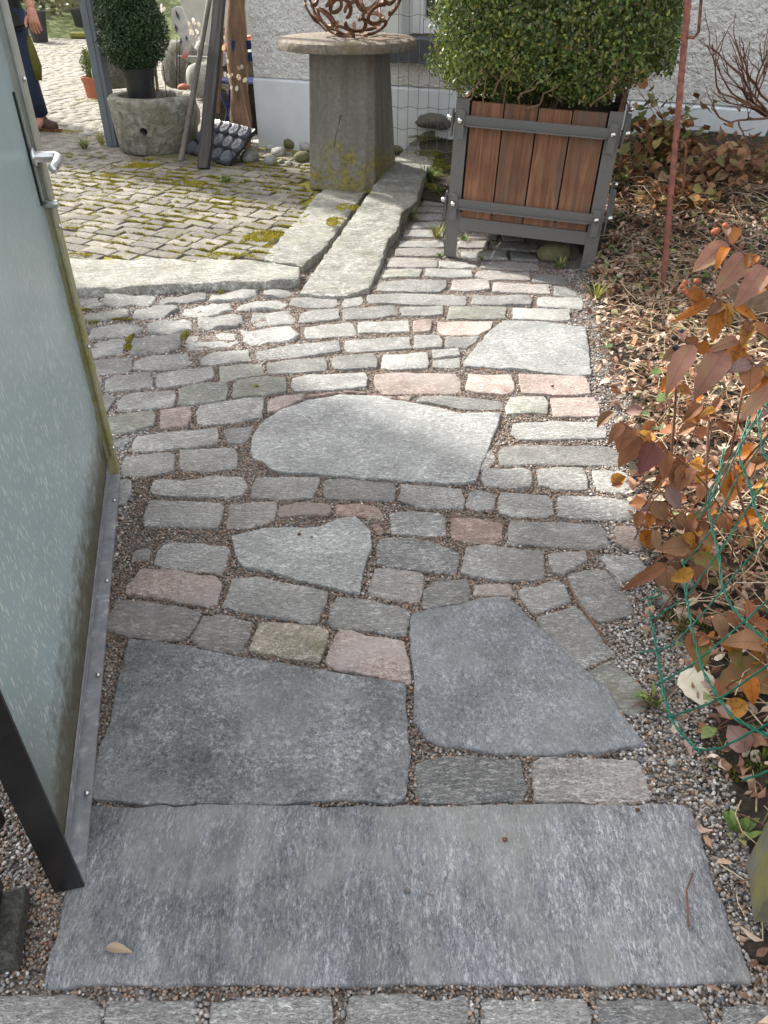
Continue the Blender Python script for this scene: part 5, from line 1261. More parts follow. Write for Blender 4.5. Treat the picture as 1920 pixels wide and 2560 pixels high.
for k in range(6):
    tw.tube([(rg.uniform(-.05, .05), rg.uniform(-.05, .05), -.1), (rg.uniform(-.15, .15), rg.uniform(-.15, .15), .2), (rg.uniform(-.3, .3), rg.uniform(-.3, .3), .6)], .014, 6, .006, False)
tw.build('branches', M['stake_wood'], bush, True)

# ------------------------------------------------------------------ gate
G0 = Vector((-.534, .68, 0)); G1 = Vector((-.836, 2.0, 0)); gd = (G1 - G0); GL = gd.length; ga = math.atan2(gd.y, gd.x)
gate = empty('garden_gate', (G0.x, G0.y, .012), ga, 'open frosted glass gate in a moss stained metal frame', 'gate')
# local: x along the gate to the free end, -y is the side facing the path
GH = 1.85
st_ = MB(); st_.box((GL - .022, .0, GH / 2), (.044, .038, GH)); st_.box((GL - .050, -.016, GH / 2 + .02), (.012, .006, GH - .1)); st_.build('closing_stile', M['gate_stile'], gate)
st_ = MB(); st_.box((.003, .0, GH / 2), (.006, .048, GH)); st_.box((.022, .016, GH / 2), (.034, .008, GH)); st_.build('hinge_stile', M['black_steel'], gate)
rl = MB(); rl.box((GL / 2 - .02, -.004, .004), (GL - .052, .040, .008)); rl.box((GL / 2 - .02, .012, .03), (GL - .052, .008, .043)); rl.build('bottom_rail', M['gate_rail'], gate)
rl = MB(); rl.box((GL / 2 - .02, 0, GH - .022), (GL - .052, .038, .044)); rl.build('top_rail', M['gate_stile'], gate)
bd = MB(); bd.box((GL / 2 - .02, .0005, .042), (GL - .06, .004, .009)); bd.box((GL / 2 - .02, .0005, .055), (GL - .06, .003, .004)); bd.build('glazing_bead', M['gate_rail'], gate)
MB().box((GL / 2 - .02, .006, GH / 2), (GL - .056, .006, GH - .08)).build('glass_panel', M['gate_glass'], gate)
def screw(x, y, z, nrm):
    m = MB(); m.lathe([(.0055, 0), (.0055, .004), (.004, .0075), (.0, .009)], 10)
    q = Vector(nrm).to_track_quat('Z', 'Y'); m.v = [tuple(q @ Vector(v) + Vector((x, y, z))) for v in m.v]
    m.build('screw', M['chrome'], gate, True)
for z in (.10, .42, .74, 1.06, 1.38): screw(GL - .046, -.019, z, (0, -1, 0))
for x in (.18, .48, .80, 1.16): screw(x, -.016, .008, (0, 0, 1))
lk = MB(); lk.box((GL - .083, .001, .92), (.007, .006, .24)); lk.build('lock_case', M['black_steel'], gate)
lk = MB(); lk.box((GL - .074, -.001, .92), (.005, .010, .24)); lk.build('lock_plate', M['satin'], gate)
ky = MB(); ky.lathe([(.009, 0), (.009, .030), (.008, .032), (0, .032)], 14)
ky.v = [(v[0] + GL - .075, -.004 - v[2], v[1] + .80) for v in ky.v]; ky.f = [f[::-1] for f in ky.f]; ky.build('key_cylinder', M['satin'], gate, True)
hd = MB(); hz_ = .905
hd.lathe([(.021, 0), (.021, .006), (.012, .008), (.0105, .05), (.0105, .056)], 16); hd.v = [(v[0] + GL - .075, -.004 - v[2], v[1] + hz_) for v in hd.v]; hd.f = [f[::-1] for f in hd.f]
hdl = hd.build('handle', M['satin'], gate, True)
lv = MB(); lv.tube([(GL - .070, -.052, hz_), (GL - .078, -.060, hz_), (GL - .095, -.064, hz_), (GL - .15, -.064, hz_ - .002), (GL - .190, -.060, hz_ - .004), (GL - .196, -.058, hz_ - .004)], [.009, .0115, .0115, .0105, .011, .008], 12, flat=.75); lv.build('lever', M['satin'], hdl, True)
# gate post with hinge at the lower left corner
gp = empty('gate_post', (-.662, .612, 0), ga - R(90), 'black steel gate post on a mossy stone foot', 'gate post')
MB().box((-.01, 0, 1.0), (.11, .09, 1.9), bevel=.003).build('post', M['black_steel'], gp)
ft = MB(); ft.box((.0, -.01, .005), (.145, .12, .075), bevel=.012); ft.build('foot', M['foot_stone'], gp)
hg = MB(); hg.lathe([(.018, .0), (.018, .09)], 12, (.075, .045, .22)); hg.box((.062, .045, .265), (.05, .012, .07)); hg.build('hinge', M['hinge_iron'], gp)

# ------------------------------------------------------------------ timber post, lower right corner
tp = empty('timber_post', (.668, .652, -.02), R(-14), 'mossy grey timber post at the lower right corner', 'post')
m = MB(); m.box((-.022, 0, .575), (.075, .10, 1.05), bevel=.005); m.box((.048, .002, .565), (.055, .09, 1.03), bevel=.004); m.build('shaft', M['mossy_timber'], tp)
fm_ = rock_mesh('moss_clump', .07, .03, .012, 31, .4, 3); o = obj('moss_clump', fm_, M['soil'], tp, (.0, -.075, .02))

# ------------------------------------------------------------------ steel post in the courtyard
sp_o = empty('steel_post', (-2.20, 6.84, CZ - .002), R(-20), 'tall blue grey steel post beside the stone trough', 'post')
m = MB(); m.box((0, 0, 1.5), (.10, .075, 3.0), bevel=.004); m.build('shaft', M['blue_steel'], sp_o)
m = MB(); m.box((.012, -.0405, 1.5), (.008, .006, 3.0)); m.build('rib', M['blue_steel'], sp_o)

# ------------------------------------------------------------------ stone trough with potted cone bush
TX, TY = -1.80, 6.72
def boolean_cut(o, cutter):
    md = o.modifiers.new('cut', 'BOOLEAN'); md.operation = 'DIFFERENCE'; md.object = cutter; md.solver = 'EXACT'
    dg = bpy.context.evaluated_depsgraph_get(); me = bpy.data.meshes.new_from_object(o.evaluated_get(dg))
    o.modifiers.clear(); o.data = me; bpy.data.objects.remove(cutter)
tm = MB(); tm.lathe([(0, 0), (.285, 0), (.305, .02), (.322, .18), (.332, .33), (.332, .375), (.318, .39), (.262, .392), (.248, .38), (.24, .26), (0, .25)], 44, wob=.012, seed=2)
trough = tm.build('stone_trough', M['trough'], None, True, (TX, TY, CZ - .002)); tag(trough, 'round hewn stone trough with a drain hole in its side', 'trough')
hole = MB(); hole.lathe([(.026, -.12), (.032, .12)], 12); q = Vector((.0, -1, 0)).to_track_quat('Z', 'Y')
hole.v = [tuple(q @ Vector(v) + Vector((-.02 + TX, -.30 + TY, .175 + CZ))) for v in hole.v]
hc_ = hole.build('cutter', M['trough']); bpy.context.view_layer.update(); boolean_cut(trough, hc_); smooth_angle(trough, 50)
ts = MB(); ts.lathe([(0, 0), (.245, 0)], 24, (TX, TY, CZ + .27)); 
tag(ts.build('trough_soil', M['soil']), 'dark soil filling the stone trough', 'soil', kind='stuff')

def plant_pot(name, loc, r0, r1, h, mat, label, rim=.012, cat='pot', soil=True, group=None):
    root = empty(name, loc, 0, label, cat, group)
    m = MB(); m.lathe([(0, 0), (r0, 0), (r1 - .004, h * .80), (r1 + rim * .4, h * .80), (r1 + rim, h), (r1 - .006, h), (r1 - .012, h * .8), (r0 * .8, .02), (0, .02)], 28)
    smooth_angle(m.build('body', mat, root), 35)
    if soil: m = MB(); m.lathe([(0, 0), (r1 - .010, 0)], 20, (0, 0, h * .86)); m.build('soil', M['soil'], root)
    return root
ppx = -1.87
plant_pot('plant_pot', (ppx, TY - .02, CZ + .27), .092, .118, .30, M['black_plastic'], 'black plastic pot standing in the stone trough')
def cone_bush(name, loc, prof, n, label, seed, pal, size=(.010, .018), cat='bush'):
    rng = np.random.default_rng(seed); root = empty(name, loc, 0, label, cat)
    zs = np.array([q[0] for q in prof]); rs = np.array([q[1] for q in prof])
    z = rng.uniform(zs[0], zs[-1], n); rr = np.interp(z, zs, rs); a = rng.uniform(0, 2 * np.pi, n)
    keep = rng.random(n) < (rr / rs.max()) ** 1.0; z, rr, a = z[keep], rr[keep], a[keep]
    lump = 1 + .12 * vnoise(np.cos(a) * 2.2 + 4, np.sin(a) * 2.2, z * 9 + seed) + .07 * vnoise(np.cos(a) * 6, np.sin(a) * 6, z * 24)
    f = 1 - rng.random(len(z)) ** 1.5 * .75
    P = np.stack([np.cos(a) * rr * f * lump, np.sin(a) * rr * f * lump, z], 1)
    N = np.stack([np.cos(a), np.sin(a), .35 + 0 * a], 1)
    C = pal[np.clip(rng.normal(1.3, .9, len(z)), 0, len(pal) - 1).astype(int)] * rng.uniform(.75, 1.2, (len(z), 1))
    obj('foliage', small_leaves('foliage', P, N, rng.uniform(size[0], size[1], len(z)), C, rng), M['leafgreen'], root)
    tk = MB(); tk.tube([(0, 0, zs[0] - .08), (.01, 0, zs[0] + .1), (0, .01, zs[-1] * .7)], .012, 6, .005); tk.build('stem', M['stake_wood'], root)
    return root
palD = np.array([(.022, .052, .018), (.03, .07, .024), (.045, .092, .03), (.07, .125, .04)])
cone_bush('box_cone', (ppx, TY - .02, CZ + .27 + .26), [(.02, .10), (.10, .215), (.2, .245), (.4, .235), (.65, .19), (.9, .12), (1.15, .02)], 70000, 'dark green cone of boxwood in the black pot', 5, palD, (.015, .026))
plant_pot('terracotta_pot', (-3.15, 9.42, CZ), .075, .098, .20, M['terracotta'], 'small terracotta pot holding a young bush on the courtyard paving', rim=.01)
cone_bush('young_bush', (-3.15, 9.42, CZ + .2), [(.0, .03), (.06, .075), (.15, .08), (.26, .02)], 1500, 'young green bush in the terracotta pot', 6, np.array([(.06, .10, .025), (.10, .15, .03), (.22, .24, .04), (.30, .28, .04)]), (.018, .03))

# columnar conifer added out of view on the left to shade the courtyard
cone_bush('shade_conifer', (-5.35, 9.25, CZ), [(.15, .30), (.8, .42), (2.0, .50), (3.4, .45), (4.6, .28), (5.6, .03)], 15000, 'dense columnar conifer added out of view at left to shade the courtyard', 12, palD, (.07, .13), 'tree')
# ------------------------------------------------------------------ things leaning and lying by the trough
def gpt(px, py, z): 
    u = (px - 960) / 1923; v = (py - 1280) / 1923; s_, c_ = math.sin(R(36)), math.cos(R(36)); k = (1.3 - z) / (s_ + v * c_)
    return Vector((u * k, (c_ - v * s_) * k, z))
# weathered plank
a = Vector((-1.315, 6.0, CZ)); b_ = Vector((-1.04, 7.14, 1.95)); d = (b_ - a); Lp = d.length
pk = MB(); V = []; Fs = []; rg = random.Random(12); ns = 14
for k in range(ns + 1):
    f = k / ns; w = .046 - .012 * f + rg.uniform(-.003, .003); th = .022
    if k == 0: w = .040
    off_ = rg.uniform(-.003, .003)
    for (x, y) in ((-w, -th), (-.004, -th * .55), (w, -th), (w, th), (-w, th)): V.append((x + off_, y, f * Lp))
for k in range(ns):
    for q in range(5): Fs.append([k * 5 + q, k * 5 + (q + 1) % 5, (k + 1) * 5 + (q + 1) % 5, (k + 1) * 5 + q])
Fs += [[4, 3, 2, 1, 0], [ns * 5 + q for q in range(5)]]
pk.raw(V, Fs); o = pk.build('weathered_plank', M['plank_dark']); o.location = a; o.rotation_mode = 'QUATERNION'; o.rotation_quaternion = d.to_track_quat('Z', 'Y')
tag(o, 'dark split weathered plank leaning, its reddish foot on the courtyard', 'plank')
pk = MB(); pk.tube([(-1.53, 6.25, CZ), (-1.40, 6.53, .55), (-1.277, 6.80, 1.05), (-1.08, 7.22, 1.80)], [.021, .020, .018, .017], 10)
tag(smooth_angle(pk.build('broom_pole', M['pole_wood'])), 'thin grey wooden pole leaning in front of the stone trough', 'pole')
lg = MB(); pts_ = []; rads = []
for k in range(12):
    f = k / 11; pts_.append((-1.16 + .10 * f + .008 * math.sin(k * 1.3), 6.78 + .35 * f, CZ + 2.1 * f)); rads.append(.082 + .012 * math.sin(k * 2.2) - .008 * f)
lg.tube(pts_, rads, 14); tag(smooth_angle(lg.build('timber_log', M['log'])), 'stout brown barkless log leaning at the house corner', 'log')
sp2 = MB(); sp2.box((0, 0, .30), (.05, .03, .6)); o = sp2.build('split_log', M['log']); o.location = (-1.36, 6.95, CZ + .22); o.rotation_euler = (R(-8), R(12), .3); tag(o, 'pale split piece of firewood behind the dark plank', 'firewood')

# black seed tray, upside down, leaning
A = Vector((-1.555, 6.50, CZ + .012)); B = Vector((-1.14, 6.05, CZ + .012)); Cc = Vector((-.986, 6.25, .245))
ex = (B - A).normalized(); ey = (Cc - B); ey = (ey - ex * ey.dot(ex)).normalized(); ez = ex.cross(ey)
if ez.z < 0: ez = -ez
TW_, TH_ = (B - A).length, .34
tray = empty('seed_tray', A, 0, 'black plastic plug tray turned over, leaning on the plank and log', 'plant tray'); tray.rotation_mode = 'QUATERNION'
tray.rotation_quaternion = Matrix((ex, ey, ez)).transposed().to_quaternion()
m = MB(); m.box((TW_ / 2, TH_ / 2, -.003), (TW_, TH_, .004)); m.box((TW_ / 2, .004, -.012), (TW_, .008, .022)); m.box((TW_ / 2, TH_ - .004, -.012), (TW_, .008, .022)); m.box((.004, TH_ / 2, -.012), (.008, TH_ - .02, .022)); m.box((TW_ - .004, TH_ / 2, -.012), (.008, TH_ - .02, .022)); m.build('tray_sheet', M['black_plastic'], tray)
nx_, ny_ = 5, 3
M['slot_grey'] = plain('slot_grey', (.16, .17, .19), .5)
M['plastic_rib'] = plain('tray_cups', (.075, .082, .10), .4, nscale=40, var=.2, spec=.45)
for i in range(nx_):
    for j in range(ny_):
        x = TW_ * (i + .5 + (.25 if j % 2 else 0) - .12) / nx_; y = TH_ * (j + .5) / ny_
        m = MB(); m.lathe([(.056, 0), (.049, .022), (.046, .025), (0, .025)], 16, (x, y, -.001)); cup = m.build('cup', M['plastic_rib'], tray); smooth_angle(cup, 35)
        m = MB(); m.box((x, y, .0255), (.066, .003, .002), rz=.6); m.box((x, y, .0258), (.066, .003, .002), rz=.6 + math.pi / 2); m.build('drain_slots', M['slot_grey'], cup)

# chainsaw on a heap behind the log
cs_p = und(598, 140, 6.45)
cs_o = empty('chainsaw', cs_p, R(-10), 'orange and grey chainsaw lying behind the log', 'chainsaw')
M['orange'] = plain('orange_plastic', (.80, .10, .015), .4, nscale=20, var=.06); M['grey_plastic'] = plain('grey_plastic', (.45, .45, .44), .5, nscale=20, var=.06)
m = MB(); m.box((.0, 0, -.02), (.30, .17, .15), bevel=.03); m.build('body', M['grey_plastic'], cs_o)
m = MB(); m.box((-.08, 0, .055), (.17, .15, .05), bevel=.015); m.build('cover', M['orange'], cs_o)
m = MB(); m.tube([(.10, .02, -.06), (.17, .0, -.05), (.215, 0, .02), (.20, 0, .10), (.15, 0, .145), (.08, 0, .13), (.05, .02, .07)], .017, 10); m.build('rear_handle', M['orange'], cs_o, True)
m = MB(); m.tube([(-.02, -.11, -.06), (-.03, -.12, .08), (-.03, -.02, .15), (-.03, .10, .10)], .012, 8); m.build('front_handle', M['black_plastic'], cs_o, True)
m = MB(); m.box((-.36, .02, -.04), (.46, .007, .065), bevel=.003); m.build('guide_bar', M['chrome'], cs_o)
# heap and chair beside the house corner
hp = rock_mesh('leaf_heap', .34, .45, .42, 8, .25, 3); o = obj('brush_heap', hp, M['soil'], None, (-1.18, 7.62, CZ + .2)); tag(o, 'dark heap of brush and leaves under the chainsaw', 'heap')
ch = empty('folding_chair', (-1.13, 7.05, CZ), R(35), 'dark blue folding garden chair half hidden behind the log', 'chair')
M['blue_paint'] = plain('dark_blue_paint', (.02, .035, .12), .4, nscale=20, var=.1)
for sx_ in (-.17, .17):
    m = MB(); m.tube([(sx_, -.2, 0), (sx_, .16, .44)], .011, 8); m.tube([(sx_ * .9, .2, 0), (sx_ * .9, -.02, .30), (sx_ * .9, -.20, .74)], .011, 8); m.build('leg_frame', M['blue_paint'], ch)
for k in range(5): MB().box((0, -.14 + .075 * k, .44), (.36, .055, .014)).build('seat_slat', M['blue_paint'], ch)
for k in range(2): MB().box((0, -.165 - .02 * k, .62 + .08 * k), (.33, .014, .06)).build('back_slat', M['blue_paint'], ch)
# pale slabs by the house corner
m = MB(); m.box((0, 0, 0), (.75, .6, .05), bevel=.008); o = m.build('concrete_slab', M['pebble_white']); o.location = (-1.10, 7.22, CZ - .002); o.rotation_euler = (0, 0, WA); tag(o, 'pale concrete slab on the ground at the house corner', 'slab')
m = MB(); m.box((0, 0, 0), (.62, .40, .03), bevel=.006); o = m.build('base_slab', M['rock_moss']); o.location = (-1.48, 6.45, CZ - .008); o.rotation_euler = (0, 0, WA + .08); tag(o, 'flat mossy slab on the ground in front of the trough', 'slab')

# grey shed wall behind
sh = empty('shed', (-1.35, 8.9, 0), WA, 'pale grey shed wall behind the leaning planks', 'shed')
MB().box((0, .6, 1.25), (1.5, 1.2, 2.4), bevel=.01).build('wall', M['render_grey'], sh); MB().box((0, .6, 2.5), (1.7, 1.4, .1)).build('roof', M['slate'], sh)
MB().box((-.755, .3, 1.2), (.05, .06, 2.2)).build('corner_board', M['mossy_timber'], sh)

# boulders behind the trough
def rock(px, py, zc, r, mat, seed, label, rough=.22, flat=(1, .9, .75), group=None, name='boulder', cat='boulder', zabs=None, sub=3):
    p = und(px, py, zc); z = p.z if zabs is None else zabs
    me = rock_mesh(name, r * flat[0], r * flat[1], r * flat[2], seed, rough, sub)
    o = obj(name, me, M[mat], None, (p.x, p.y, z)); o.rotation_euler = (0, 0, seed * .7)
    return tag(o, label, cat, group)
rock(455, 178, 6.75, .26, 'rock_dark', 3, 'big dark mossy boulder behind the stone trough', flat=(1, .7, .85))
rock(292, 185, 7.3, .22, 'rock_dark', 5, 'dark boulder between the steel post and the box cone', flat=(1, .7, .9))
rock(512, 150, 6.9, .13, 'pebble', 7, 'upright pale boulder seen between pole and plank', flat=(.9, .8, 1.1))
rock(503, 212, 6.5, .145, 'pebble', 9, 'rounded grey boulder right of the stone trough', flat=(.75, .8, 1.15))
rock(480, 290, 6.4, .11, 'pebble_white', 10, 'small white stone in the gap right of the trough', flat=(.5, .8, 1.2), name='stone', cat='stone')
rock(575, 185, 7.0, .16, 'rock_dark', 14, 'dark boulder under the chainsaw bar', flat=(1, .8, .7))
# stones along the house wall
STN = [(625, 399, .085, 'pebble', 1, 'large tan pebble at the left end of the row by the house'), (675, 408, .062, 'pebble', 2, 'flat tan pebble, front row near the leaning tray'),
       (674, 371, .036, 'pebble_white', 3, 'small egg shaped white pebble against the plinth'), (729, 366, .075, 'rock_moss', 4, 'tall olive green stone against the plinth'),
       (764, 372, .062, 'pebble_white', 5, 'white stone with dark flecks touching the pedestal'), (696, 386, .062, 'pebble', 6, 'grey stone in the middle of the pebble row'),
       (757, 400, .068, 'rock_moss', 7, 'dark olive stone at the foot of the pedestal'), (702, 404, .026, 'pebble', 8, 'tiny tan pebble in front of the grey stone'), (722, 410, .030, 'pebble', 9, 'tiny pebble near the dark olive stone'),
       (738, 393, .022, 'pebble', 10, 'smallest pebble between the olive stones')]
for (px, py, r, mt, sd, lb) in STN:
    p = gpt(px, py + 4, CZ); me = rock_mesh('pebble', r, r * .8, r * .72, sd + 40, .14, 2)
    o = obj('river_stone', me, M[mt], None, (p.x, p.y + .02, CZ + r * .32)); o.rotation_euler = (0, 0, sd); tag(o, lb, 'stone', 'rounded stones along the house plinth')
rock(1081, 305, 5.65, .15, 'rock_dark', 21, 'dark craggy rock behind the wire mesh', flat=(1.05, .7, .42), rough=.35)
rock(985, 372, 5.9, .13, 'rock_moss', 22, 'mossy stone wedged between pedestal and kerb end', flat=(1.2, .8, .35))
p = gpt(1388, 652, 0); me = rock_mesh('cobble', .085, .055, .062, 77, .10, 3); o = obj('cobble', me, M['rock_moss'], None, (p.x, p.y + .04, .025)); tag(o, 'green mossy cobble under the planter', 'stone')
for (px, py, r, sd, lb) in [(1578, 332, .055, 31, 'white stone between planter and rear wall'), (1760, 338, .03, 32, 'small white pebble, left of two at the rear wall'), (1832, 343, .034, 33, 'white pebble, right of two at the rear wall'), (1795, 350, .026, 34, 'grey pebble lying against the rear plinth')]:
    q = und(px, py, 4.95 if px > 1700 else 5.2); z = float(bed_z(q.x, q.y))
    o = obj('river_stone', rock_mesh('pebble', r, r * .8, r * .7, sd, .12, 2), M['pebble_white'], None, (q.x, q.y, z + r * .35)); tag(o, lb, 'stone', 'pale stones along the rear wall')
for (px, py, r, lb) in [(1655, 1510, .022, 'grey rounded stone beneath the green wire mesh'), (1712, 1470, .03, 'larger grey stone behind the green wire'), (1657, 1590, .0095, 'small pale grey pebble on the soil beside the green wire'), (1681, 1904, .011, 'pale oval pebble on the gravel beside the pink grey sett')]:
    q = gpt(px, py, .0); o = obj('river_stone', rock_mesh('pebble', r, r * .8, r * .75, int(px), .1, 2), M['pebble'], None, (q.x, q.y, float(bed_z(q.x, q.y)) + r * .4 + .004)); tag(o, lb, 'stone')

# wire mesh panel behind the pedestal
wm = empty('wire_mesh_panel', (.06, 6.02, .14), R(-14), 'thin grey square wire mesh standing between pedestal and bush', 'wire mesh')
M['wire'] = plain('galvanised_wire', (.20, .21, .22), .5, .6, nscale=50)
for k in range(10):
    m = MB(); x = .035 + k * .072; m.tube([(x, 0, -.02), (x + .004, .004, .5), (x - .003, 0, 1.35)], .0021, 5, None, False); m.build('wire', M['wire'], wm)
for k in range(10):
    z = .02 + k * .135; m = MB(); m.tube([(-.01 + .024 * j, .005 * math.sin(j * 1.4), z + .006 * math.sin(j * 1.05 + k)) for j in range(31)], .0021, 5, None, False); m.build('wire', M['wire'], wm)

# seed stalks (honesty), stake, ornament
M['seedpod'] = vcol_mat('papery_pods', .5, 0, .4, trans=.45, var=.1)
def q2(x, y): return 350 + x / 5.027, y / 5.027
def seed_stalk(pos, stems, pods, zc, label):
    root = empty('seed_stalk', pos, 0, label, 'dried plant')
    m = MB()
    for s_ in stems: m.tube([und(*q2(x, y), zc) - Vector(pos) for (x, y) in s_], .0028, 5, .0014, False)
    m.build('stalk', M['stake_wood'], root)
    rg = random.Random(len(pods))
    for (x, y) in pods:
        c_ = und(*q2(x, y), zc) - Vector(pos); r = rg.uniform(.012, .017); e = Euler((R(70) + rg.uniform(-.5, .5), rg.uniform(-.6, .6), rg.uniform(-.8, .8))).to_matrix()
        V = [c_ + e @ Vector((math.cos(k * .6283) * r, math.sin(k * .6283) * r * 1.3, 0)) for k in range(10)]
        cc = rg.choice([(.78, .74, .64), (.72, .64, .50), (.60, .46, .30), (.80, .77, .70)])
        obj('seed_pod', np_mesh('pod', np.array([tuple(v) for v in V]), [list(range(10))], np.tile(np.array(cc), (10, 1))), M['seedpod'], root)
seed_stalk(tuple(und(*q2(1440, 1900), 5.95)), [[(1440, 1900), (1350, 1450), (1250, 1000), (1190, 780), (1130, 640), (1100, 480)], [(1250, 1000), (1150, 940), (1070, 935)], [(1190, 780), (1100, 700)], [(1270, 900), (1285, 840)], [(1160, 650), (1240, 570)]],
           [(1080, 480), (1105, 463), (1150, 475), (1135, 545), (1165, 530), (1090, 580), (1050, 600), (1165, 590), (1240, 570), (1230, 650), (1100, 690), (1170, 710), (1100, 770), (1240, 855), (1280, 840), (1070, 935), (1110, 950), (1150, 945), (1240, 970), (1320, 1005), (1145, 1100), (1215, 1110)], 5.9, 'dried stalk with round papery seed pods in front of the log')
seed_stalk(tuple(und(*q2(480, 1080), 6.2)), [[(480, 1080), (440, 700), (330, 320), (270, 120)], [(330, 320), (220, 240)], [(300, 200), (190, 70)]],
           [(190, 60), (205, 130), (178, 85), (268, 70), (260, 130), (295, 115), (215, 250), (262, 300)], 6.15, 'dried seed stalk rising between box cone and oval ornament')
seed_stalk(tuple(und(*q2(560, 1090), 6.3)), [[(560, 1090), (600, 700), (690, 430), (660, 250)], [(690, 430), (735, 305)], [(690, 430), (800, 520)]],
           [(605, 300), (670, 250), (680, 285), (735, 305), (640, 350), (625, 400), (660, 410), (715, 395), (695, 450), (742, 480), (800, 530)], 6.25, 'dried seed stalk between oval ornament and grey pole')
m = MB(); m.tube([und(394, 226, 6.02), und(388, 170, 5.98), und(379, 90, 5.9), und(365, 0, 5.8), und(352, -80, 5.7)], [.013, .012, .012, .011, .01], 8); tag(smooth_angle(m.build('wooden_stake', M['stake_wood'])), 'thin crooked wooden stake in front of the box cone', 'stake')
for k, (xa, ya, xb, yb, lb) in enumerate([(318, 1110, 290, 820, 'short thin black rod just right of the black pot'), (433, 1080, 465, 470, 'thin black rod, left of the pair carrying the oval ornament'), (485, 1080, 490, 520, 'thin black rod, right of the pair carrying the oval ornament')]):
    m = MB(); m.tube([und(*q2(xa, ya), 6.12) + Vector((0, 0, -.1)), und(*q2(xb, yb), 6.08)], .0035, 6); tag(m.build('metal_rod', M['black_steel']), lb, 'rod')
# oval ornament
OUT = [(390, 200), (400, 110), (450, 75), (520, 90), (560, 180), (600, 330), (620, 520), (600, 680), (572, 740), (515, 730), (540, 650), (545, 560), (500, 470), (440, 360), (400, 280)]
P3 = [und(*q2(x, y), 6.08) for x, y in OUT]; cen = sum(P3, Vector()) / len(P3)
nv = Vector((.08, -.98, .1)).normalized()
orn = empty('oval_ornament', cen, 0, 'pale curved oval ornament with dark slots and a red lower end', 'ornament')
m = MB(); n_ = len(P3); V = [p - cen for p in P3] + [p - cen + Vector((0.004, .022, 0)) for p in P3]
m.raw(V, [list(range(n_))[::-1], [n_ + i for i in range(n_)]] + [[i, (i + 1) % n_, n_ + (i + 1) % n_, n_ + i] for i in range(n_)])
t = NT('painted_ornament'); sx = t.n("ShaderNodeSeparateXYZ"); t.l(t.n("ShaderNodeTexCoord").outputs["Object"], sx.inputs[0]); c = t.coord(rand=False); n1 = t.noise(c, 12, 4)
col = t.ramp(n1, [(.3, (.30, .285, .27)), (.7, (.46, .44, .41))]); col = t.mix(t.rng(t.math('ADD', sx.outputs[2], t.math('MULTIPLY', n1, .06)), -.07, -.14), col, (.45, .10, .075))
M['ornament'] = t.fin(col, .5); m.build('plate', M['ornament'], orn)
for (x, y, x2, y2, w) in [(445, 120, 495, 250, .012), (445, 300, 465, 410, .013), (512, 470, 515, 590, .010), (580, 440, 592, 520, .010)]:
    a_ = und(*q2(x, y), 6.072) - cen; b2 = und(*q2(x2, y2), 6.072) - cen; mid = (a_ + b2) / 2; sd = Vector((w, 0, 0))
    m = MB(); V = [a_, mid + sd, b2, mid - sd]; V = [v + Vector((0, -.002, 0)) for v in V] + [v + Vector((0, .004, 0)) for v in V]
    m.raw(V, [[0, 1, 2, 3], [7, 6, 5, 4], [0, 4, 5, 1], [1, 5, 6, 2], [2, 6, 7, 3], [3, 7, 4, 0]]); m.build('slot', M['black_plastic'], orn)
# brick fragment on the trough rim
o = obj('brick_fragment', rock_mesh('brick_fragment', .05, .035, .028, 91, .2, 2), M['terracotta'], None, tuple(und(457, 200, 6.12))); o.location.z = CZ + .402; tag(o, 'rusty brown brick fragment on the trough rim', 'brick')

# ------------------------------------------------------------------ far end of the courtyard
for (px, py, zc, r0, r1, h, lb) in [(102, 105, 13.4, .13, .17, .46, 'black nursery pot beside the walking person'), (216, 88, 14.2, .15, .20, .42, 'dark nursery pot half hidden by the steel post')]:
    p = gpt(px, py, CZ); plant_pot('nursery_pot', (p.x, p.y, CZ), r0, r1, h, M['black_plastic'], lb)
p = gpt(190, 80, CZ); m = MB(); m.box((0, 0, .36), (.42, .4, .74), bevel=.03); o = m.build('stone_block', M['rock_moss']); o.location = (p.x, p.y + .25, CZ - .01); tag(o, 'upright mossy stone block at the far end of the courtyard', 'stone block')
p = gpt(152, 70, CZ); o = obj('boulder', rock_mesh('boulder', .42, .3, .34, 17, .2, 3), M['moss_green'] if 'moss_green' in M else plain('bright_moss', (.14, .20, .03), .95, nscale=60, var=.4, bump=.6), None, (p.x, p.y + .2, CZ + .18)); tag(o, 'boulder covered with bright green moss at the far end', 'boulder')
p = gpt(140, 55, CZ); bk = empty('yellow_bucket', (p.x + .05, p.y + 1.2, CZ + .62), 0, 'yellow orange bucket on a dark block at the far end', 'bucket'); m = MB(); m.lathe([(0, 0), (.15, 0), (.19, .3), (.2, .31), (.18, .31), (.14, .03), (0, .03)], 20); smooth_angle(m.build('body', plain('yellow_plastic', (.55, .26, .02), .5), bk))
m = MB(); m.box((0, 0, .31), (.9, .5, .62), bevel=.03); o = m.build('stone_block', M['rock_dark']); o.location = (p.x, p.y + 1.2, CZ - .01); tag(o, 'low dark stone block carrying the yellow bucket', 'stone block')
m = MB(); pg = gpt(225, 97, CZ); m.tube([(pg.x - .35, pg.y + .05, CZ + .05), (pg.x, pg.y, CZ + .055), (pg.x + .5, pg.y + .1, CZ + .05)], .055, 10); tag(smooth_angle(m.build('mossy_log', plain('log_moss', (.16, .16, .04), .95, nscale=40, var=.4, bump=.5))), 'short mossy log lying before the dark pot', 'log')
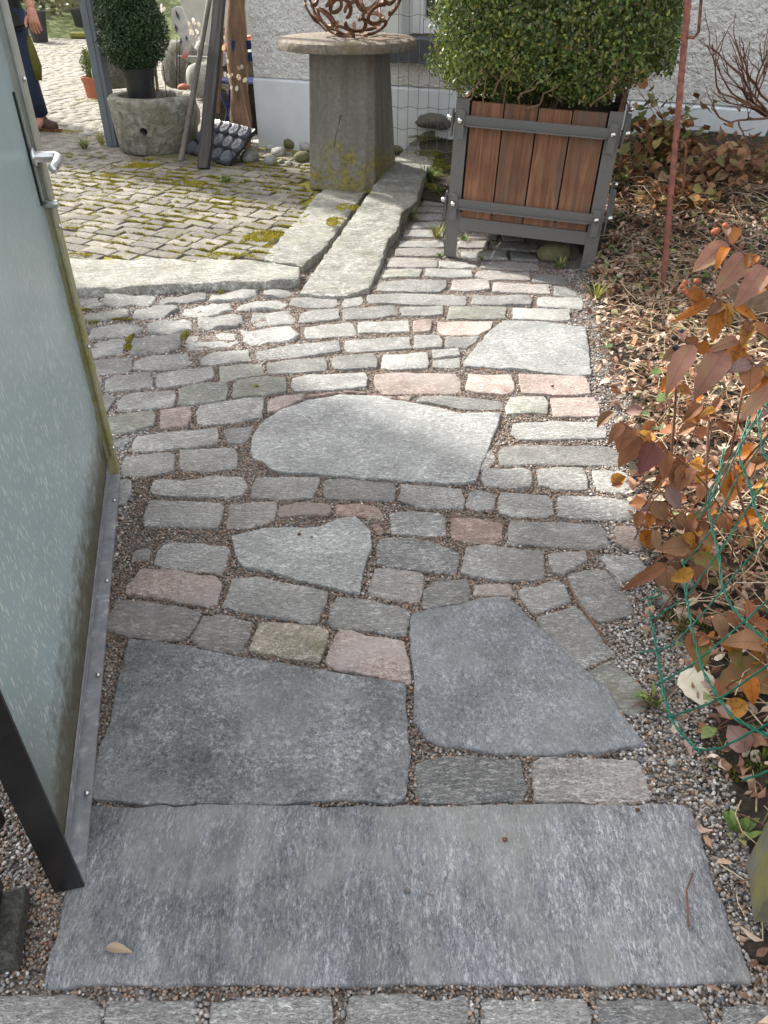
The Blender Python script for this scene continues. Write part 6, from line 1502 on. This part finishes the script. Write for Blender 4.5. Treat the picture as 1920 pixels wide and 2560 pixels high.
# lawn bank and hedge beyond
lv = MB(); lv.raw([(-14, 17.5, .02), (3, 15.5, .02), (3, 24, 2.2), (-14, 24, 2.2)], [[0, 1, 2, 3]]); tag(lv.build('lawn', plain('lawn_green', (.09, .11, .035), .95, nscale=6, var=.35, bump=.5)), kind='structure')
rng = np.random.default_rng(3); n = 9000; P = np.stack([rng.uniform(-16, -4.5, n), 18.5 + rng.normal(0, .5, n), rng.uniform(.0, 2.2, n)], 1)
hedge = empty('hedge', (-10, 18.5, 0), 0, 'dark brown green hedge at the far end of the courtyard', 'hedge')
palh = np.array([(.05, .055, .02), (.09, .075, .035), (.06, .045, .025), (.11, .11, .03)])
ho = obj('foliage', small_leaves('foliage', P - np.array([-10, 18.5, 0]), np.tile([0, -1, .4], (n, 1)), rng.uniform(.10, .2, n), palh[rng.integers(0, 4, n)], rng), M['leafgreen'], hedge)

# ------------------------------------------------------------------ person walking in the courtyard
def skin_mesh(name, verts, edges, radii, root=0, sub=2):
    me = bpy.data.meshes.new(name); me.from_pydata(verts, edges, []); o = bpy.data.objects.new(name, me); COL.objects.link(o)
    o.modifiers.new('skin', 'SKIN').use_smooth_shade = True
    for i, r in enumerate(radii):
        sv = me.skin_vertices[0].data[i]; sv.radius = (r, r) if not isinstance(r, tuple) else r; sv.use_root = (i == root)
    s_ = o.modifiers.new('s', 'SUBSURF'); s_.levels = sub; s_.render_levels = sub
    bpy.context.view_layer.update(); dg = bpy.context.evaluated_depsgraph_get(); m2 = bpy.data.meshes.new_from_object(o.evaluated_get(dg))
    bpy.data.objects.remove(o); m2.name = name
    m2.polygons.foreach_set("use_smooth", np.ones(len(m2.polygons), dtype=bool)); return m2
M['skin'] = plain('skin', (.48, .235, .18), .55, nscale=20, var=.12); M['coat'] = plain('dark_coat', (.022, .024, .02), .9, nscale=60, var=.3, bump=.2)
M['jeans'] = plain('jeans', (.018, .028, .06), .85, nscale=90, var=.3, bump=.2); M['boot'] = plain('brown_boot', (.07, .045, .028), .7, nscale=40, var=.3); M['olive'] = plain('olive_cloth', (.10, .095, .02), .85, nscale=40, var=.25)
PX, PY = -3.14, 7.45
per = empty('person', (PX, PY, CZ), 0, 'person in dark coat, jeans and brown boots walking behind the gate', 'person')
# local coordinates; figure faces -y, its left arm (+x) hangs beside the coat
V = [(0, 0, .93), (0, .01, 1.12), (0, .02, 1.34), (0, .02, 1.45), (0, -.005, 1.555), (0, .0, 1.665),
     (.10, 0, .88), (.125, -.05, .48), (.12, .07, .10), (.125, -.07, .05),
     (-.10, 0, .88), (-.12, -.04, .48), (-.13, .0, .10), (-.135, -.13, .05),
     (.17, .01, 1.38), (.26, .02, 1.12), (.315, -.10, .90), (-.17, .01, 1.38), (-.27, .03, 1.12), (-.30, -.06, .90)]
E = [(0, 1), (1, 2), (2, 3), (3, 4), (4, 5), (0, 6), (6, 7), (7, 8), (8, 9), (0, 10), (10, 11), (11, 12), (12, 13), (3, 14), (14, 15), (15, 16), (3, 17), (17, 18), (18, 19)]
Rd = [(.145, .11), (.13, .10), (.155, .11), (.06, .06), (.078, .088), (.082, .095), .09, .06, .045, .035, .09, .06, .045, .035, .06, .046, .034, .06, .046, .034]
body = obj('body', skin_mesh('body', V, E, Rd), M['skin'], per)
# clothing
ct = skin_mesh('coat', [(0, 0, .80), (0, 0, .95), (0, .01, 1.15), (0, .02, 1.38), (.18, .015, 1.40), (.265, .02, 1.13), (.305, -.075, .955), (-.18, .015, 1.40), (-.275, .03, 1.13), (-.30, -.05, .95)],
               [(0, 1), (1, 2), (2, 3), (3, 4), (4, 5), (5, 6), (3, 7), (7, 8), (8, 9)], [(.22, .17), (.205, .16), (.185, .15), (.17, .135), .085, .068, .058, .085, .068, .058], 1)
obj('coat', ct, M['coat'], per)
for sx_, pts_ in ((1, [(.10, 0, .90), (.125, -.05, .48), (.12, .06, .13)]), (-1, [(-.10, 0, .90), (-.12, -.04, .48), (-.13, 0, .13)])):
    m = MB(); m.tube([pts_[0], tuple((Vector(pts_[0]) + Vector(pts_[1])) / 2), pts_[1], tuple((Vector(pts_[1]) + Vector(pts_[2])) / 2), pts_[2]], [.115, .098, .085, .078, .072], 14); m.build('trouser_leg', M['jeans'], per, True)
def boot(x, y, yaw):
    m = skin_mesh('boot', [(0, .02, .16), (0, .03, .06), (0, -.06, .045), (0, -.16, .035)], [(0, 1), (1, 2), (2, 3)], [.062, .062, .05, .042], 1)
    o = obj('boot', m, M['boot'], per, (x, y, 0)); o.rotation_euler = (0, 0, yaw)
    s = MB(); s.prism([(-.045, .085), (.045, .085), (.05, -.04), (.045, -.17), (0, -.2), (-.045, -.17), (-.05, -.04)], -.004, .022); so = s.build('sole', M['rust'], o); return o
boot(.12, .06, R(70)); boot(-.13, 0, 0)
# hand: palm, four fingers and thumb as one surface
hV = [(.31, -.095, .93), (.32, -.115, .87), (.325, -.125, .83)]; hE = [(0, 1), (1, 2)]; hR = [.033, (.042, .026), (.044, .022)]
for k, (dx, ln) in enumerate([(-.036, .072), (-.012, .082), (.012, .078), (.035, .06)]):
    b0 = len(hV); bx, by, bz = .325 + dx, -.128, .815
    hV += [(bx, by, bz), (bx, by + .012, bz - ln * .5), (bx, by + .034, bz - ln * .95)]; hE += [(2, b0), (b0, b0 + 1), (b0 + 1, b0 + 2)]; hR += [.012, .0105, .0085]
b0 = len(hV); hV += [(.275, -.135, .85), (.262, -.15, .815), (.268, -.155, .785)]; hE += [(1, b0), (b0, b0 + 1), (b0 + 1, b0 + 2)]; hR += [.014, .012, .0095]
obj('hand', skin_mesh('hand', hV, hE, hR, 0, 2), M['skin'], per)
hd_ = MB(); hd_.lathe([(.074, 0), (.084, .03), (.084, .07), (.07, .11), (.04, .135), (0, .145)], 18, (0, 0, 1.60)); hr = hd_.build('hair', M['boot'], per, True); hr.location = (0, .022, .0)
for sx_ in (-.03, .03):
    e_ = MB(); e_.lathe([(0, -.009), (.009, 0), (0, .009)], 10, (sx_, -.072, 1.625)); e_.build('eye', M['black_plastic'], per, True)
ns_ = MB(); ns_.raw([(0, -.075, 1.63), (-.014, -.072, 1.585), (.014, -.072, 1.585), (0, -.10, 1.59)], [[0, 1, 3], [0, 3, 2], [1, 2, 3]]); ns_.build('nose', M['skin'], per)
m = MB(); m.tube([(.21, -.03, .72), (.225, -.05, .62), (.235, -.05, .50), (.22, -.04, .40)], [.02, .035, .042, .03], 10, flat=.4); m.build('cloth', M['olive'], per, True, label='olive green cloth hanging beside the leg')

# ------------------------------------------------------------------ rebar stake
rb = empty('rebar_stake', (1.325, 3.56, 0), 0, 'rust red ribbed steel bar with welded hooks in the bed', 'stake')
b0 = Vector((0, 0, -.05)); b1 = Vector((-.19, 0, 1.45)); d = b1 - b0
V = []; Fs = []; nr_ = 150; nn = 10
for k in range(nr_ + 1):
    f = k / nr_
    for q in range(nn):
        a_ = 2 * math.pi * q / nn; rib = .0016 * (math.sin(k * 1.45 + 2 * a_ / 2) > .35)
        V.append((math.cos(a_) * (.0128 + rib) + b0.x + d.x * f, math.sin(a_) * (.0128 + rib), b0.z + d.z * f))
for k in range(nr_):
    for q in range(nn): Fs.append([k * nn + q, k * nn + (q + 1) % nn, (k + 1) * nn + (q + 1) % nn, (k + 1) * nn + q])
MB().raw(V, Fs).build('bar', M['rebar'], rb, True)
def hook(z0_, z1_, out=.045):
    x0 = b0.x + d.x * ((z0_ + .05) / 1.5); x1 = b0.x + d.x * ((z1_ + .05) / 1.5)
    m = MB(); m.tube([(x1 + .005, -.012, z1_), (x1 + out * .6, -.014, z1_ - .002), (x1 + out, -.014, z1_ - .025), (x0 + out, -.014, z0_ + .02), (x0 + out * .7, -.014, z0_), (x0 + .005, -.012, z0_ + .004)], .0062, 8); m.build('hook', M['rust'], rb, True)
hook(.43, .66); hook(1.03, 1.36)

# ------------------------------------------------------------------ green fence wire
M['green_wire'] = plain('green_pvc_wire', (.006, .13, .085), .35, nscale=80, var=.25, spec=.5)
fw = empty('wire_fence', (.75, 1.3, 0), 0, 'loose curled green plastic coated wire mesh over the bed edge', 'wire fence')
FO = Vector((.75, 1.3, 0))
def resample(P, step):
    P = [Vector(p) for p in P]; out = []
    n_ = len(P)
    for i in range(n_ - 1):
        p0, p1, p2, p3 = P[max(i - 1, 0)], P[i], P[i + 1], P[min(i + 2, n_ - 1)]; k = max(2, int((p2 - p1).length / step))
        for q in range(k):
            t_ = q / k; out.append(.5 * ((2 * p1) + (p2 - p0) * t_ + (2 * p0 - 5 * p1 + 4 * p2 - p3) * t_ ** 2 + (3 * p1 - p0 - 3 * p2 + p3) * t_ ** 3))
    out.append(P[-1]); return out
for w in FENCE_TWISTED:
    C_ = resample(w, .006); m = MB()
    for ph in (0, math.pi):
        pts_ = []
        for i, p in enumerate(C_):
            dd = (C_[min(i + 1, len(C_) - 1)] - C_[max(i - 1, 0)]).normalized(); u = dd.cross(Vector((0, 0, 1))).normalized(); v_ = dd.cross(u); a_ = i * .45 + ph
            pts_.append(p - FO + (u * math.cos(a_) + v_ * math.sin(a_)) * .0021)
        m.tube(pts_, .0018, 5, None, True)
    m.build('twisted_strand', M['green_wire'], fw, True)
for w in FENCE_WAVY:
    C_ = resample(w, .006); m = MB(); pts_ = []
    for i, p in enumerate(C_):
        dd = (C_[min(i + 1, len(C_) - 1)] - C_[max(i - 1, 0)]).normalized(); u = dd.cross(Vector((0, 0, 1))).normalized(); pts_.append(p - FO + Vector((0, 0, 1)) * .0022 * math.sin(i * .9) + u * .0012 * math.sin(i * .9))
    m.tube(pts_, .0020, 5); m.build('wavy_wire', M['green_wire'], fw, True)

# ------------------------------------------------------------------ shrubs with big brown leaves
def big_leaf_mesh(L, W, seed):
    rg = random.Random(seed); V = []; Fs = []; n_ = 9; bend = rg.uniform(-.12, .22); tw_ = rg.uniform(-.3, .3); cup = rg.uniform(.25, .7)
    for i in range(n_ + 1):
        f = i / n_; w = W * .5 * (math.sin(math.pi * min(1, f ** .72)) ** .8 if 0 < f < 1 else 0) + (.0006 if f in (0, 1) else 0)
        w *= 1 + .07 * math.sin(i * 2.7 + seed)
        z = bend * L * math.sin(f * math.pi) - .08 * L * f * f
        for k, s_ in enumerate((-1, -.5, 0, .5, 1)):
            zz = z + cup * w * (abs(s_) ** 1.4) + tw_ * w * s_ * f + rg.uniform(-.02, .02) * w
            V.append((f * L, s_ * w, zz))
    for i in range(n_):
        for k in range(4): Fs.append([i * 5 + k, i * 5 + k + 1, (i + 1) * 5 + k + 1, (i + 1) * 5 + k])
    return V, Fs
LC = dict(m=(.34, .165, .115), o=(.50, .18, .03), y=(.50, .25, .05), b=(.28, .115, .05), w=(.21, .07, .06), p=(.33, .20, .17), t=(.30, .16, .08), g=(.24, .22, .05), n=(.22, .16, .06))
leafm = {}
for k, c_ in LC.items():
    t = NT('shrub_leaf_' + dict(m='mauve', o='orange', y='amber', b='brown', w='wine', p='pink', t='tan', g='green', n='olive')[k])
    co = t.coord(); n1 = t.noise(co, 28, 5, .6); n2 = t.noise(co, 120, 3)
    sx = t.n("ShaderNodeSeparateXYZ"); t.l(t.n("ShaderNodeTexCoord").outputs["Object"], sx.inputs[0])
    col = t.ramp(n1, [(.3, tuple(q * .72 for q in c_)), (.6, c_), (.8, tuple(min(1, q * 1.3) for q in c_))])
    col = t.mix(t.rng(t.math('ABSOLUTE', sx.outputs[1]), .0012, .0003), col, tuple(q * .6 for q in c_))
    ay = t.math('ABSOLUTE', sx.outputs[1]); vv = t.math('SINE', t.math('MULTIPLY', t.math('SUBTRACT', sx.outputs[0], t.math('MULTIPLY', ay, 1.3)), 620.0))
    col = t.mix(t.rng(vv, .82, 1.0, 0, .35), col, tuple(q * .55 for q in c_))
    if k == 'm': col = t.mix(t.rng(n1, .5, .68, 0, .6), col, (.22, .19, .07))
    if k in 'gn': col = t.mix(t.rng(n1, .45, .6), col, (.26, .12, .05))
    if k in 'oy': col = t.mix(t.rng(n2, .58, .66, 0, .8), col, (.14, .05, .02))
    hr = t.rng(t.objrand(), 0, 1, .75, 1.2); hc = t.n("ShaderNodeCombineColor"); [t.l(hr, hc.inputs[i]) for i in range(3)]
    col = t.mix(1.0, col, hc.outputs[0], 'MULTIPLY'); t.b.inputs["Specular IOR Level"].default_value = .3; t.fin(col, .55, t.bump(n2, .25, .002))
    tr = t.n("ShaderNodeBsdfTranslucent"); t.l(col, tr.inputs[0]); ms = t.n("ShaderNodeMixShader"); ms.inputs[0].default_value = .45 if k in 'oy' else .22
    t.l(t.b.outputs[0], ms.inputs[1]); t.l(tr.outputs[0], ms.inputs[2]); t.l(ms.outputs[0], t.out.inputs[0]); leafm[k] = t.m
SL = dict(top='shrub branch with mauve and orange leaves, highest at the right edge', mid='shrub branch with mauve leaves and three black berries', low='arching branch of drooping brown leaves over the path edge',
          edge='low shrub with tan and brown leaves spilling onto the gravel', front='low shrub with tan and green blotched leaves behind the green wire', dry='thin bare upright stems with a few brown leaves in the bed')
SB = dict(top=(1.08, 1.72), mid=(1.0, 1.9), low=(1.0, 1.86), edge=(.86, 1.75), front=(.86, 1.25), dry=(.9, 1.9))
M['stem'] = plain('reddish_stem', (.17, .08, .05), .65, nscale=60, var=.2); M['berry'] = plain('dark_berries', (.02, .02, .03), .35, nscale=20); M['red_berry'] = plain('orange_buds', (.38, .11, .05), .6, nscale=20)
sd = 0
for key, (stems, leaves) in SHRUBS.items():
    bx, by = SB[key]; bz = float(bed_z(bx, by)); O_ = Vector((bx, by, bz))
    root = empty('shrub', O_, 0, SL[key], 'shrub')
    for s_ in stems:
        P_ = [Vector(p) - O_ for p in s_]
        if key != 'dry' and len(P_) > 3:
            P_.append(Vector((P_[-1].x * .5, P_[-1].y * .5, P_[-1].z * .45))); P_.append(Vector((0, 0, -.01)))
        m = MB(); m.tube(resample(P_, .03), .0024 if key != 'dry' else .0032, 6, .0036); m.build('stem', M['stem'], root, True)
    rx = random.Random(len(key) * 7 + 3); extra = []
    for s_ in stems:
        if key == 'dry': continue
        C_ = resample([Vector(p) for p in s_], .028)
        for ip, p in enumerate(C_[1:]):
            if rx.random() < (.55 if key in ('edge', 'front') else .30):
                a_ = rx.uniform(0, 6.28); L = rx.uniform(.03, .055); extra.append((tuple(p), tuple(p + Vector((math.cos(a_) * L, math.sin(a_) * L * .6, -rx.uniform(.2, 1.0) * L + .01))), rx.uniform(.4, .7), rx.choice('obbtyb' if key in ('edge', 'front', 'low') else 'omobty')))
    if key in ('edge', 'front', 'mid'):
        for q in range(44):
            p = Vector((bx + rx.uniform(-.20, .30), by + rx.uniform(-.30, .45), 0)); p.z = float(bed_z(p.x, p.y)) + rx.uniform(.04, .22)
            a_ = rx.uniform(0, 6.28); L = rx.uniform(.03, .06); extra.append((tuple(p), tuple(p + Vector((math.cos(a_) * L, math.sin(a_) * L, -rx.uniform(.1, .9) * L))), rx.uniform(.4, .7), rx.choice('obbtyp')))
            if p.x > edge_x(p.y) + .04:
                m = MB(); m.tube([p - O_, (p + Vector((rx.uniform(-.03, .03), .03, -.06))) - O_, Vector((p.x + rx.uniform(-.05, .05), p.y + .05, float(bed_z(p.x, p.y)) - .01)) - O_], .0014, 5, .0022, False); m.build('stem', M['stem'], root)
    extra = [e for e in extra if e[0][0] > float(edge_x(e[0][1])) - .05]
    for (b3, t3, wr, ck) in leaves + extra:
        sd += 1; B3 = Vector(b3); T3 = Vector(t3); L = (T3 - B3).length
        # foreshortened leaves are a little longer than they look
        axis = (T3 - B3) + Vector((0, 0, -.15 * L)); axis.normalize()
        vw = (B3 - Vector((0, 0, 1.3))).normalized(); nz = (-vw + Vector((random.uniform(-.35, .35), random.uniform(-.3, .3), .35))); nz = (nz - axis * nz.dot(axis)).normalized(); ny = nz.cross(axis)
        V, Fs = big_leaf_mesh(L * 1.04, L * wr * 1.15, sd); me = bpy.data.meshes.new('leaf'); me.from_pydata(V, [], Fs); me.polygons.foreach_set("use_smooth", np.ones(len(Fs), dtype=bool)); me.materials.append(leafm[ck]); me.update()
        o = bpy.data.objects.new('leaf', me); link(o, root); o.location = B3 - O_; o.rotation_mode = 'QUATERNION'; o.rotation_quaternion = Matrix((axis, ny, nz)).transposed().to_quaternion()
    bs = {'mid': [(690, 1180, 1.76), (760, 1120, 1.76), (700, 1280, 1.76)], 'top': [(1100, 85, 1.70), (1130, 70, 1.70), (1215, 20, 1.70), (790, 690, 1.74), (800, 610, 1.74), (920, 595, 1.74), (775, 650, 1.74), (810, 720, 1.74)]}.get(key, [])
    for (x, y, zc) in bs:
        p = und(1520 + x / 4.1475, 560 + y / 4.1475, zc) - O_; m = MB(); m.lathe([(0, -.008), (.006, -.0045), (.0075, 0), (.006, .0045), (0, .008)], 10, tuple(p)); m.build('berry', M['berry'] if key == 'mid' else M['red_berry'], root, True)
# rusty bird silhouette lying in the bed
BO = [(1170, 700), (1235, 650), (1255, 610), (1310, 590), (1345, 640), (1420, 670), (1560, 650), (1720, 700), (1720, 920), (1560, 900), (1400, 860), (1300, 800), (1240, 730)]
P3 = [und(1520 + x / 4.1475, 560 + y / 4.1475, 3.08) for x, y in BO]; cen = sum(P3, Vector()) / len(P3); n_ = len(P3)
V = [p - cen for p in P3] + [p - cen + Vector((0, .006, .002)) for p in P3]
bd_ = MB().raw(V, [list(range(n_)), [n_ + i for i in range(n_)][::-1]] + [[(i + 1) % n_, i, n_ + i, n_ + (i + 1) % n_] for i in range(n_)]).build('metal_bird', M['corten'], None, False, cen); tag(bd_, 'flat rusty metal bird silhouette in the bed behind the shrub leaves', 'ornament')

# ------------------------------------------------------------------ bare shrub by the wall
bs = empty('bare_shrub', (2.34, 5.02, float(bed_z(2.34, 5.02)) - .02), 0, 'leafless twiggy shrub in front of the white wall', 'shrub')
tkm = MB(); tkm.tube([(0, 0, 0), (-.02, 0, .12), (.0, .0, .26)], [.06, .055, .04], 10); tkm.build('trunk', M['rock_dark'], bs, True)
brm = MB(); rg = random.Random(44)
def grow(p, d, L, r, lev):
    P_ = [p]; 
    for k in range(5):
        d = (d + Vector((rg.uniform(-.25, .25), rg.uniform(-.2, .2), rg.uniform(-.12, .2)))).normalized(); p = p + d * L / 5; P_.append(p)
    brm.tube(P_, r, 5, r * .5, False)
    if lev > 0:
        for k in range(3):
            i = rg.randrange(2, 6); grow(P_[i], (d + Vector((rg.uniform(-.7, .7), rg.uniform(-.5, .5), rg.uniform(-.4, .6)))).normalized(), L * .6, r * .6, lev - 1)
for k in range(7):
    a_ = rg.uniform(2.2, 4.2) if k < 6 else rg.uniform(0, 6.28); grow(Vector((0, 0, rg.uniform(.15, .26))), Vector((math.cos(a_), math.sin(a_) * .5, rg.uniform(-.05, .75))).normalized(), rg.uniform(.35, .55), .009, 2)
brm.build('branches', M['stem'], bs, True)

# ------------------------------------------------------------------ weeds and grass
def tuft(name, pos, n, L, w, spread, pal, label, cat, seed, group=None):
    rg = random.Random(seed); V = []; Fs = []; C_ = []
    for k in range(n):
        a_ = rg.uniform(0, 6.28); ln = L * rg.uniform(.5, 1.1); tilt = rg.uniform(.2, spread); c_ = np.array(rg.choice(pal)) * rg.uniform(.8, 1.15); b0 = len(V); r0 = rg.uniform(0, .02)
        for i in range(5):
            f = i / 4; rr = r0 + ln * math.sin(tilt * (.4 + .6 * f)) * f; z = ln * math.cos(tilt * f) * f * .8; ww = w * (1 - f) ** .6 * (.5 + f if f < .5 else 1)
            x, y = math.cos(a_) * rr, math.sin(a_) * rr; V += [(x - math.sin(a_) * ww, y + math.cos(a_) * ww, z), (x + math.sin(a_) * ww, y - math.cos(a_) * ww, z)]; C_ += [c_, c_]
        for i in range(4): Fs.append([b0 + 2 * i, b0 + 2 * i + 1, b0 + 2 * i + 3, b0 + 2 * i + 2])
    return tag(obj(name, np_mesh(name, np.array(V), Fs, np.array(C_)), M['litter'], None, pos), label, cat, group)
gp_ = [(.12, .19, .05), (.17, .24, .07), (.09, .14, .04), (.27, .27, .10)]; yp_ = [(.30, .27, .07), (.22, .24, .06), (.36, .28, .12)]
p = gpt(1065, 460, .02); tuft('grass_tuft', p, 240, .17, .005, 1.3, gp_, 'big green grass tuft at the kerb left of the planter', 'grass', 1)
p = gpt(1075, 395, .05); tuft('grass_tuft', p, 200, .16, .005, 1.3, gp_ + yp_, 'mossy grass tuft further back beside the planter', 'grass', 2)
p = gpt(1092, 440, .02); tuft('grass_tuft', p, 160, .14, .005, 1.3, gp_ + yp_, 'grass tuft close to the planter rear left corner', 'grass', 21)
p = gpt(1098, 490, .0); tuft('grass_tuft', p, 110, .10, .005, 1.3, gp_ + yp_, 'short grass tuft where the setts meet the bed', 'grass', 22)
p = gpt(1018, 548, .0); tuft('plantain', p, 34, .10, .008, 1.4, gp_, 'rosette of plantain leaves at the edge of the long kerb', 'weed', 3)
p = gpt(1092, 595, .0); tuft('weed', p, 46, .11, .004, 1.2, yp_ + gp_, 'yellowish weed by the front left planter foot', 'weed', 4)
p = gpt(1160, 600, .0); tuft('weed', p, 24, .05, .006, 1.3, gp_, 'small green weed under the planter near its left foot', 'weed', 5)
p = gpt(1098, 640, .0); tuft('weed', p, 14, .03, .006, 1.3, gp_, 'tiny weed in front of the left planter foot', 'weed', 6)
p = gpt(1205, 648, .0); tuft('weed', p, 14, .03, .006, 1.3, gp_, 'tiny weed in the shade before the planter', 'weed', 16)
p = gpt(212, 372, CZ); tuft('grass_tuft', p, 60, .12, .005, 1.3, yp_ + gp_, 'dry grass tuft left of the stone trough', 'grass', 7)
p = gpt(255, 364, CZ); tuft('weed', p, 40, .16, .004, .9, yp_, 'straggly reddish weed at the steel post foot', 'weed', 8)
p = gpt(567, 455, CZ); tuft('weed', p, 40, .07, .008, 1.4, gp_, 'low green weed in the courtyard joints before the tray', 'weed', 9)
p = gpt(1402, 668, .0); tuft('weed', p, 22, .07, .009, 1.2, gp_, 'dark green seedling beside the mossy cobble', 'weed', 10)
p = gpt(1490, 745, .02); tuft('grass_tuft', p, 16, .10, .004, .9, [(.30, .30, .06), (.20, .24, .06)], 'few yellow green grass blades at the bed edge', 'grass', 11)
p = gpt(1640, 1760, .0); tuft('weed', p, 18, .05, .009, 1.3, gp_ + [(.13, .09, .07)], 'small weed beside the lowest rounded path stone', 'weed', 12)
p = gpt(1845, 2090, .0); tuft('weed', p, 12, .045, .011, 1.3, gp_, 'bright green seedling near the timber post', 'weed', 13)
p = und(1660, 240, 4.6); p.z = float(bed_z(p.x, p.y)); 
# leafy clump behind the planter
rng = np.random.default_rng(66)
def leafy(name, c, r, n, size, pal, label, cat, seed, flat=.7):
    rg_ = np.random.default_rng(seed); P = rg_.normal(0, .45, (n, 3)) * np.array([r, r * .7, r * flat]); P[:, 2] = np.abs(P[:, 2]) + .02
    root = empty(name, c, 0, label, cat); me = leaf_cloud('foliage', P, rg_.uniform(size * .6, size * 1.3, n), np.array(pal)[rg_.integers(0, len(pal), n)] * rg_.uniform(.75, 1.15, (n, 1)), rg_, .9, .4, 1.2, .35); obj('foliage', me, M['litter'], root)
    m = MB(); rg = random.Random(seed)
    for k in range(14): m.tube([(rg.uniform(-.03, .03), rg.uniform(-.03, .03), -.02), (rg.uniform(-r, r) * .4, rg.uniform(-r, r) * .3, r * flat * .6), (rg.uniform(-r, r) * .8, rg.uniform(-r, r) * .5, r * flat * rg.uniform(.7, 1.5))], .003, 5, .0015, False)
    m.build('stems', M['stem'], root); return root
gb = [(.12, .15, .05), (.20, .20, .07), (.24, .12, .05), (.28, .15, .06), (.30, .26, .10), (.16, .08, .04)]
def leafy_at(px, py, zc, r, n, size, pal, label, seed, flat=.7):
    c = und(px, py, zc); c.z = float(bed_z(c.x, c.y)); return leafy('leafy_perennial', c, r, n, size, pal, label, 'plant', seed, flat)
leafy_at(1650, 345, 4.75, .34, 260, .075, gb, 'clump of yellowing leaves against the rear plinth', 1, .85)
leafy_at(1560, 400, 4.55, .22, 120, .07, gb, 'leafy clump directly right of the planter', 2, .8)
leafy_at(1850, 400, 4.4, .40, 300, .075, [(.26, .13, .07), (.32, .18, .10), (.20, .10, .06), (.22, .18, .08), (.36, .25, .15)], 'sprawling clump of withered brown leaves below the bare shrub', 3, .5)
leafy_at(1700, 450, 4.25, .26, 120, .07, gb[2:], 'low brown leafed clump behind the rebar stake', 4, .45)

# ------------------------------------------------------------------ small things lying on the paving
q = gpt(313, 2372, .008); V, Fs = big_leaf_mesh(.044, .015, 5); me = bpy.data.meshes.new('fallen_leaf'); me.from_pydata(V, [], Fs); me.materials.append(plain('pale_leaf', (.36, .27, .19), .7)); o = obj('fallen_leaf', me, None, None, (q.x - .03, q.y, .0125)); o.rotation_euler = (.1, 0, -.15); tag(o, 'small pale curled leaf on the front slab', 'leaf')
V, Fs = big_leaf_mesh(.115, .075, 9); me = bpy.data.meshes.new('fallen_leaf'); me.from_pydata(V, [], Fs); me.materials.append(plain('cream_leaf', (.62, .58, .46), .6)); q = gpt(1705, 1672, .02); o = obj('fallen_leaf', me, None, None, (q.x, q.y, float(bed_z(q.x, q.y)) + .025)); o.rotation_euler = (R(20), R(10), R(-60)); tag(o, 'large cream coloured dead leaf on the soil behind the wire', 'leaf')
def tw_(pts, r, mat, label, name='twig'):
    m = MB(); m.tube([gpt(x, y, z) for x, y, z in pts], r, 6, r * .7); tag(m.build(name, M[mat], None, True), label, 'twig')
tw_([(1721, 2316, .012), (1718, 2250, .013), (1716, 2226, .014), (1732, 2183, .013)], .0022, 'stem', 'short brown twig on the right part of the front slab')
tw_([(1416, 1447, .004), (1440, 1500, .004), (1485, 1560, .003), (1516, 1608, .003)], .0024, 'stem', 'reddish twig lying between two path stones')
tw_([(1064, 2232, .010), (1085, 2240, .010)], .0007, 'stem', 'tiny twig near the middle of the front slab')
for (px, py, r, mt, lb) in [(1018, 2228, .0062, 'rock_dark', 'dark round seed in the middle of the front slab'), (1262, 2100, .0055, 'rust', 'brown seed right of centre on the front slab'), (1594, 2026, .0055, 'rust', 'reddish berry at the back edge of the front slab'), (748, 1336, .006, 'rust', 'brown seed, left of two on the ragged slab'), (780, 1344, .004, 'rock_dark', 'black seed, right of two on the ragged slab'), (771, 1692, .003, 'rock_dark', 'black seed on the left slab'), (1381, 967, .008, 'rust', 'brown seed on the pink stone')]:
    q = gpt(px, py, .008); o = obj('seed', rock_mesh('seed', r, r * .8, r * .7, int(px), .15, 1), M[mt], None, (q.x, q.y, .009 + r * .2)); tag(o, lb, 'seed')
